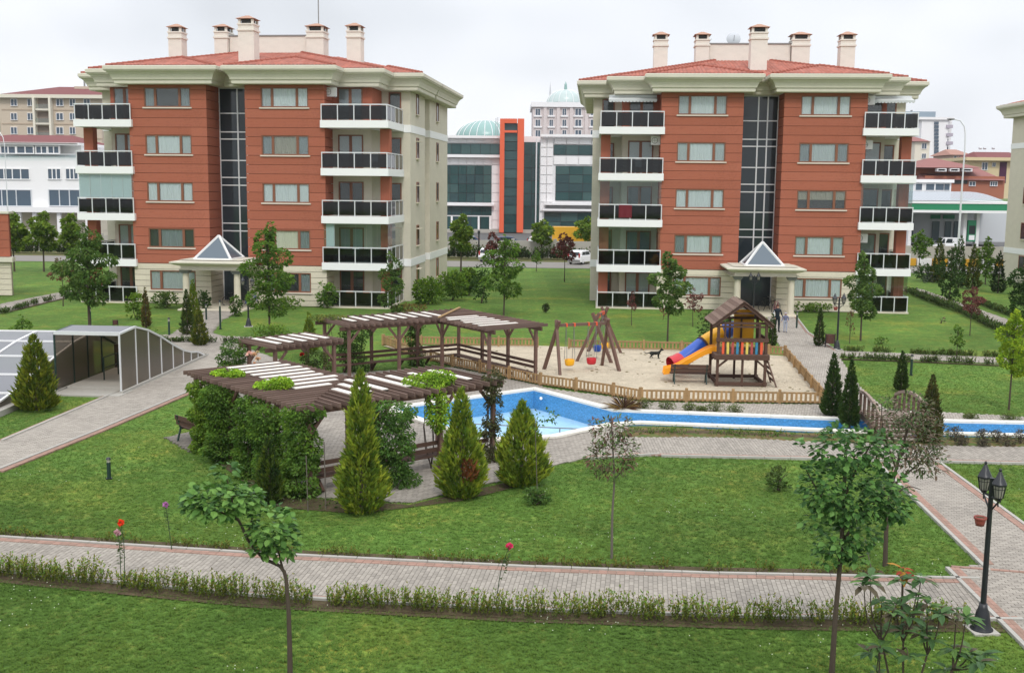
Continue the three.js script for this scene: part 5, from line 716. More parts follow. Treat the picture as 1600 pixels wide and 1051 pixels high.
// --- climbers on the pergolas: a mass of leaves round a post
function climber(label, x, z, h, w, n, c1, c2, o = {}) { n = Math.round(n * 2.0); c1 = c1.map(q => q * 1.25); c2 = c2.map(q => q * 1.3); const t = thing('climber', label, 'climbing plant', [x, 0, z]), B = o.B ?? [], k = o.k ?? 7; if (!o.B) for (let i = 0; i < k; i++) { const u = (i + 0.5) / k; B.push([rr(-0.16, 0.16) * w, u * h, rr(-0.16, 0.16) * w, w * rr(0.42, 0.6) * (o.taper ? 1 - u * o.taper : 1), h / k * 0.85, w * rr(0.36, 0.55)]); } const st = []; for (let i = 0; i < 4; i++) st.push(limb([[rr(-0.15, 0.15), 0, rr(-0.15, 0.15)], [rr(-0.2, 0.2), h * 0.4, rr(-0.2, 0.2)], [rr(-0.3, 0.3) * w, h * 0.95, rr(-0.2, 0.2)]], 0.02, 0.006, 5, 2)); mesh('stems', st, mt.bark, t); const L = new Leaves(); crown(L, B, n, o.size ?? 0.082, c1, c2, { shell: 0.3, ratio: 0.7, gap: -0.3, droop: 0.35, up: 0.1, ...o }); mesh('foliage', L.geo(), mt.leaf, t, 'stuff'); return t; }
R = rng(52);
const onK = (s, k, side) => side ? [-5.4 + 0.76 * s - 0.65 * k, -28.1 - 0.65 * s - 0.76 * k] : [-5.4 - 0.65 * s + 0.76 * k, -28.1 - 0.76 * s - 0.65 * k];
climber('dense dark climber covering the left end post of the near pergola', ...onK(6.5, 0.15), 2.2, 0.95, 5000, [0.035, 0.075, 0.014], [0.095, 0.165, 0.024], { k: 8 });
climber('thick climber second from the left end of the near pergola', ...onK(5.0, 0.0), 2.3, 1.05, 6000, [0.02, 0.05, 0.012], [0.06, 0.12, 0.022], { k: 9 });
climber('climber third from the left end of the near pergola', ...onK(3.0, -0.1), 2.3, 0.95, 5400, GREEN, [0.06, 0.12, 0.022], { k: 8 });
climber('leafy climber on the front corner of the near pergola', ...onK(0.4, 0.0), 2.45, 1.05, 6000, GREEN, [0.065, 0.13, 0.024], { k: 9 });
climber('leafy climber between the columns at the front of the near pergola', ...onK(1.7, -0.2), 2.2, 0.95, 4200, GREEN, [0.065, 0.13, 0.024], { k: 5 });
climber('spreading climber between the tall and middle golden conifers', ...onK(2.3, -0.3, 1), 2.35, 1.4, 6000, [0.02, 0.05, 0.014], [0.05, 0.11, 0.028], { k: 7, gap: -0.02 });
climber('bright vine heap on top of the near pergola roof by the middle conifer', ...onK(4.4, 0.6, 1), 2.7, 0.9, 1900, [0.05, 0.11, 0.012], [0.14, 0.24, 0.03], { B: [[0, 2.66, 0, 0.75, 0.2, 0.6], [0.3, 2.75, -0.1, 0.5, 0.2, 0.4], [0.3, 1.9, 0.5, 0.35, 0.7, 0.3]] });
climber('dark purple climber on the right end post of the near pergola', ...onK(6.35, 0.05, 1), 2.75, 0.6, 1900, [0.016, 0.022, 0.014], [0.05, 0.06, 0.032], { k: 7, gap: 0.0 });
climber('bright shoots on the left corner of the near pergola roof', ...onK(5.6, 0.5), 2.7, 0.8, 900, [0.05, 0.11, 0.012], [0.15, 0.26, 0.03], { B: [[0, 2.6, 0, 0.5, 0.12, 0.3], [0.25, 2.58, 0.2, 0.3, 0.1, 0.2]] });
climber('bright shoots on the front edge of the near pergola roof', ...onK(2.9, 0.6), 2.7, 0.8, 900, [0.05, 0.11, 0.012], [0.15, 0.26, 0.03], { B: [[0, 2.62, 0, 0.55, 0.14, 0.4], [0.25, 2.7, 0.1, 0.3, 0.16, 0.25]] });
climber('dark climber left of two on the long pergola', -7.15, -48.3, 2.35, 1.25, 2400, [0.014, 0.034, 0.012], [0.035, 0.075, 0.018], { k: 6 });
climber('narrow dark climber right of two on the long pergola', -4.6, -50.3, 2.4, 0.75, 1700, [0.016, 0.036, 0.012], [0.04, 0.085, 0.018], { k: 7 });
climber('dense climber on the left end of the small pergola', -10.55, -40.4, 2.4, 1.0, 2600, [0.02, 0.048, 0.014], [0.05, 0.105, 0.022], { k: 6 });
climber('red-flowered climber at the right end of the small pergola', -7.6, -42.0, 1.8, 1.0, 1500, [0.02, 0.04, 0.014], [0.05, 0.08, 0.022], { k: 5 });
climber('pale shoots over the left end of the long pergola', -8.0, -47.2, 2.6, 0.9, 500, GREEN, [0.09, 0.1, 0.03], { B: [[0, 2.55, 0, 0.9, 0.14, 0.6]] });
function bloom(label, p, r, m, name = 'rose_bloom', cat = 'rose') { const t = thing(name, label, cat, p); const L = new Leaves(); for (let i = 0; i < 26; i++) { const d = rdir(); if (d[1] < -0.3) d[1] = -d[1]; const s = nrm(crs(d, rdir())); L.leaf([d[0] * r * 0.2, d[1] * r * 0.2, d[2] * r * 0.2], d, s, r * 0.95, r * 0.9, hueB(m, 0.12), 0.1, true); } mesh('petals', L.geo(), mt.leaf, t); mesh('sepal', new THREE.ConeGeometry(r * 0.4, r * 0.7, 6).rotateX(Math.PI).translate(0, -r * 0.3, 0), M(0.03, 0.07, 0.015), t); }
[['large pink-peach rose on the small pergola climber', 389, 553, 0.125, [0.8, 0.5, 0.42]], ['peach rose second on the small pergola climber', 397, 554, 0.11, [0.78, 0.55, 0.36]], ['pale peach rose lowest but one on the small pergola climber', 403, 561, 0.115, [0.8, 0.58, 0.4]], ['small cream rose topmost on the small pergola climber', 402, 550, 0.07, [0.7, 0.6, 0.35]], ['small peach rose lowest on the small pergola climber', 398, 568, 0.08, [0.8, 0.5, 0.3]]].forEach(([l, x, y, r, c]) => { const z = -39.2, q = atZ(x, y, z); bloom(l, [q[0], q[1], z], r, c); });
{ const q = atZ(472, 554, -41.2); bloom('red rose at the right end of the small pergola', [q[0], q[1], -41.2], 0.1, [0.5, 0.02, 0.02]); }
function roseStem(label, foot, z, pts, c) { const t = thing('rose_plant', label, 'rose plant', [0, 0, 0]); const P3 = pts.map(([x, y]) => { const q = atZ(x, y, z); return [q[0], q[1], z]; }); t.position.set(P3[0][0], 0, z); const o = P3.map(p => [p[0] - P3[0][0], p[1], 0]); mesh('stem', limb([[o[0][0], 0, 0], ...o], 0.012, 0.006, 5, 3), M(0.04, 0.07, 0.03, 0.8), t); const L = new Leaves(), H = o[o.length - 1][1]; for (let i = 0; i < 34; i++) { const u = rr(0.45, 0.92), d = nrm([rr(-1, 1), rr(-0.2, 0.6), rr(-1, 1)]); L.leaf([o[o.length - 1][0] * u, H * u, 0], d, nrm(crs(d, [0, 1, 0.1])), 0.08, 0.045, hue([0.035, 0.06, 0.025])); } mesh('leaves', L.geo(), mt.leaf, t, 'stuff'); const e = o[o.length - 1]; const B = new Leaves(); for (let i = 0; i < 26; i++) { const d = rdir(), s = nrm(crs(d, rdir())); B.leaf([e[0] + d[0] * 0.015, e[1] + d[1] * 0.015, d[2] * 0.015], d, s, 0.07, 0.06, hueB(c, 0.12), 0.1, true); } mesh('bloom', B.geo(), mt.leaf, t); return t; }
roseStem('orange-red rose on a tall stem at the left of the foreground path', 0, -21.6, [[194, 890], [193, 850], [188, 816]], [0.75, 0.06, 0.02]); roseStem('small pale pink rose beside the orange-red one', 0, -21.5, [[188, 890], [186, 850], [183, 831]], [0.6, 0.35, 0.4]); roseStem('lilac flower on a tall stem behind the foreground path', 0, -23.9, [[268, 860], [262, 815], [258, 788]], [0.42, 0.16, 0.38]); roseStem('deep pink rose on a tall stem in the middle of the foreground path', 0, -20.6, [[775, 950], [783, 890], [796, 853]], [0.7, 0.05, 0.16]);
// --- low hedges of upright sprigs
function sprigHedge(label, line, n, h, spread, c1, c2, o = {}) { const t = thing('low_hedge', label, 'hedge', [line[0][0], 0, line[0][1]]), L = new Leaves(), S = [], seg = []; let tot = 0; for (let i = 0; i < line.length - 1; i++) { const l = Math.hypot(line[i + 1][0] - line[i][0], line[i + 1][1] - line[i][1]); seg.push([tot, l]); tot += l; }
  for (let k = 0; k < n; k++) { let s = R() * tot, i = 0; if (n3(s * (o.f ?? 1.3), 3, line[0][0]) < (o.gap ?? -0.25)) continue; while (i < seg.length - 1 && s > seg[i][0] + seg[i][1]) i++; const u = (s - seg[i][0]) / seg[i][1], x = lerp(line[i][0], line[i + 1][0], u) - line[0][0] + rr(-spread, spread), z = lerp(line[i][1], line[i + 1][1], u) - line[0][1] + rr(-spread, spread), H = h * rr(0.55, 1.15) * (0.8 + 0.45 * n3(s * 0.9, 7, 0)), lx = rr(-0.12, 0.12), lz = rr(-0.12, 0.12);
    const d0 = nrm([lx, H, lz]); L.leaf([x, 0, z], d0, nrm(crs(d0, [1, 0, 0.3])), H, 0.012, hue([0.05, 0.05, 0.022]), 0);
    const m = o.m ?? 12; for (let j = 0; j < m; j++) { const v = rr(0.15, 1), a = R() * 6.283, d = nrm([Math.cos(a) * 0.6, rr(0.5, 1.2), Math.sin(a) * 0.6]); L.leaf([x + lx * v, H * v, z + lz * v], d, nrm(crs(d, [0, 1, 0.1])), (o.size ?? 0.065) * rr(0.7, 1.3), (o.size ?? 0.065) * 0.45, hue([lerp(c1[0], c2[0], v * R()), lerp(c1[1], c2[1], v * R()), lerp(c1[2], c2[2], v * R())]), 0.1); } }
  mesh('foliage', L.geo(), mt.leaf, t, 'stuff'); mesh('soil_strip', sheet(line.map(([x, z]) => [x - line[0][0], z - line[0][1] - 0.2]).concat(line.slice().reverse().map(([x, z]) => [x - line[0][0], z - line[0][1] + 0.2])), 0.02), mt.soil, t); return t; }
sprigHedge('low hedge of upright green sprigs along the near edge of the foreground path', [[-17, -23.35], [-14, -22.85], [-10.95, -22.25], [-5.13, -20.95], [0.05, -20.35], [5.06, -20.1], [8.75, -20.1]], 2000, 0.54, 0.2, [0.06, 0.09, 0.02], [0.13, 0.18, 0.034], { m: 16, gap: -0.3 });
sprigHedge('sparse grassy plants along the far edge of the foreground path', [[-14, -25.2], [-5.73, -23.9], [0.05, -23.25], [4.21, -22.95], [8.2, -22.85]], 1000, 0.24, 0.16, [0.05, 0.07, 0.018], [0.10, 0.13, 0.03], { m: 7, gap: -0.05 });
sprigHedge('thin hedge along the path behind the bridge lawn', px([1312, 561], [1450, 566], [1600, 573]), 700, 0.4, 0.15, [0.03, 0.055, 0.018], [0.07, 0.11, 0.03], { m: 9, size: 0.09 }); sprigHedge('thin hedge on the far side of the path behind the bridge lawn', px([1320, 549], [1450, 555], [1600, 560]), 700, 0.4, 0.15, [0.035, 0.06, 0.018], [0.08, 0.12, 0.03], { m: 9, size: 0.09 });
sprigHedge('low hedge along the right back path', px([1418, 458], [1500, 488], [1600, 536]), 1200, 0.65, 0.25, [0.025, 0.05, 0.016], [0.06, 0.1, 0.03], { m: 10, size: 0.13, gap: -0.6 }); sprigHedge('low hedge between the right back path and the right edge building', px([1520, 470], [1600, 502]), 500, 0.5, 0.2, [0.025, 0.05, 0.016], [0.06, 0.1, 0.03], { m: 10, size: 0.13, gap: -0.6 });
sprigHedge('low hedge behind the stair canopy along the narrow path', px([0, 541], [110, 530], [230, 534], [440, 538]), 1000, 0.4, 0.15, [0.025, 0.05, 0.016], [0.06, 0.1, 0.03], { m: 9, size: 0.1 }); sprigHedge('low hedge along the narrow path left of the left building', px([0, 491], [60, 474], [125, 461]), 500, 0.45, 0.2, [0.025, 0.05, 0.016], [0.06, 0.1, 0.03], { m: 9, size: 0.12 }); sprigHedge('dark hedge along the wall behind the parked white cars', [[-24, -128.3], [12, -125.2]], 900, 1.6, 0.6, [0.018, 0.035, 0.014], [0.045, 0.075, 0.025], { m: 14, size: 0.34, gap: -0.7 }); sprigHedge('dark hedge along the wall at the far left', [[-68, -129], [-40, -127]], 700, 1.5, 0.6, [0.018, 0.035, 0.014], [0.045, 0.075, 0.025], { m: 14, size: 0.34, gap: -0.7 });
sprigHedge('weedy ground cover on the verge of the channel', px([970, 674], [1120, 676], [1300, 684]), 420, 0.14, 0.5, [0.04, 0.08, 0.02], [0.08, 0.14, 0.03], { m: 7, gap: 0 });
// ---------- foreground trees with single leaves ----------
function leafShape(kind) { const L = new Leaves(); L.leaf([0, 0, 0], [0, 0, 1], [1, 0, 0], 1, kind === 'long' ? 0.42 : 0.8, [1, 1, 1], kind === 'long' ? 0.3 : 0.22, true); const g = L.geo(); g.deleteAttribute('color'); return g; }
const leafG = { round: leafShape('round'), long: leafShape('long') };
const leafMats = (cols, k = 1.6) => cols.map(c => P(c[0] * k, c[1] * k, c[2] * k, 0.6, { side: THREE.DoubleSide, transmission: 0.25, thickness: 0, specularIntensity: 0.35 }));
function basis(d, s) { const z = V3(...d).normalize(), x = V3(...s).normalize(), y = z.clone().cross(x); return new THREE.Quaternion().setFromRotationMatrix(new THREE.Matrix4().makeBasis(x, y, z)); }
function singles(t, spots, kind, mats, max) { // spots: {p,d,s,l}
  spots.sort((a, b) => b.p[2] - a.p[2]);
  const L = new Leaves();
  spots.forEach((q, i) => { const m = mats[Math.floor(R() * mats.length)];
    if (i < max) { const o = mesh('leaf', leafG[kind], q.m ?? m, t); o.position.set(...q.p); o.quaternion.copy(basis(q.d, q.s)); o.scale.setScalar(q.l); }
    else { const c = (q.m ?? m).color; L.leaf(q.p, q.d, q.s, q.l, q.l * (kind === 'long' ? 0.36 : 0.8), [c.r, c.g, c.b], 0.2, true); } });
  if (L.p.length) mesh('foliage', L.geo(), mt.leafGloss, t, 'stuff');
}
const Q = (x, y, z) => { const q = atZ(x, y, z); return [q[0], q[1], z]; };
function pxTree(name, label, z, trunk, r0, r1, branches, clumps, n, size, kind, cols, { max = 300, bark = mt.bark, cat = 'tree', up = 0.35, droop = 0 } = {}) {
  const o = Q(...trunk[0], z), t = thing(name, label, cat, [o[0], 0, z]), rel = p => [p[0] - o[0], p[1], p[2] - z], m = scl([0, z]);
  mesh('trunk', limb([[0, -0.05, 0], ...trunk.slice(1).map(p => rel(Q(p[0], p[1], z + (p[2] ?? 0))))], r0, r1, 8), bark, t);
  for (const b of branches) mesh('branch', limb(b.map(p => rel(Q(p[0], p[1], z + (p[2] ?? 0)))), r1 * 1.1, r1 * 0.3, 6), bark, t);
  const S = [], tot = clumps.reduce((a, c) => a + c[2] * c[3], 0);
  for (const [x, y, rx, ry, dz = 0] of clumps) { const c = rel(Q(x, y, z + dz)), k = Math.round(n * rx * ry / tot); for (let i = 0; i < k; i++) { const d = rdir(), q = 0.45 + 0.55 * Math.sqrt(R()), p = [c[0] + d[0] * rx * m * q, c[1] + d[1] * ry * m * q, c[2] + d[2] * Math.min(rx, 45) * m * q]; const e = nrm([d[0] + rr(-0.7, 0.7), d[1] * 0.5 - droop + rr(-0.5, 0.5), d[2] + rr(-0.7, 0.7)]), nn = nrm([rr(-0.5, 0.5) + d[0] * 0.5, 0.8 + up, rr(-0.5, 0.5) + d[2] * 0.5]); S.push({ p, d: e, s: nrm(crs(nn, e)), l: size * rr(0.6, 1.2) }); } }
  singles(t, S, kind, leafMats(cols), max); return t;
}
R = rng(61);
pxTree('garden_tree', 'crooked young tree with two leaf clusters in the left foreground', -17.5, [[453, 1062], [452, 1000], [449, 935], [441, 888], [412, 872], [388, 845], [372, 812], [356, 795]], 0.05, 0.022, [[[441, 888], [434, 860], [424, 838]], [[372, 812], [345, 800], [318, 790]], [[366, 806], [360, 770], [352, 740]], [[385, 840], [395, 800], [392, 778]]],
  [[338, 784, 54, 27], [314, 782, 30, 24], [372, 775, 36, 22, 0.1], [392, 776, 18, 14], [422, 820, 40, 32, 0.1], [440, 845, 30, 28], [412, 852, 22, 16], [352, 734, 22, 11, -0.2]], 950, 0.14, 'round', [[0.05, 0.115, 0.022], [0.075, 0.155, 0.03], [0.032, 0.08, 0.018], [0.10, 0.19, 0.04]]);
pxTree('garden_tree', 'large-leaved dark green tree with a straight trunk in the right foreground', -17.9, [[1300, 1053], [1306, 960], [1313, 880], [1318, 800], [1322, 700]], 0.055, 0.028, [[[1315, 850], [1350, 800], [1390, 770]], [[1316, 820], [1280, 770], [1258, 730]], [[1318, 780], [1345, 720], [1365, 690]], [[1313, 880], [1335, 872], [1352, 868]]],
  [[1330, 765, 70, 60], [1322, 700, 55, 36, 0.1], [1385, 775, 42, 42, -0.1], [1290, 760, 42, 52, 0.15], [1312, 682, 28, 20], [1375, 700, 36, 26], [1310, 845, 36, 30], [1344, 830, 34, 26], [1296, 868, 22, 18], [1340, 870, 20, 10], [1258, 694, 15, 6], [1400, 800, 22, 14], [1270, 815, 22, 12]], 2300, 0.118, 'round', [[0.022, 0.06, 0.014], [0.035, 0.09, 0.018], [0.06, 0.14, 0.028], [0.028, 0.075, 0.016], [0.085, 0.17, 0.04]], { max: 300 });
pxTree('garden_tree', 'loose brown-leaved tree behind the right foreground tree', -23.4, [[1383, 893], [1386, 820], [1394, 760], [1410, 700], [1425, 650]], 0.06, 0.025, [[[1394, 760], [1440, 720], [1470, 690]], [[1400, 730], [1380, 670], [1378, 630]], [[1405, 715], [1450, 670], [1462, 640]], [[1390, 780], [1420, 760], [1440, 765]]],
  [[1420, 690, 48, 50], [1450, 720, 34, 26, 0.2], [1385, 655, 30, 36], [1420, 640, 42, 30], [1440, 680, 42, 40, -0.3], [1395, 770, 26, 14], [1360, 690, 24, 24]], 2500, 0.12, 'long', [[0.04, 0.075, 0.02], [0.06, 0.065, 0.024], [0.08, 0.055, 0.035], [0.04, 0.065, 0.022], [0.11, 0.085, 0.06]], { max: 60 });
pxTree('garden_tree', 'slim sparse tree with reddish tips alone on the near lawn', -23.7, [[956, 871], [957, 800], [960, 750], [957, 690], [955, 650]], 0.032, 0.014, [[[960, 750], [985, 715], [992, 680]], [[959, 740], [930, 710], [925, 680]], [[958, 705], [970, 680], [978, 660]]],
  [[957, 715, 34, 36], [982, 705, 18, 26], [934, 715, 20, 28], [948, 675, 24, 24], [972, 668, 20, 20], [930, 665, 10, 12]], 1350, 0.115, 'long', [[0.05, 0.095, 0.022], [0.07, 0.11, 0.03], [0.07, 0.06, 0.03], [0.10, 0.05, 0.035]], { max: 60, bark: mt.barkGrey });
{ // large-leaved shrub, bottom right
  R = rng(63); const z = -15.2, o = Q(1412, 1120, z), t = thing('large_leaved_shrub', 'shrub of big dark glossy leaves with a red new shoot at the bottom right', 'shrub', [o[0], 0, z]), rel = p => [p[0] - o[0], p[1], p[2] - z], S = [], cols = leafMats([[0.03, 0.068, 0.02], [0.042, 0.09, 0.026], [0.06, 0.05, 0.03], [0.07, 0.13, 0.032], [0.035, 0.075, 0.025], [0.05, 0.1, 0.03]]), redL = leafMats([[0.3, 0.035, 0.015]], 1)[0], yel = leafMats([[0.4, 0.2, 0.03]], 1)[0], nodes = [[1412, 1000], [1378, 1000], [1450, 1020], [1490, 1045]].map(([x, y]) => rel(Q(x, y, z))); nodes.forEach(q => mesh('stem', limb([[rr(-0.06, 0.06), 0, rr(-0.06, 0.06)], [q[0] * 0.5, q[1] * 0.55, q[2]], q], 0.022, 0.014, 6, 3), mt.bark, t));
  const tips = [[1360, 902], [1350, 912], [1410, 905], [1412, 890, 1], [1440, 902], [1378, 940], [1400, 945], [1420, 960], [1450, 945], [1470, 960], [1495, 955], [1510, 965], [1385, 985], [1410, 985], [1442, 985], [1455, 1000], [1376, 1012], [1360, 1018], [1490, 1012], [1515, 1020], [1530, 1035], [1420, 1025], [1395, 955], [1432, 930], [1480, 1045], [1370, 1050], [1535, 1022]];
  tips.forEach(([x, y, f]) => { const dz = rr(-0.25, 0.3), e = rel(Q(x, y, z + dz)); const nd = nodes.slice().sort((p, q) => Math.hypot(p[0] - e[0], (p[1] - e[1]) * 0.5) - Math.hypot(q[0] - e[0], (q[1] - e[1]) * 0.5))[0]; mesh('stem', limb([[nd[0], Math.min(nd[1], e[1]) - 0.02, nd[2]], [lerp(nd[0], e[0], 0.7), lerp(nd[1], e[1], 0.4), lerp(nd[2], e[2], 0.6)], e], 0.016, 0.007, 5, 3), mt.bark, t);
    const n = f ? 8 : 11; for (let i = 0; i < n; i++) { const a = i * 2.4, d = nrm([Math.cos(a), rr(-0.25, 0.65), Math.sin(a)]), nn = nrm([-d[0] * 0.5, 1, -d[2] * 0.5]); S.push({ p: [e[0] + d[0] * 0.02, e[1] + rr(-0.05, 0.03), e[2] + d[2] * 0.02], d, s: nrm(crs(nn, d)), l: rr(0.17, 0.29), m: f ? (i < 4 ? redL : yel) : undefined }); } });
  singles(t, S, 'long', cols, 300);
  const o2 = Q(1022, 1120, -14.6), u = thing('large_leaved_shrub', 'tip of a dark leafy plant at the middle of the bottom edge', 'plant', [o2[0], 0, -14.6]); const S2 = []; mesh('stem', cyl([0, 0, 0], [0, 0.72, 0], 0.02, 0.01), mt.bark, u); for (let i = 0; i < 26; i++) { const a = i * 2.4, d = nrm([Math.cos(a), rr(-0.1, 0.9), Math.sin(a)]); S2.push({ p: [d[0] * 0.03, rr(0.55, 0.74), d[2] * 0.03], d, s: nrm(crs([0, 1, 0.2], d)), l: rr(0.12, 0.2) }); } singles(u, S2, 'long', cols, 60);
}
// staked young plants
function staked(label, foot, top, leaves, col, st = 0.011) { const b = G(...foot), z = b[1], t = thing('staked_sapling', label, 'sapling', [b[0], 0, z]), H = Q(...top, z); mesh('stake', cyl([0, 0, 0], [H[0] - b[0], H[1], 0], st, st * 0.9, 6), mt.barkGrey, t); const L = new Leaves(); for (const [x, y, n, r] of leaves) { const c = Q(x, y, z); for (let i = 0; i < n; i++) { const d = rdir(); L.leaf([c[0] - b[0] + d[0] * r, c[1] + d[1] * r * 0.6, d[2] * r], nrm([d[0], d[1] + 0.3, d[2]]), nrm(crs(d, rdir())), 0.1, 0.06, hue(col), 0.2); } } if (L.p.length) mesh('leaves', L.geo(), mt.leaf, t, 'stuff'); }
staked('thin staked sapling with a few bright leaves in front of the pool', [840, 786], [836, 655], [[850, 648, 30, 0.25], [862, 652, 26, 0.18], [838, 662, 14, 0.15]], [0.05, 0.11, 0.03]);
staked('left of two thin pale stakes at the near pergola climbers', [481, 798], [478, 712], [[478, 735, 60, 0.3], [470, 765, 60, 0.35]], [0.05, 0.1, 0.025], 0.016); staked('right of two thin pale stakes at the near pergola climbers', [509, 796], [506, 690], [[512, 790, 26, 0.2]], [0.035, 0.075, 0.02], 0.016);
staked('thin young plant with dark leaves behind the right foreground trunk', [1363, 893], [1352, 842], [[1352, 836, 46, 0.22], [1360, 828, 24, 0.18]], [0.03, 0.07, 0.03]);
// ---------- people, cat ----------
function blobBody(bones, color, cell, lo, hi) { // smooth skin over tapered bones, coloured by nearest bone
  const S = Math.max(hi[0] - lo[0], hi[1] - lo[1], hi[2] - lo[2]), N = Math.ceil(S / cell) + 4, mc = new MarchingCubes(N, new THREE.MeshBasicMaterial(), false, false, 80000), h = S / 2, cx = lo.map((a, i) => (a + hi[i]) / 2);
  const sd = (p, b) => { const [a, c, ra, rb] = b, ab = [c[0] - a[0], c[1] - a[1], c[2] - a[2]], ap = [p[0] - a[0], p[1] - a[1], p[2] - a[2]], t = Math.max(0, Math.min(1, (ap[0] * ab[0] + ap[1] * ab[1] + ap[2] * ab[2]) / (ab[0] ** 2 + ab[1] ** 2 + ab[2] ** 2 + 1e-9))); return Math.hypot(ap[0] - ab[0] * t, ap[1] - ab[1] * t, ap[2] - ab[2] * t) - lerp(ra, rb, t); };
  for (let k = 0; k < N; k++) for (let j = 0; j < N; j++) for (let i = 0; i < N; i++) { const p = [cx[0] + (i - N / 2) / (N / 2) * h, cx[1] + (j - N / 2) / (N / 2) * h, cx[2] + (k - N / 2) / (N / 2) * h]; let d = 9; for (const b of bones) { const e = sd(p, b), m = b[5] ?? 0.03, q = Math.max(m - Math.abs(d - e), 0) / m; d = Math.min(d, e) - q * q * m * 0.25; } mc.field[i + j * N + k * N * N] = -d; }
  mc.isolation = 0; mc.update(); const n = mc.count, pos = new Float32Array(n * 3), nor = mc.normalArray.slice(0, n * 3), col = new Float32Array(n * 3);
  for (let i = 0; i < n; i++) { const p = [0, 1, 2].map(q => mc.positionArray[i * 3 + q] * h + cx[q]); pos.set(p, i * 3); let bd = 9, c = null; for (const b of bones) { const e = sd(p, b); if (e < bd) { bd = e; c = b[4]; } } col.set(c, i * 3); }
  const g = new THREE.BufferGeometry(); g.setAttribute('position', new THREE.BufferAttribute(pos, 3)); g.setAttribute('normal', new THREE.BufferAttribute(nor, 3)); g.setAttribute('color', new THREE.BufferAttribute(col, 3)); return g;
}
const bodyM = M(1, 1, 1, 0.85, { vertexColors: true });
function person(label, p, ry, s, C, pose) {
  const t = thing('person', label, 'person', [p[0], 0.03, p[1]], ry), { skin, top, leg, shoe } = C, B = [], A = (a, b, ra, rb, c, m) => B.push([a, b, ra, rb, c, m]);
  A([0, 0.95, 0], [0, 1.12, 0], 0.135, 0.12, leg); A([0, 1.08, 0], [0, 1.36, 0], 0.125, 0.15, top); A([-0.13, 1.38, 0], [0.13, 1.38, 0], 0.075, 0.075, top); A([0, 1.4, 0], [0, 1.52, 0.01], 0.052, 0.048, skin); A([0, 1.56, 0.015], [0, 1.63, 0], 0.078, 0.088, skin); A([0, 1.575, 0.09], [0, 1.565, 0.1], 0.012, 0.014, skin, 0.01);
  for (const q of [-1, 1]) { const st = pose.step * q, kn = [q * 0.095, 0.5, st * 0.5 + 0.03], an = [q * 0.09, 0.08, st]; A([q * 0.09, 0.93, 0], kn, 0.095, 0.062, leg); A(kn, an, 0.062, 0.042, leg); A([an[0], 0.045, an[2] - 0.03], [an[0] + q * 0.015, 0.035, an[2] + 0.14], 0.042, 0.034, shoe, 0.015);
    const [el, ha] = pose.arms[q < 0 ? 0 : 1]; A([q * 0.19, 1.37, 0], el, 0.055, 0.044, top); A(el, ha, 0.043, 0.032, top); const d = nrm([ha[0] - el[0], ha[1] - el[1], ha[2] - el[2]]), pa = [ha[0] + d[0] * 0.05, ha[1] + d[1] * 0.05, ha[2] + d[2] * 0.05]; A(ha, pa, 0.03, 0.034, skin, 0.015); for (let f = 0; f < 4; f++) { const o = (f - 1.5) * 0.018; A([pa[0], pa[1], pa[2] + o], [pa[0] + d[0] * (0.085 - Math.abs(f - 1.2) * 0.012), pa[1] + d[1] * 0.085, pa[2] + o * 1.1 + 0.012], 0.0095, 0.008, skin, 0.006); } A([pa[0], pa[1], pa[2] + 0.02], [pa[0] + d[0] * 0.03, pa[1] + d[1] * 0.035, pa[2] + 0.062], 0.011, 0.009, skin, 0.008); }
  const body = mesh('body', blobBody(B, null, 0.016, [-0.6, -0.02, -0.5], [0.6, 1.75, 0.5]), bodyM, t); body.scale.setScalar(s);
  const hd = new THREE.Group(); hd.name = 'head_features'; hd.scale.setScalar(s); t.add(hd); mesh('eyes', [new THREE.SphereGeometry(0.012, 6, 5).translate(-0.032, 1.6, 0.083), new THREE.SphereGeometry(0.012, 6, 5).translate(0.032, 1.6, 0.083)], mt.black, hd); mesh('mouth', bx(0.045, 0.008, 0.01, 0, 1.533, 0.09), M(0.3, 0.1, 0.08), hd);
  const hg = new THREE.SphereGeometry(0.103, 14, 10, 0, 6.283, 0, C.hat ? 1.5 : 2.0); hg.rotateX(-0.55); hg.translate(0, 1.628, -0.012); const hr = mesh(C.hat ? 'hat' : 'hair', C.hat ? [hg, new THREE.CylinderGeometry(0.13, 0.135, 0.012, 16).translate(0, 1.65, 0.02)] : [hg, new THREE.SphereGeometry(0.09, 10, 8).scale(1, 1.5, 0.6).translate(0, 1.53, -0.06)], M(...C.hair, 0.9), t); hr.scale.setScalar(s);
  return [t, s];
}
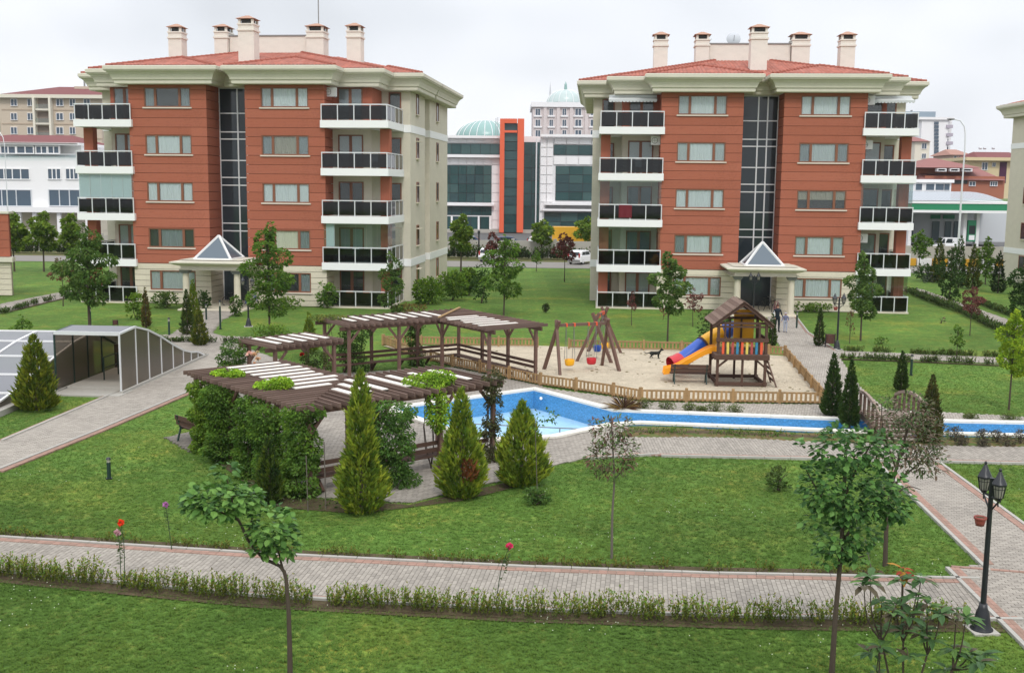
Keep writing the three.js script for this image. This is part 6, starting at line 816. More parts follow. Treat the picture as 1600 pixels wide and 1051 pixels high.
{ const z1 = G(1214, 519), z2 = G(1227, 520), dk = [0.016, 0.022, 0.03];
  const [w] = person('woman in black with a white shoulder bag walking up the right path', z1, 0.12, 0.93, { skin: [0.42, 0.24, 0.17], top: dk, leg: [0.012, 0.02, 0.026], shoe: [0.02, 0.02, 0.02], hair: [0.07, 0.022, 0.016] }, { step: 0.1, arms: [[[-0.27, 1.12, -0.03], [-0.2, 0.9, 0.1]], [[0.27, 1.12, 0], [0.36, 0.9, 0.06]]] });
  const bag = thing('shoulder_bag', 'white bag on the right shoulder of the woman in black', 'bag', [z1[0] - 0.24, 1.05, z1[1] + 0.12]); mesh('bag_body', new THREE.SphereGeometry(0.12, 10, 8).scale(0.5, 1.1, 0.8), mt.white, bag); mesh('strap', (() => { const g = new THREE.TorusGeometry(0.13, 0.013, 6, 14, Math.PI); g.rotateY(1.2); g.translate(0.02, 0.08, 0); return g; })(), mt.white, bag);
  person('small child in a blue-grey top, pale trousers and hat on the right path', z2, -0.1, 0.68, { skin: [0.45, 0.27, 0.2], top: [0.16, 0.17, 0.26], leg: [0.34, 0.36, 0.44], shoe: [0.08, 0.07, 0.08], hair: [0.4, 0.4, 0.5], hat: 1 }, { step: 0.04, arms: [[[-0.28, 1.12, 0.0], [-0.34, 0.95, 0.1]], [[0.25, 1.12, 0.02], [0.16, 1.02, 0.2]]] }); }
{ const p = G(1024, 561), c = [0.02, 0.022, 0.02], t = thing('cat', 'dark cat walking across the playground sand', 'cat', [p[0], 0.04, p[1]], -0.5), B = []; const A = (a, b, ra, rb, m = 0.03) => B.push([a, b, ra, rb, c, m]); A([-0.2, 0.23, 0], [0.02, 0.25, 0], 0.085, 0.075); A([0.02, 0.25, 0], [0.17, 0.28, 0], 0.075, 0.07); A([0.17, 0.28, 0], [0.27, 0.4, 0], 0.05, 0.042); A([0.3, 0.44, 0], [0.34, 0.435, 0], 0.058, 0.045); A([0.36, 0.42, 0], [0.39, 0.415, 0], 0.025, 0.02); for (const q of [-1, 1]) { A([0.3, 0.47, q * 0.035], [0.29, 0.53, q * 0.045], 0.022, 0.006, 0.01); A([0.16, 0.25, q * 0.05], [0.15, 0.13, q * 0.05], 0.034, 0.024); A([0.15, 0.13, q * 0.05], [0.17 + q * 0.05, 0.02, q * 0.05], 0.022, 0.02); A([-0.19, 0.22, q * 0.05], [-0.14, 0.16, q * 0.055], 0.05, 0.034); A([-0.14, 0.16, q * 0.055], [-0.22, 0.09, q * 0.055], 0.028, 0.02); A([-0.22, 0.09, q * 0.055], [-0.2 - q * 0.04, 0.02, q * 0.055], 0.02, 0.02); } A([-0.27, 0.25, 0], [-0.42, 0.2, 0.02], 0.026, 0.02); A([-0.42, 0.2, 0.02], [-0.56, 0.26, 0.05], 0.02, 0.014); mesh('body', blobBody(B, null, 0.014, [-0.62, -0.02, -0.2], [0.45, 0.56, 0.2]), bodyM, t); t.scale.setScalar(1.05); }
// ---------- bicycles ----------
function bike(label, p, ry, m) { const t = thing('bicycle', label, 'bicycle', [p[0], 0.02, p[1]], ry); for (const x of [-0.52, 0.52]) { const w = new THREE.TorusGeometry(0.32, 0.022, 6, 24); w.translate(x, 0.34, 0); const q = mesh('wheel', w, mt.black, t); mesh('spokes', Array.from({ length: 8 }, (_, i) => cyl([x, 0.34, 0], [x + 0.31 * Math.cos(i * 0.785), 0.34 + 0.31 * Math.sin(i * 0.785), 0], 0.005, 0.005, 4)), mt.chain, q); } mesh('frame', [cyl([-0.52, 0.34, 0], [-0.1, 0.32, 0], 0.016), cyl([-0.52, 0.34, 0], [-0.2, 0.78, 0], 0.014), cyl([-0.1, 0.32, 0], [-0.22, 0.86, 0], 0.018), cyl([-0.1, 0.32, 0], [0.36, 0.72, 0], 0.02), cyl([-0.19, 0.76, 0], [0.35, 0.78, 0], 0.018), cyl([0.34, 0.92, 0], [0.52, 0.34, 0], 0.018)], m, t); mesh('saddle', bx(0.24, 0.05, 0.13, -0.24, 0.89, 0), mt.black, t); mesh('handlebar', [cyl([0.33, 0.95, -0.26], [0.33, 0.95, 0.26], 0.014), cyl([0.34, 0.85, 0], [0.33, 0.95, 0], 0.016)], mt.chain, t); mesh('pedals', [bx(0.1, 0.02, 0.08, -0.05, 0.22, 0.1), bx(0.1, 0.02, 0.08, -0.15, 0.42, -0.1)], mt.black, t); }
bike('blue bicycle parked beside the left building entrance', toW(bl, 1.9, 0, 1.2).filter((_, i) => i !== 1), 0.9, mt.blue); bike('pinkish bicycle parked at the right building entrance', toW(br, 1.1, 0, 1.6).filter((_, i) => i !== 1), 1.0, M(0.4, 0.12, 0.16, 0.5)); bike('dark bicycle leaning by the right building entrance door', toW(br, 0.7, 0, 0.3).filter((_, i) => i !== 1), 0.6, mt.black); bike('black bicycle parked on the right back path', G(1452, 442), 0.5, mt.black); bike('second black bicycle behind the first on the right back path', G(1458, 439), 0.6, mt.grey); bike('dark bicycle inside the left entrance', toW(bl, 0.5, 0, 0.6).filter((_, i) => i !== 1), 0.5, mt.black);
// ---------- vehicles ----------
const tyreG = new THREE.TorusGeometry(0.23, 0.09, 8, 20), rimG = new THREE.CylinderGeometry(0.18, 0.18, 0.14, 12).rotateX(Math.PI / 2);
function car(label, p, ry, m, { van = false, y = 0.01 } = {}) {
  const t = thing(van ? 'parked_van' : 'parked_car', label, van ? 'van' : 'car', [p[0], y, p[1]], ry), W = 1.62; // front towards +x
  const low = new THREE.Shape((van ? [[-2.2, 0.3], [-2.2, 1.0], [1.2, 1.02], [2.1, 0.86], [2.2, 0.6], [2.2, 0.3]] : [[-1.9, 0.32], [-1.96, 0.6], [-1.9, 0.92], [-1.5, 0.96], [0.75, 0.93], [1.5, 0.84], [1.9, 0.7], [1.96, 0.5], [1.92, 0.3]]).map(q => new THREE.Vector2(...q))), up = new THREE.Shape((van ? [[-2.15, 0.98], [-2.12, 1.85], [0.6, 1.9], [1.35, 1.05]] : [[-1.86, 0.93], [-1.62, 1.34], [-1.2, 1.47], [-0.3, 1.49], [0.3, 1.42], [1.0, 0.92]]).map(q => new THREE.Vector2(...q)));
  const ex = (s, w, b) => { const g = new THREE.ExtrudeGeometry(s, { depth: w, bevelEnabled: true, bevelSize: b, bevelThickness: b * 1.6, bevelSegments: 2 }); g.translate(0, 0, -w / 2); return g; };
  mesh('body', [ex(low, W - 0.2, 0.06), ex(up, W - 0.42, 0.06)], m, t);
  const wl = van ? [[0.55, 1.15, 1.25, 1.78], [-0.5, 0.45, 1.2, 1.78]] : [[-1.35, -0.55, 1.0, 1.36], [-0.48, 0.55, 1.0, 1.38]];
  for (const s of [-1, 1]) for (const [a, b, c, d] of wl) { const q = new THREE.Shape((van && a > 0.5 ? [[0.55, 1.15], [1.2, 1.15], [0.72, 1.78], [0.55, 1.78]] : [[a, c], [b, c], [lerp(a, b, a < -0.5 ? 1 : 0.72), d], [lerp(a, b, a < -0.5 ? 0.12 : 0), d]]).map(e => new THREE.Vector2(...e))); const g = new THREE.ExtrudeGeometry(q, { depth: 0.02, bevelEnabled: false }); g.translate(0, 0, s > 0 ? (W - 0.42) / 2 + 0.1 : -(W - 0.42) / 2 - 0.12); mesh('side_window', g, mt.darkGlass, t); }
  if (van) { mesh('windscreen', beam([0.72, 1.8, 0], [1.36, 1.12, 0], W - 0.3, 0.02).translate(0.09, 0.06, 0), mt.darkGlass, t); } else { mesh('windscreen', beam([0.36, 1.4, 0], [0.96, 0.97, 0], W - 0.42, 0.02).translate(0.05, 0.06, 0), mt.darkGlass, t); mesh('rear_window', beam([-1.86, 1.0, 0], [-1.68, 1.33, 0], W - 0.46, 0.02).translate(-0.06, 0.03, 0), mt.darkGlass, t); }
  const L = van ? 2.26 : 1.98; for (const s of [-1, 1]) { mesh('tail_light', bx(0.08, van ? 0.4 : 0.5, 0.16, -L + 0.03, 0.98, s * 0.66), M(0.35, 0.01, 0.01, 0.3), t); mesh('headlight', bx(0.14, 0.16, 0.34, L - 0.12, 0.7, s * 0.58), mt.alu, t); for (const x of [-1.25, 1.22]) { const w = new THREE.Group(); w.name = 'wheel'; w.position.set(x, 0.32, s * 0.72); t.add(w); mesh('tyre', tyreG, mt.black, w); mesh('rim', rimG, mt.alu, w); } }
  mesh('bumper', [bx(0.1, 0.22, W - 0.1, -L + 0.0, 0.42, 0), bx(0.1, 0.18, W - 0.1, L - 0.02, 0.4, 0)], mt.grey, t); mesh('number_plate', bx(0.02, 0.12, 0.5, -L - 0.06, 0.68, 0), mt.white, t); return t;
}
const wh = P(0.8, 0.8, 0.82, 0.3, { clearcoat: 0.6 }), bu = P(0.04, 0.07, 0.14, 0.3, { clearcoat: 0.6 });
car('white hatchback parked on the road left of the right building', G(909, 412), 1.05, wh); car('white hatchback half hidden by the purple tree behind the lawn', G(768, 408), 1.2, wh);
car('white car parked beyond the wall beside the yellow truck', atZ(848, 372, -139).map((v, i) => i ? -139 : v), 0, wh, { y: 0.6 }); car('dark blue car parked beyond the wall left of the mall tower', atZ(738, 376, -140).map((v, i) => i ? -140 : v), 0, bu, { y: 0.5 }); car('dark blue car parked beyond the wall under the mall tower', atZ(797, 376, -140).map((v, i) => i ? -140 : v), 0.05, bu, { y: 0.5 });
car('white van standing under the gas station canopy', atZ(1480, 378, -152).map((v, i) => i ? -152 : v), Math.PI, wh, { van: true }); car('white car beyond the wall at the far left', [-62, -142], 0, wh, { y: 0.6 });
{ const z = -141, a = atZ(863, 378, z), b = atZ(938, 362, z), t = thing('flatbed_truck', 'long yellow truck body standing beyond the wall', 'truck', [(a[0] + b[0]) / 2, 0, z]), w = b[0] - a[0]; mesh('cargo_body', box6(-w / 2, w / 2, 1.2, 3.3, -1.2, 1.2), mt.yellowT = M(0.62, 0.33, 0.02, 0.5), t); for (let i = 0; i <= 8; i++) mesh('rib', bx(0.12, 2.0, 0.1, -w / 2 + w * i / 8, 2.25, 1.24), mt.yellowT, t); mesh('chassis', box6(-w / 2, w / 2, 0.8, 1.19, -0.8, 0.8), mt.black, t); for (const x of [-w * 0.35, -w * 0.2, w * 0.3]) for (const s of [-1, 1]) { const g = tyreG.clone(); g.scale(1.7, 1.7, 1.7); g.translate(x, 0.55, s * 0.95); mesh('wheel', g, mt.black, t); } }
// ---------- boundary wall ----------
{ const t = thing('boundary_wall', 'long pale concrete boundary wall between the gardens and the street', 'wall', [0, 0, 0]); const L0 = [-150, -138], L1 = [60, -126.2]; for (let i = 0; i < 42; i++) { const u = i / 42, v = (i + 1) / 42, A = [lerp(L0[0], L1[0], u), lerp(L0[1], L1[1], u)], B = [lerp(L0[0], L1[0], v), lerp(L0[1], L1[1], v)]; mesh('wall_panel', beam([A[0] + 0.2, 1.0, A[1]], [B[0] - 0.2, 1.0, B[1]], 0.2, 2.0), mt.concrete, t); mesh('pier', bx(0.4, 2.25, 0.4, A[0], 1.12, A[1]), mt.curb, t); } }
{ const t = thing('street_barrier', 'red and white kerb barrier before the gas station', 'barrier', [0, 0, 0]); for (let i = 0; i < 14; i++) { const x = 44 + i * 1.7; mesh('block', bx(1.6, 0.8, 0.4, x, 0.5, -121 + i * 0.12), i % 2 ? mt.white : mt.yellowT, t); } }
scene.fog = new THREE.FogExp2(new THREE.Color(0.9, 0.93, 0.96), 0.00012);
// ---------- the town beyond ----------
const far = (z) => { const f = (x, y) => { const q = atZ(x, y, z); return q; }; return { f, rect(x0, y0, x1, y1) { const c = [(x0 + x1) / 2, (y0 + y1) / 2], a = f(x0, c[1]), b = f(x1, c[1]), t = f(c[0], y0), d = f(c[0], y1); return [a[0], b[0], Math.max(0, d[1]), t[1]]; } }; };
const tgs = [P(0.03, 0.075, 0.078, 0.08), P(0.022, 0.058, 0.06, 0.12), P(0.05, 0.10, 0.10, 0.1), P(0.035, 0.07, 0.078, 0.06)];
const cr = { pink: M(0.62, 0.55, 0.54), wht: M(0.80, 0.79, 0.80), beige: M(0.52, 0.44, 0.35), maroon: M(0.19, 0.07, 0.07, 0.85), teal: P(0.22, 0.36, 0.34, 0.3), tglass: P(0.03, 0.075, 0.078, 0.08), bglass: P(0.07, 0.10, 0.14, 0.12), brickR: M(0.36, 0.14, 0.09), yell: M(0.62, 0.52, 0.32), lgrey: M(0.55, 0.57, 0.60, 0.5) };
function fb(t, name, m, z, [x0, y0, x1, y1], d0, d1, o = [0, 0]) { const r = far(z).rect(x0, y0, x1, y1); return ub(name, m, t, r[0] - o[0], r[1] - o[0], r[2], r[3], z + d0 - o[1], z - d1 - o[1]); }
function farThing(name, label, cat, z, x) { const t = thing(name, label, cat, [far(z).f(x, 300)[0], 0, z]); const o = [t.position.x, z]; return { t, add: (n, m, r, d0, d1, par) => fb(par ?? t, n, m, z, r, d0, d1, o), rect: (...r) => { const q = far(z).rect(...r); return [q[0] - o[0], q[1] - o[0], q[2], q[3]]; } }; }
function fwin(B, r, m = cr.bglass, fr = cr.wht, k = 2, d = 0.12) { const w = new THREE.Group(); w.name = 'window'; B.t.add(w); const q = B.rect(...r), e = Math.min(0.14, (q[1] - q[0]) * 0.08); ub('pane', m, w, q[0], q[1], q[2], q[3], d * 0.4, -0.1); const F = [box6(q[0] - e, q[0], q[2] - e, q[3] + e, d, -0.1), box6(q[1], q[1] + e, q[2] - e, q[3] + e, d, -0.1), box6(q[0], q[1], q[3], q[3] + e, d, -0.1), box6(q[0], q[1], q[2] - e, q[2], d * 1.3, -0.1)]; for (let i = 1; i < k; i++) { const c = lerp(q[0], q[1], i / k); F.push(box6(c - e * 0.5, c + e * 0.5, q[2], q[3], d * 0.9, -0.1)); } mesh('frame', F, fr, w); return w; }
function hip(B, r, dep, m, name = 'roof', ridge = 0.4) { const q = B.rect(...r), [a, b, c, d] = q, z0 = 0.8, z1 = -dep, zm = (z0 + z1) / 2, rx = (b - a) * ridge / 2, mx = (a + b) / 2, A = [a, c, z0], Bq = [b, c, z0], C = [b, c, z1], D = [a, c, z1], E = [mx - rx, d, zm], F = [mx + rx, d, zm]; const g = new THREE.BufferGeometry(); g.setAttribute('position', new THREE.Float32BufferAttribute([...A, ...Bq, ...F, ...A, ...F, ...E, ...Bq, ...C, ...F, ...C, ...D, ...E, ...C, ...E, ...F, ...D, ...A, ...E, ...A, ...D, ...C, ...A, ...C, ...Bq], 3)); g.computeVertexNormals(); return mesh(name, uvm(g), m, B.t); }
{ // mall
  const B = farThing('shopping_mall', 'white and green-glass shopping building with an orange tower frame', 'building', -200, 820), z = -200;
  B.add('wall', cr.wht, [660, 215, 782, 362], 0, 40); B.add('wall', cr.wht, [818, 214, 1080, 362], -0.1, 40);
  const gl = (x0, y0, x1, y1, n, m) => { const w = new THREE.Group(); w.name = 'curtain_glazing'; B.t.add(w); const q = B.rect(x0, y0, x1, y1); for (let i = 0; i < n; i++) for (let j = 0; j < m; j++) ub('pane', tgs[Math.floor(R() * 4)], w, lerp(q[0], q[1], i / n) + 0.05, lerp(q[0], q[1], (i + 1) / n) - 0.05, lerp(q[2], q[3], j / m) + 0.05, lerp(q[2], q[3], (j + 1) / m) - 0.05, 0.12 + 0.01 * R(), -0.3); ub('backing', mt.black, w, q[0], q[1], q[2], q[3], 0.08, -0.2); };
  gl(690, 224, 781, 241, 6, 1); gl(690, 258, 768, 316, 6, 4); gl(690, 322, 768, 336, 5, 1); gl(690, 338, 766, 358, 5, 1); gl(818, 222, 843, 362, 2, 7); gl(865, 227, 1060, 243, 10, 1); gl(868, 260, 1060, 314, 9, 4); gl(850, 332, 1060, 362, 8, 2);
  for (const [x0, y0, x1, y1] of [[690, 212, 782, 216], [690, 242, 782, 246], [690, 318, 772, 321], [845, 211, 1080, 215], [850, 318, 1080, 321], [848, 327, 1080, 330]]) B.add('ledge', cr.wht, [x0, y0, x1, y1], 1.2, -0.05);
  B.add('shadow_gap', mt.grey, [852, 321.5, 1060, 326.5], 0.3, -0.05); R = rng(70);
  for (const [x0, y0, x1, y1, n, m] of [[690, 246.5, 781, 257, 7, 1], [769, 258, 781, 358, 1, 7], [844, 216, 864, 330, 2, 8], [865, 244, 1060, 258, 10, 1], [690, 217, 781, 223, 7, 1], [866, 216, 1060, 226, 10, 1]]) { const q = B.rect(x0, y0, x1, y1); for (let i = 0; i < n; i++) for (let j = 0; j < m; j++) ub('facade_panel', cr.wht, B.t, lerp(q[0], q[1], i / n) + 0.06, lerp(q[0], q[1], (i + 1) / n) - 0.06, lerp(q[2], q[3], j / m) + 0.06, lerp(q[2], q[3], (j + 1) / m) - 0.06, 0.18, 0.01); }
  for (const x of [706, 727, 748, 766]) B.add('column', cr.wht, [x - 1.5, 337, x + 1.5, 361], 0.5, -0.1);
  const ob = M(0.70, 0.115, 0.045, 0.55); B.add('tower_frame', ob, [781, 187, 788, 362], 3.5, 2); B.add('tower_frame', ob, [808, 187, 818, 362], 3.5, 2); B.add('tower_frame', ob, [788, 187, 808, 194], 3.48, 2); B.add('tower_frame', ob, [788, 205, 808, 208.5], 3.48, 2);
  { const q = B.rect(788, 194, 808, 362); for (let j = 0; j < 12; j++) ub('tower_pane', tgs[j % 4], B.t, q[0], q[1], lerp(q[2], q[3], j / 12) + 0.05, lerp(q[2], q[3], (j + 1) / 12) - 0.05, 2.8, 2.6); ub('tower_backing', mt.black, B.t, q[0], q[1], q[2], q[3], 2.55, 0.2); }
  B.add('silver_column', mt.alu, [836.5, 216, 838.5, 362], 0.9, -0.4); B.add('plinth', mt.concrete, [660, 359, 1080, 370], 2, -0.1);
  for (const [x, y] of [[774, 181], [777, 180]]) { const q = B.rect(x - 0.4, y, x + 0.4, 215); ub('mast', mt.grey, B.t, q[0], q[1], q[2], q[3], -6, -6.3); }
}
function dome(label, z, px0, px1, ytop, ybase, trunc, ribs, m, spire) { const a = atZ(px0, ybase, z), b = atZ(px1, ybase, z), t = thing('domed_hall', label, 'building', [(a[0] + b[0]) / 2, 0, z]), r = (b[0] - a[0]) / 2, y0 = a[1], y1 = atZ((px0 + px1) / 2, ytop, z)[1], H = y1 - y0, pts = []; const tmax = trunc ? 1.12 : Math.PI / 2; for (let i = 0; i <= 12; i++) { const u = i / 12 * tmax; pts.push([r * Math.cos(u), y0 + H * Math.sin(u) / Math.sin(tmax)]); } if (trunc) pts.push([0.01, y1 + 0.3]);
  mesh('dome', new THREE.LatheGeometry(pts.map(p => new THREE.Vector2(Math.max(0.001, p[0]), p[1])), 36), m, t); for (let k = 0; k < ribs; k++) { const g = new THREE.TubeGeometry(new THREE.CatmullRomCurve3(pts.slice(0, 13).map(p => V3(p[0] + 0.05, p[1], 0))), 16, r * 0.012, 4); g.rotateY(k / ribs * 6.283); mesh('rib', g, cr.wht, t); } mesh('drum', new THREE.CylinderGeometry(r * 1.02, r * 1.02, y0, 36).translate(0, y0 / 2 - 0.05, 0), cr.wht, t); if (spire) mesh('lantern', [new THREE.CylinderGeometry(r * 0.07, r * 0.09, r * 0.28, 10).translate(0, y1 + r * 0.12, 0), new THREE.ConeGeometry(r * 0.08, r * 0.2, 10).translate(0, y1 + r * 0.34, 0)], cr.teal, t); return t; }
dome('green ribbed glass dome of the hall behind the left half of the mall', -262, 711, 806, 190, 217, true, 24, cr.teal); 
{ const z = -340, B = farThing('hotel', 'pinkish white hotel block with rows of windows under a glass dome', 'building', z, 890); B.add('wall', cr.pink, [832, 162, 960, 300], 0, 25); B.add('cornice', cr.wht, [830, 160, 962, 167.5], 0.8, 26);
  const xs = [[834, 847], [855.6, 867], [876, 887.6], [896, 911], [920, 934], [942, 955]]; for (const [a, b] of xs) for (const y of [170, 187, 203.5, 220]) { fwin(B, [a + 3, y, b - 3, y + 10], cr.bglass, cr.wht, 2, 0.3); B.add('balconet', cr.wht, [a, y + 10.5, b, y + 12.5], 0.5, -0.05); } for (const x of [851, 871.5, 892, 915.5, 938]) B.add('pilaster', cr.pink, [x - 2.6, 167, x + 2.6, 300], 0.5, -0.05); B.add('roof_plant', cr.bglass, [925, 154.5, 938, 160], -4, 9); }
dome('glass dome with a small lantern on top of the hotel', -352, 854, 913, 140, 161, false, 16, P(0.40, 0.48, 0.47, 0.3), true);
for (const [l, x, yt] of [['thin minaret spire left of the hotel dome', 860, 127], ['thin minaret spire right of the hotel dome', 912, 127]]) { const z = -430, a = atZ(x, yt, z), t = thing('minaret', l, 'tower', [a[0], 0, z]); mesh('shaft', new THREE.CylinderGeometry(0.55, 0.75, a[1] - 7, 8).translate(0, (a[1] - 7) / 2, 0), cr.lgrey, t); mesh('cone', new THREE.ConeGeometry(0.6, 7, 8).translate(0, a[1] - 3.5, 0), cr.lgrey, t); }
{ const z = -165, B = farThing('office_building', 'white two-storey building with dark windows and maroon roof at the left', 'building', z, 60); B.add('wall', cr.wht, [-60, 244, 150, 330], 0, 18); B.add('wall', cr.wht, [-60, 222, 118, 244], -2, 16); hip(B, [-70, 207, 122, 223], 17, cr.maroon, 'roof', 0.55); B.add('eave', cr.wht, [-70, 222, 124, 226], 0.6, 17); B.add('ledge', cr.wht, [-60, 323, 150, 331], 1.5, -0.05); B.add('ground_floor', mt.stone[1], [-60, 331, 150, 372], -1.5, 16); for (const x of [34, 58, 96, 140]) B.add('column', cr.wht, [x - 3, 331, x + 3, 372], 1, -0.5);
  for (const [x0, x1] of [[2, 24], [27, 52], [57, 73], [76, 92]]) fwin(B, [x0, 229, x1, 239], cr.bglass, cr.wht, 2, -1.8 + 2.1); for (const [x0, x1] of [[-20, 45], [75, 94], [103, 121]]) fwin(B, [x0, 264, x1, 279], cr.bglass, cr.wht, x0 < 0 ? 5 : 3, 0.15); for (const [x0, x1] of [[-20, 48], [77, 124]]) fwin(B, [x0, 297, x1, 321], cr.bglass, cr.lgrey, 3, 0.15); for (let i = 0; i < 7; i++) B.add('rail_glass', mt.clear, [-4 + i * 18, 241, 13 + i * 18, 246], 0.4, -0.35); B.add('handrail', mt.alu, [-10, 240, 124, 241], 0.45, -0.35); }
{ const z = -235, B = farThing('apartment_block', 'beige five-storey block with maroon hipped roof at the far left', 'building', z, 80); B.add('wall', cr.beige, [2, 152, 160, 330], 0, 25); hip(B, [-8, 127, 165, 149], 27, cr.maroon, 'roof', 0.3); B.add('cornice', M(0.66, 0.62, 0.52), [-6, 148, 164, 153.5], 1.2, 26); B.add('roof_room', cr.beige, [86, 128, 113, 138], -10, 16);
  for (let k = 0; k < 4; k++) { const y = 153 + k * 22; for (const [a, b] of [[17, 26], [43, 52], [88, 98], [109, 117], [131, 140]]) fwin(B, [a, y + 2, b, y + 12], cr.bglass, cr.wht, 2, 0.2); B.add('balcony_recess', M(0.25, 0.2, 0.17), [59, y, 80, y + 19], 0.05, 0.2); B.add('balcony_slab', M(0.62, 0.58, 0.5), [58, y + 17, 81, y + 20], 1.2, -0.1); B.add('balcony_rail', mt.clear, [59, y + 10, 80, y + 17], 1.1, -1.0); if (k) B.add('band', M(0.42, 0.33, 0.25), [2, y - 4, 160, y - 2.5], 0.1, -0.02); } for (const x of [57, 82]) B.add('pilaster', M(0.70, 0.66, 0.56), [x - 1.6, 153, x + 1.6, 240], 1.4, -0.1); const q = B.rect(98, 119, 99, 128); ub('antenna', mt.grey, B.t, q[0], q[0] + 0.3, q[2], q[3] + 1, -11, -11.3); }
// gas station
{ const z = -152, B = farThing('gas_station', 'gas station with arched grey roof and green and white canopy edge', 'gas station', z, 1500), q = B.rect(1400, 299, 1568, 316);
  { const n = 28, g = []; for (let i = 0; i < n; i++) { const x0 = lerp(q[0], q[1], i / n), x1 = lerp(q[0], q[1], (i + 1) / n) - 0.06; const s = []; for (let k = 0; k <= 6; k++) { const a = k / 6; s.push([-14 * a + 0.5 - 0, q[2] + (q[3] - q[2]) * Math.sin(Math.PI * (0.06 + 0.5 * a))]); } const p = []; for (let k = 0; k < 6; k++) { const [za, ya] = s[k], [zb, yb] = s[k + 1]; p.push(x0, ya, za, x1, ya, za, x1, yb, zb, x0, ya, za, x1, yb, zb, x0, yb, zb); } const e = new THREE.BufferGeometry(); e.setAttribute('position', new THREE.Float32BufferAttribute(p, 3)); e.computeVertexNormals(); mesh('roof_sheet', uvm(e), mt.gasR ??= new THREE.MeshStandardMaterial({ color: 0x9ea4ab, roughness: 0.6, side: THREE.DoubleSide }), B.t); } }
  const gg = M(0.015, 0.22, 0.10, 0.5); B.add('canopy_fascia', gg, [1395, 318, 1600, 328], 2, 16); B.add('canopy_edge', cr.wht, [1395, 314.5, 1600, 317.9], 2.1, 16.1); B.add('canopy_edge', cr.wht, [1395, 328.1, 1600, 332], 2.1, 16.1); for (const [a, b] of [[1506, 1511], [1526, 1531], [1420, 1425]]) B.add('column', cr.wht, [a, 332, b, 385], 0, 1);
  B.add('shop_wall', cr.lgrey, [1398, 332, 1640, 384], -13, 22); for (const [a, b] of [[1430, 1480], [1512, 1524], [1534, 1544], [1549, 1575]]) { const p = B.rect(a, 350, b, 382); ub('shop_window', cr.bglass, B.t, p[0], p[1], p[2], p[3], -12.8, -12.95); } for (const [a, b] of [[1430, 1478], [1531, 1550], [1510, 1526]]) { const p = B.rect(a, 339, b, 346); ub('green_band', gg, B.t, p[0], p[1], p[2], p[3], -12.7, -12.98); }
  { const p = B.rect(1512, 344, 1524, 377); ub('pump', gg, B.t, p[0], p[1], p[2], p[3], 0.3, -0.6); ub('pump_screen', mt.black, B.t, p[0] + 0.1, p[1] - 0.1, lerp(p[2], p[3], 0.35), lerp(p[2], p[3], 0.75), 0.34, 0.28); ub('pump_hoses', cr.wht, B.t, p[0] + 0.15, p[1] - 0.15, p[2] + 0.2, lerp(p[2], p[3], 0.3), 0.35, 0.28); } }
{ const z = -178, B = farThing('office_building', 'low white building with dark strip windows behind the gas station', 'building', z, 1455); B.add('wall', cr.wht, [1400, 283, 1486, 330], 0, 15); B.add('parapet', cr.wht, [1398, 280, 1490, 285], 0.5, 15.5); for (const [a, b] of [[1431, 1441], [1447, 1460], [1462, 1475], [1476, 1484]]) fwin(B, [a, 287, b, 297], cr.bglass, cr.wht, 1, 0.15); }
const roofPink = M(0.27, 0.125, 0.115, 0.85);
{ const z = -215, B = farThing('brick_house', 'red brick house with two tiers of dull red hipped roofs', 'house', z, 1500); B.add('wall', cr.brickR, [1445, 275, 1570, 310], 0, 14); B.add('wall', cr.brickR, [1436, 258, 1520, 276], -3, 14); hip(B, [1428, 245, 1536, 262], 18, roofPink, 'roof', 0.08); hip(B, [1437, 261, 1570, 281], 14, roofPink, 'roof', 0.7); for (const x of [1463, 1483, 1503]) fwin(B, [x, 264, x + 12, 267], mt.dark, cr.wht, 1, 1.2); fwin(B, [1515, 284, 1524, 290], cr.bglass, cr.wht, 2, 0.2); fwin(B, [1548, 284, 1558, 290], cr.bglass, cr.wht, 3, 0.2); B.add('porch_gap', mt.dark, [1490, 280, 1512, 287], 0.15, -0.1); }
{ const z = -245, B = farThing('yellow_house', 'pale yellow house with maroon roof near the right edge building', 'house', z, 1550); B.add('wall', cr.yell, [1510, 246, 1590, 310], 0, 14); B.add('eave', cr.yell, [1506, 246, 1592, 251], 1.5, 15); hip(B, [1528, 236, 1610, 247], 14, cr.maroon, 'roof', 0.7); fwin(B, [1535, 254, 1543, 265], cr.bglass, cr.wht, 2, 0.2); fwin(B, [1551, 254, 1556, 260], cr.bglass, cr.wht, 2, 0.2); B.add('doorway', M(0.08, 0.03, 0.06), [1562, 253, 1573, 286], 0.1, -0.05); for (const x of [1550, 1557, 1571]) { const q = B.rect(x - 2, 230, x + 2, 236); mesh('water_tank', new THREE.CylinderGeometry((q[1] - q[0]) / 2, (q[1] - q[0]) / 2, q[1] - q[0], 10).rotateZ(1.57).translate((q[0] + q[1]) / 2, q[3], -6), cr.lgrey, B.t); } }
{ const z = -300, B = farThing('pink_house', 'small pinkish house with tiled roof below the street lamp', 'house', z, 1502); B.add('wall', M(0.5, 0.36, 0.30), [1488, 241, 1516, 300], 0, 14); hip(B, [1485, 232, 1519, 242], 15, M(0.36, 0.2, 0.16), 'roof', 0.5); for (const x of [1491, 1498, 1506]) fwin(B, [x, 244, x + 4, 249], cr.bglass, cr.wht, 1, 0.15); }
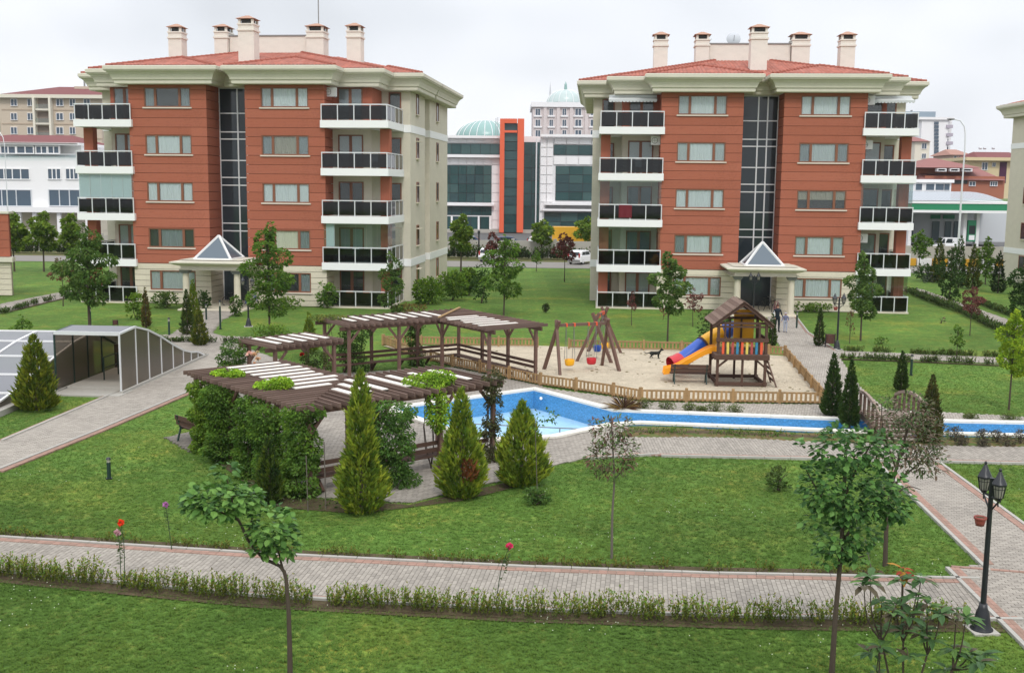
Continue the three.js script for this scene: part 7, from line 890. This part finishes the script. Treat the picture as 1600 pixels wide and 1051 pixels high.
{ const z = -330, B = farThing('tower_block', 'white tower block with a blue glass strip at the right', 'building', z, 1463); B.add('wall', cr.wht, [1437, 186, 1478.5, 330], 0, 20); B.add('wall', cr.wht, [1478.5, 186, 1490, 330], -3, 20); B.add('parapet', cr.wht, [1436, 183, 1491, 187], 0.6, 20.6); for (let k = 0; k < 11; k++) B.add('glass_strip', cr.bglass, [1460, 190 + k * 5.6, 1467, 194.8 + k * 5.6], 0.2, -0.1); for (let k = 0; k < 4; k++) { B.add('balcony', M(0.42, 0.38, 0.44), [1479, 195 + k * 13, 1489, 200 + k * 13], 0.4, 3); B.add('balcony_window', cr.bglass, [1480, 190 + k * 13, 1488, 195 + k * 13], -2.8, -2.95 + 6); } }
{ const z = -420, B = farThing('office_block', 'grey-blue block rising behind the white tower block', 'building', z, 1436); B.add('wall', M(0.30, 0.37, 0.44), [1410, 174, 1458, 330], 0, 20); fwin(B, [1420, 179, 1433, 187], cr.bglass, cr.wht, 3, 0.3); const q = B.rect(1429, 171, 1431, 174); ub('vent', mt.grey, B.t, q[0], q[1], q[2], q[3], -3, -4); }
{ const z = -280, B = farThing('cream_house', 'narrow cream house in front of the white tower block', 'house', z, 1440); B.add('wall', M(0.70, 0.65, 0.55), [1428, 221, 1451, 310], 0, 12); hip(B, [1425, 212, 1454, 221], 13, roofPink, 'roof', 0.3); fwin(B, [1441, 224, 1448, 232], cr.bglass, cr.wht, 2, 0.15); fwin(B, [1441, 240, 1447, 247], cr.bglass, cr.wht, 2, 0.15); }
// edge buildings of the estate
{ const zb = -104, q = atZ(1569, 400, zb), t = thing('apartment_building', 'cream side of an apartment building cut off by the right edge', 'building', [q[0] + 12, 0, zb + 10]); const O = [[-12, -10], [-12, -2], [-11.6, -2], [-11.6, 0], [-12, 0], [-12, 10], [12, 10], [12, -10]]; mesh('wall', [box6(-12, 12, 0, 15.2, -10, -2), box6(-11.6, 12, 0, 15.19, -2, 0), box6(-12, 12, 0, 15.2, 0, 10)], mt.cream, t); mesh('cornice', ring(O, CORN), mt.cornice, t); mesh('roof', tiledRoof([[-13, 13, -11, 11]], SL, 2.13, 16.32, 0.3, 0.2, -11, [0.37, 0.135, 0.10]), mt.tile, t); for (const [y0, y1] of [[2.6, 3.12], [12.3, 12.8]]) { ub('band', mt.slab, t, -12.04, -11.5, y0, y1, -10.04, -2); ub('band', mt.slab, t, -12.04, -11.5, y0, y1, 0.001, 10.04); }
  for (let k = 0; k < 5; k++) for (const z of [-6.2, 4.5]) { const y = S5[k] + 0.9, g = new THREE.Group(); g.name = 'window'; t.add(g); mesh('frame', [box6(-12.06, -12, y, y + 1.5, z - 0.6, z - 0.5), box6(-12.06, -12, y, y + 1.5, z + 0.5, z + 0.6), box6(-12.06, -12, y + 1.42, y + 1.5, z - 0.5, z + 0.5)], mt.frame, g); ub('pane', mt.darkGlass, g, -12.03, -11.98, y, y + 1.42, z - 0.5, z + 0.5); ub('sill', mt.stone[1], g, -12.14, -11.98, y - 0.1, y, z - 0.7, z + 0.7); } }
{ const z = -80, q = atZ(18, 420, z), t = thing('garden_pavilion', 'low red and cream building part cut off by the left edge', 'building', [q[0] - 4, 0, z]); mesh('wall', box6(-4, 3.85, 2.85, 6.0, -0.4, 0.05), mt.joint, t); ub('wall', mt.stoneJoint, t, -4, 3.85, 0, 2.84, -0.4, 0.05); R = rng(80); panels(t, 'brick_panel', mt.brick, -4, 4, 2.86, 6.0, 0.629, 0.2, 0.05); panels(t, 'stone_panel', mt.stone, -4, 4, 0.02, 2.5, 0.403, 0.2, 0.05, [], 0.03); ub('band', mt.cornice, t, -4, 4.3, 2.5, 2.84, 0, 0.5); ub('coping', mt.cornice, t, -4, 4.1, 6.0, 6.15, -0.5, 0.3); }
{ const z = -240, B = farThing('apartment_block', 'pale building with a cream eave cut off at the far left edge', 'building', z, 0); B.add('wall', cr.wht, [-60, 164, 8, 330], 2, 14); B.add('cornice', M(0.60, 0.57, 0.46), [-60, 149, 9, 158], 5, 16); B.add('soffit', M(0.60, 0.57, 0.46), [-60, 158.1, 6, 163.9], 4, 15); }
// street lamps over the road
{ const z = -136, b = atZ(1497, 395, z), h = atZ(1500, 186, z)[1], t = thing('road_lamp', 'tall curved street light in front of the gas station', 'street lamp', [b[0], 0, z]); mesh('pole', limb([[0, 0, 0], [0, h * 0.5, 0], [0, h * 0.86, 0], [-0.2, h * 0.95, 0], [-0.9, h * 0.995, 0], [-1.6, h, 0]], 0.17, 0.07, 8), mt.alu, t); mesh('lamp_head', new THREE.SphereGeometry(0.4, 10, 6).scale(1.3, 0.3, 0.6).translate(-1.9, h, 0), mt.grey, t); mesh('base', bx(0.6, 0.4, 0.6, 0, 0.2, 0), mt.concrete, t);
  const l = copyOf(t, 'tall thin street light in front of the white building at the left', [atZ(10, 300, -138)[0], 0, -138], 0); l.scale.set(0.6, 0.85, 0.6); }
{ const t = thing('street_post', 'dark post beyond the hedge left of the parked cars', 'post', [atZ(748, 380, -126)[0], 0, -126.4]); mesh('pole', cyl([0, 0, 0], [0, 3.0, 0], 0.09), mt.black, t); mesh('head', bx(0.3, 0.3, 0.3, 0, 3.1, 0), mt.black, t); }
const GROUPS = { 'bollard light': 'small garden bollard lights', fence: 'low picket fences round the playground', pergola: 'brown wooden pergolas by the pool', 'street lamp': 'lamps of the garden and the street', 'litter bin': 'litter bins along the paths', car: 'cars beyond the lawns', bicycle: 'bicycles parked by the entrances and paths', conifer: 'conifers planted in the lawns', cypress: 'narrow cypresses along the paths', tree: 'trees of the gardens and the street', shrub: 'shrubs round the buildings and lawns', lavender: 'lavender clumps along the water channel', 'climbing plant': 'climbers on the pergolas', rose: 'rose blooms on the small pergola', 'rose plant': 'tall single roses by the foreground path', hedge: 'low hedges along the paths', 'air conditioner': 'air conditioners on the facades', chair: 'chairs on the balconies', sapling: 'young staked plants near the lawns', awning: 'awnings over the top balconies', 'swing set': 'wooden swing sets in the sand', person: 'people walking on the right path', tower: 'minaret spires behind the hotel' };
for (const o of scene.children) if (GROUPS[o.userData.category] && !o.userData.group) o.userData.group = GROUPS[o.userData.category];
renderer.render(scene, camera);
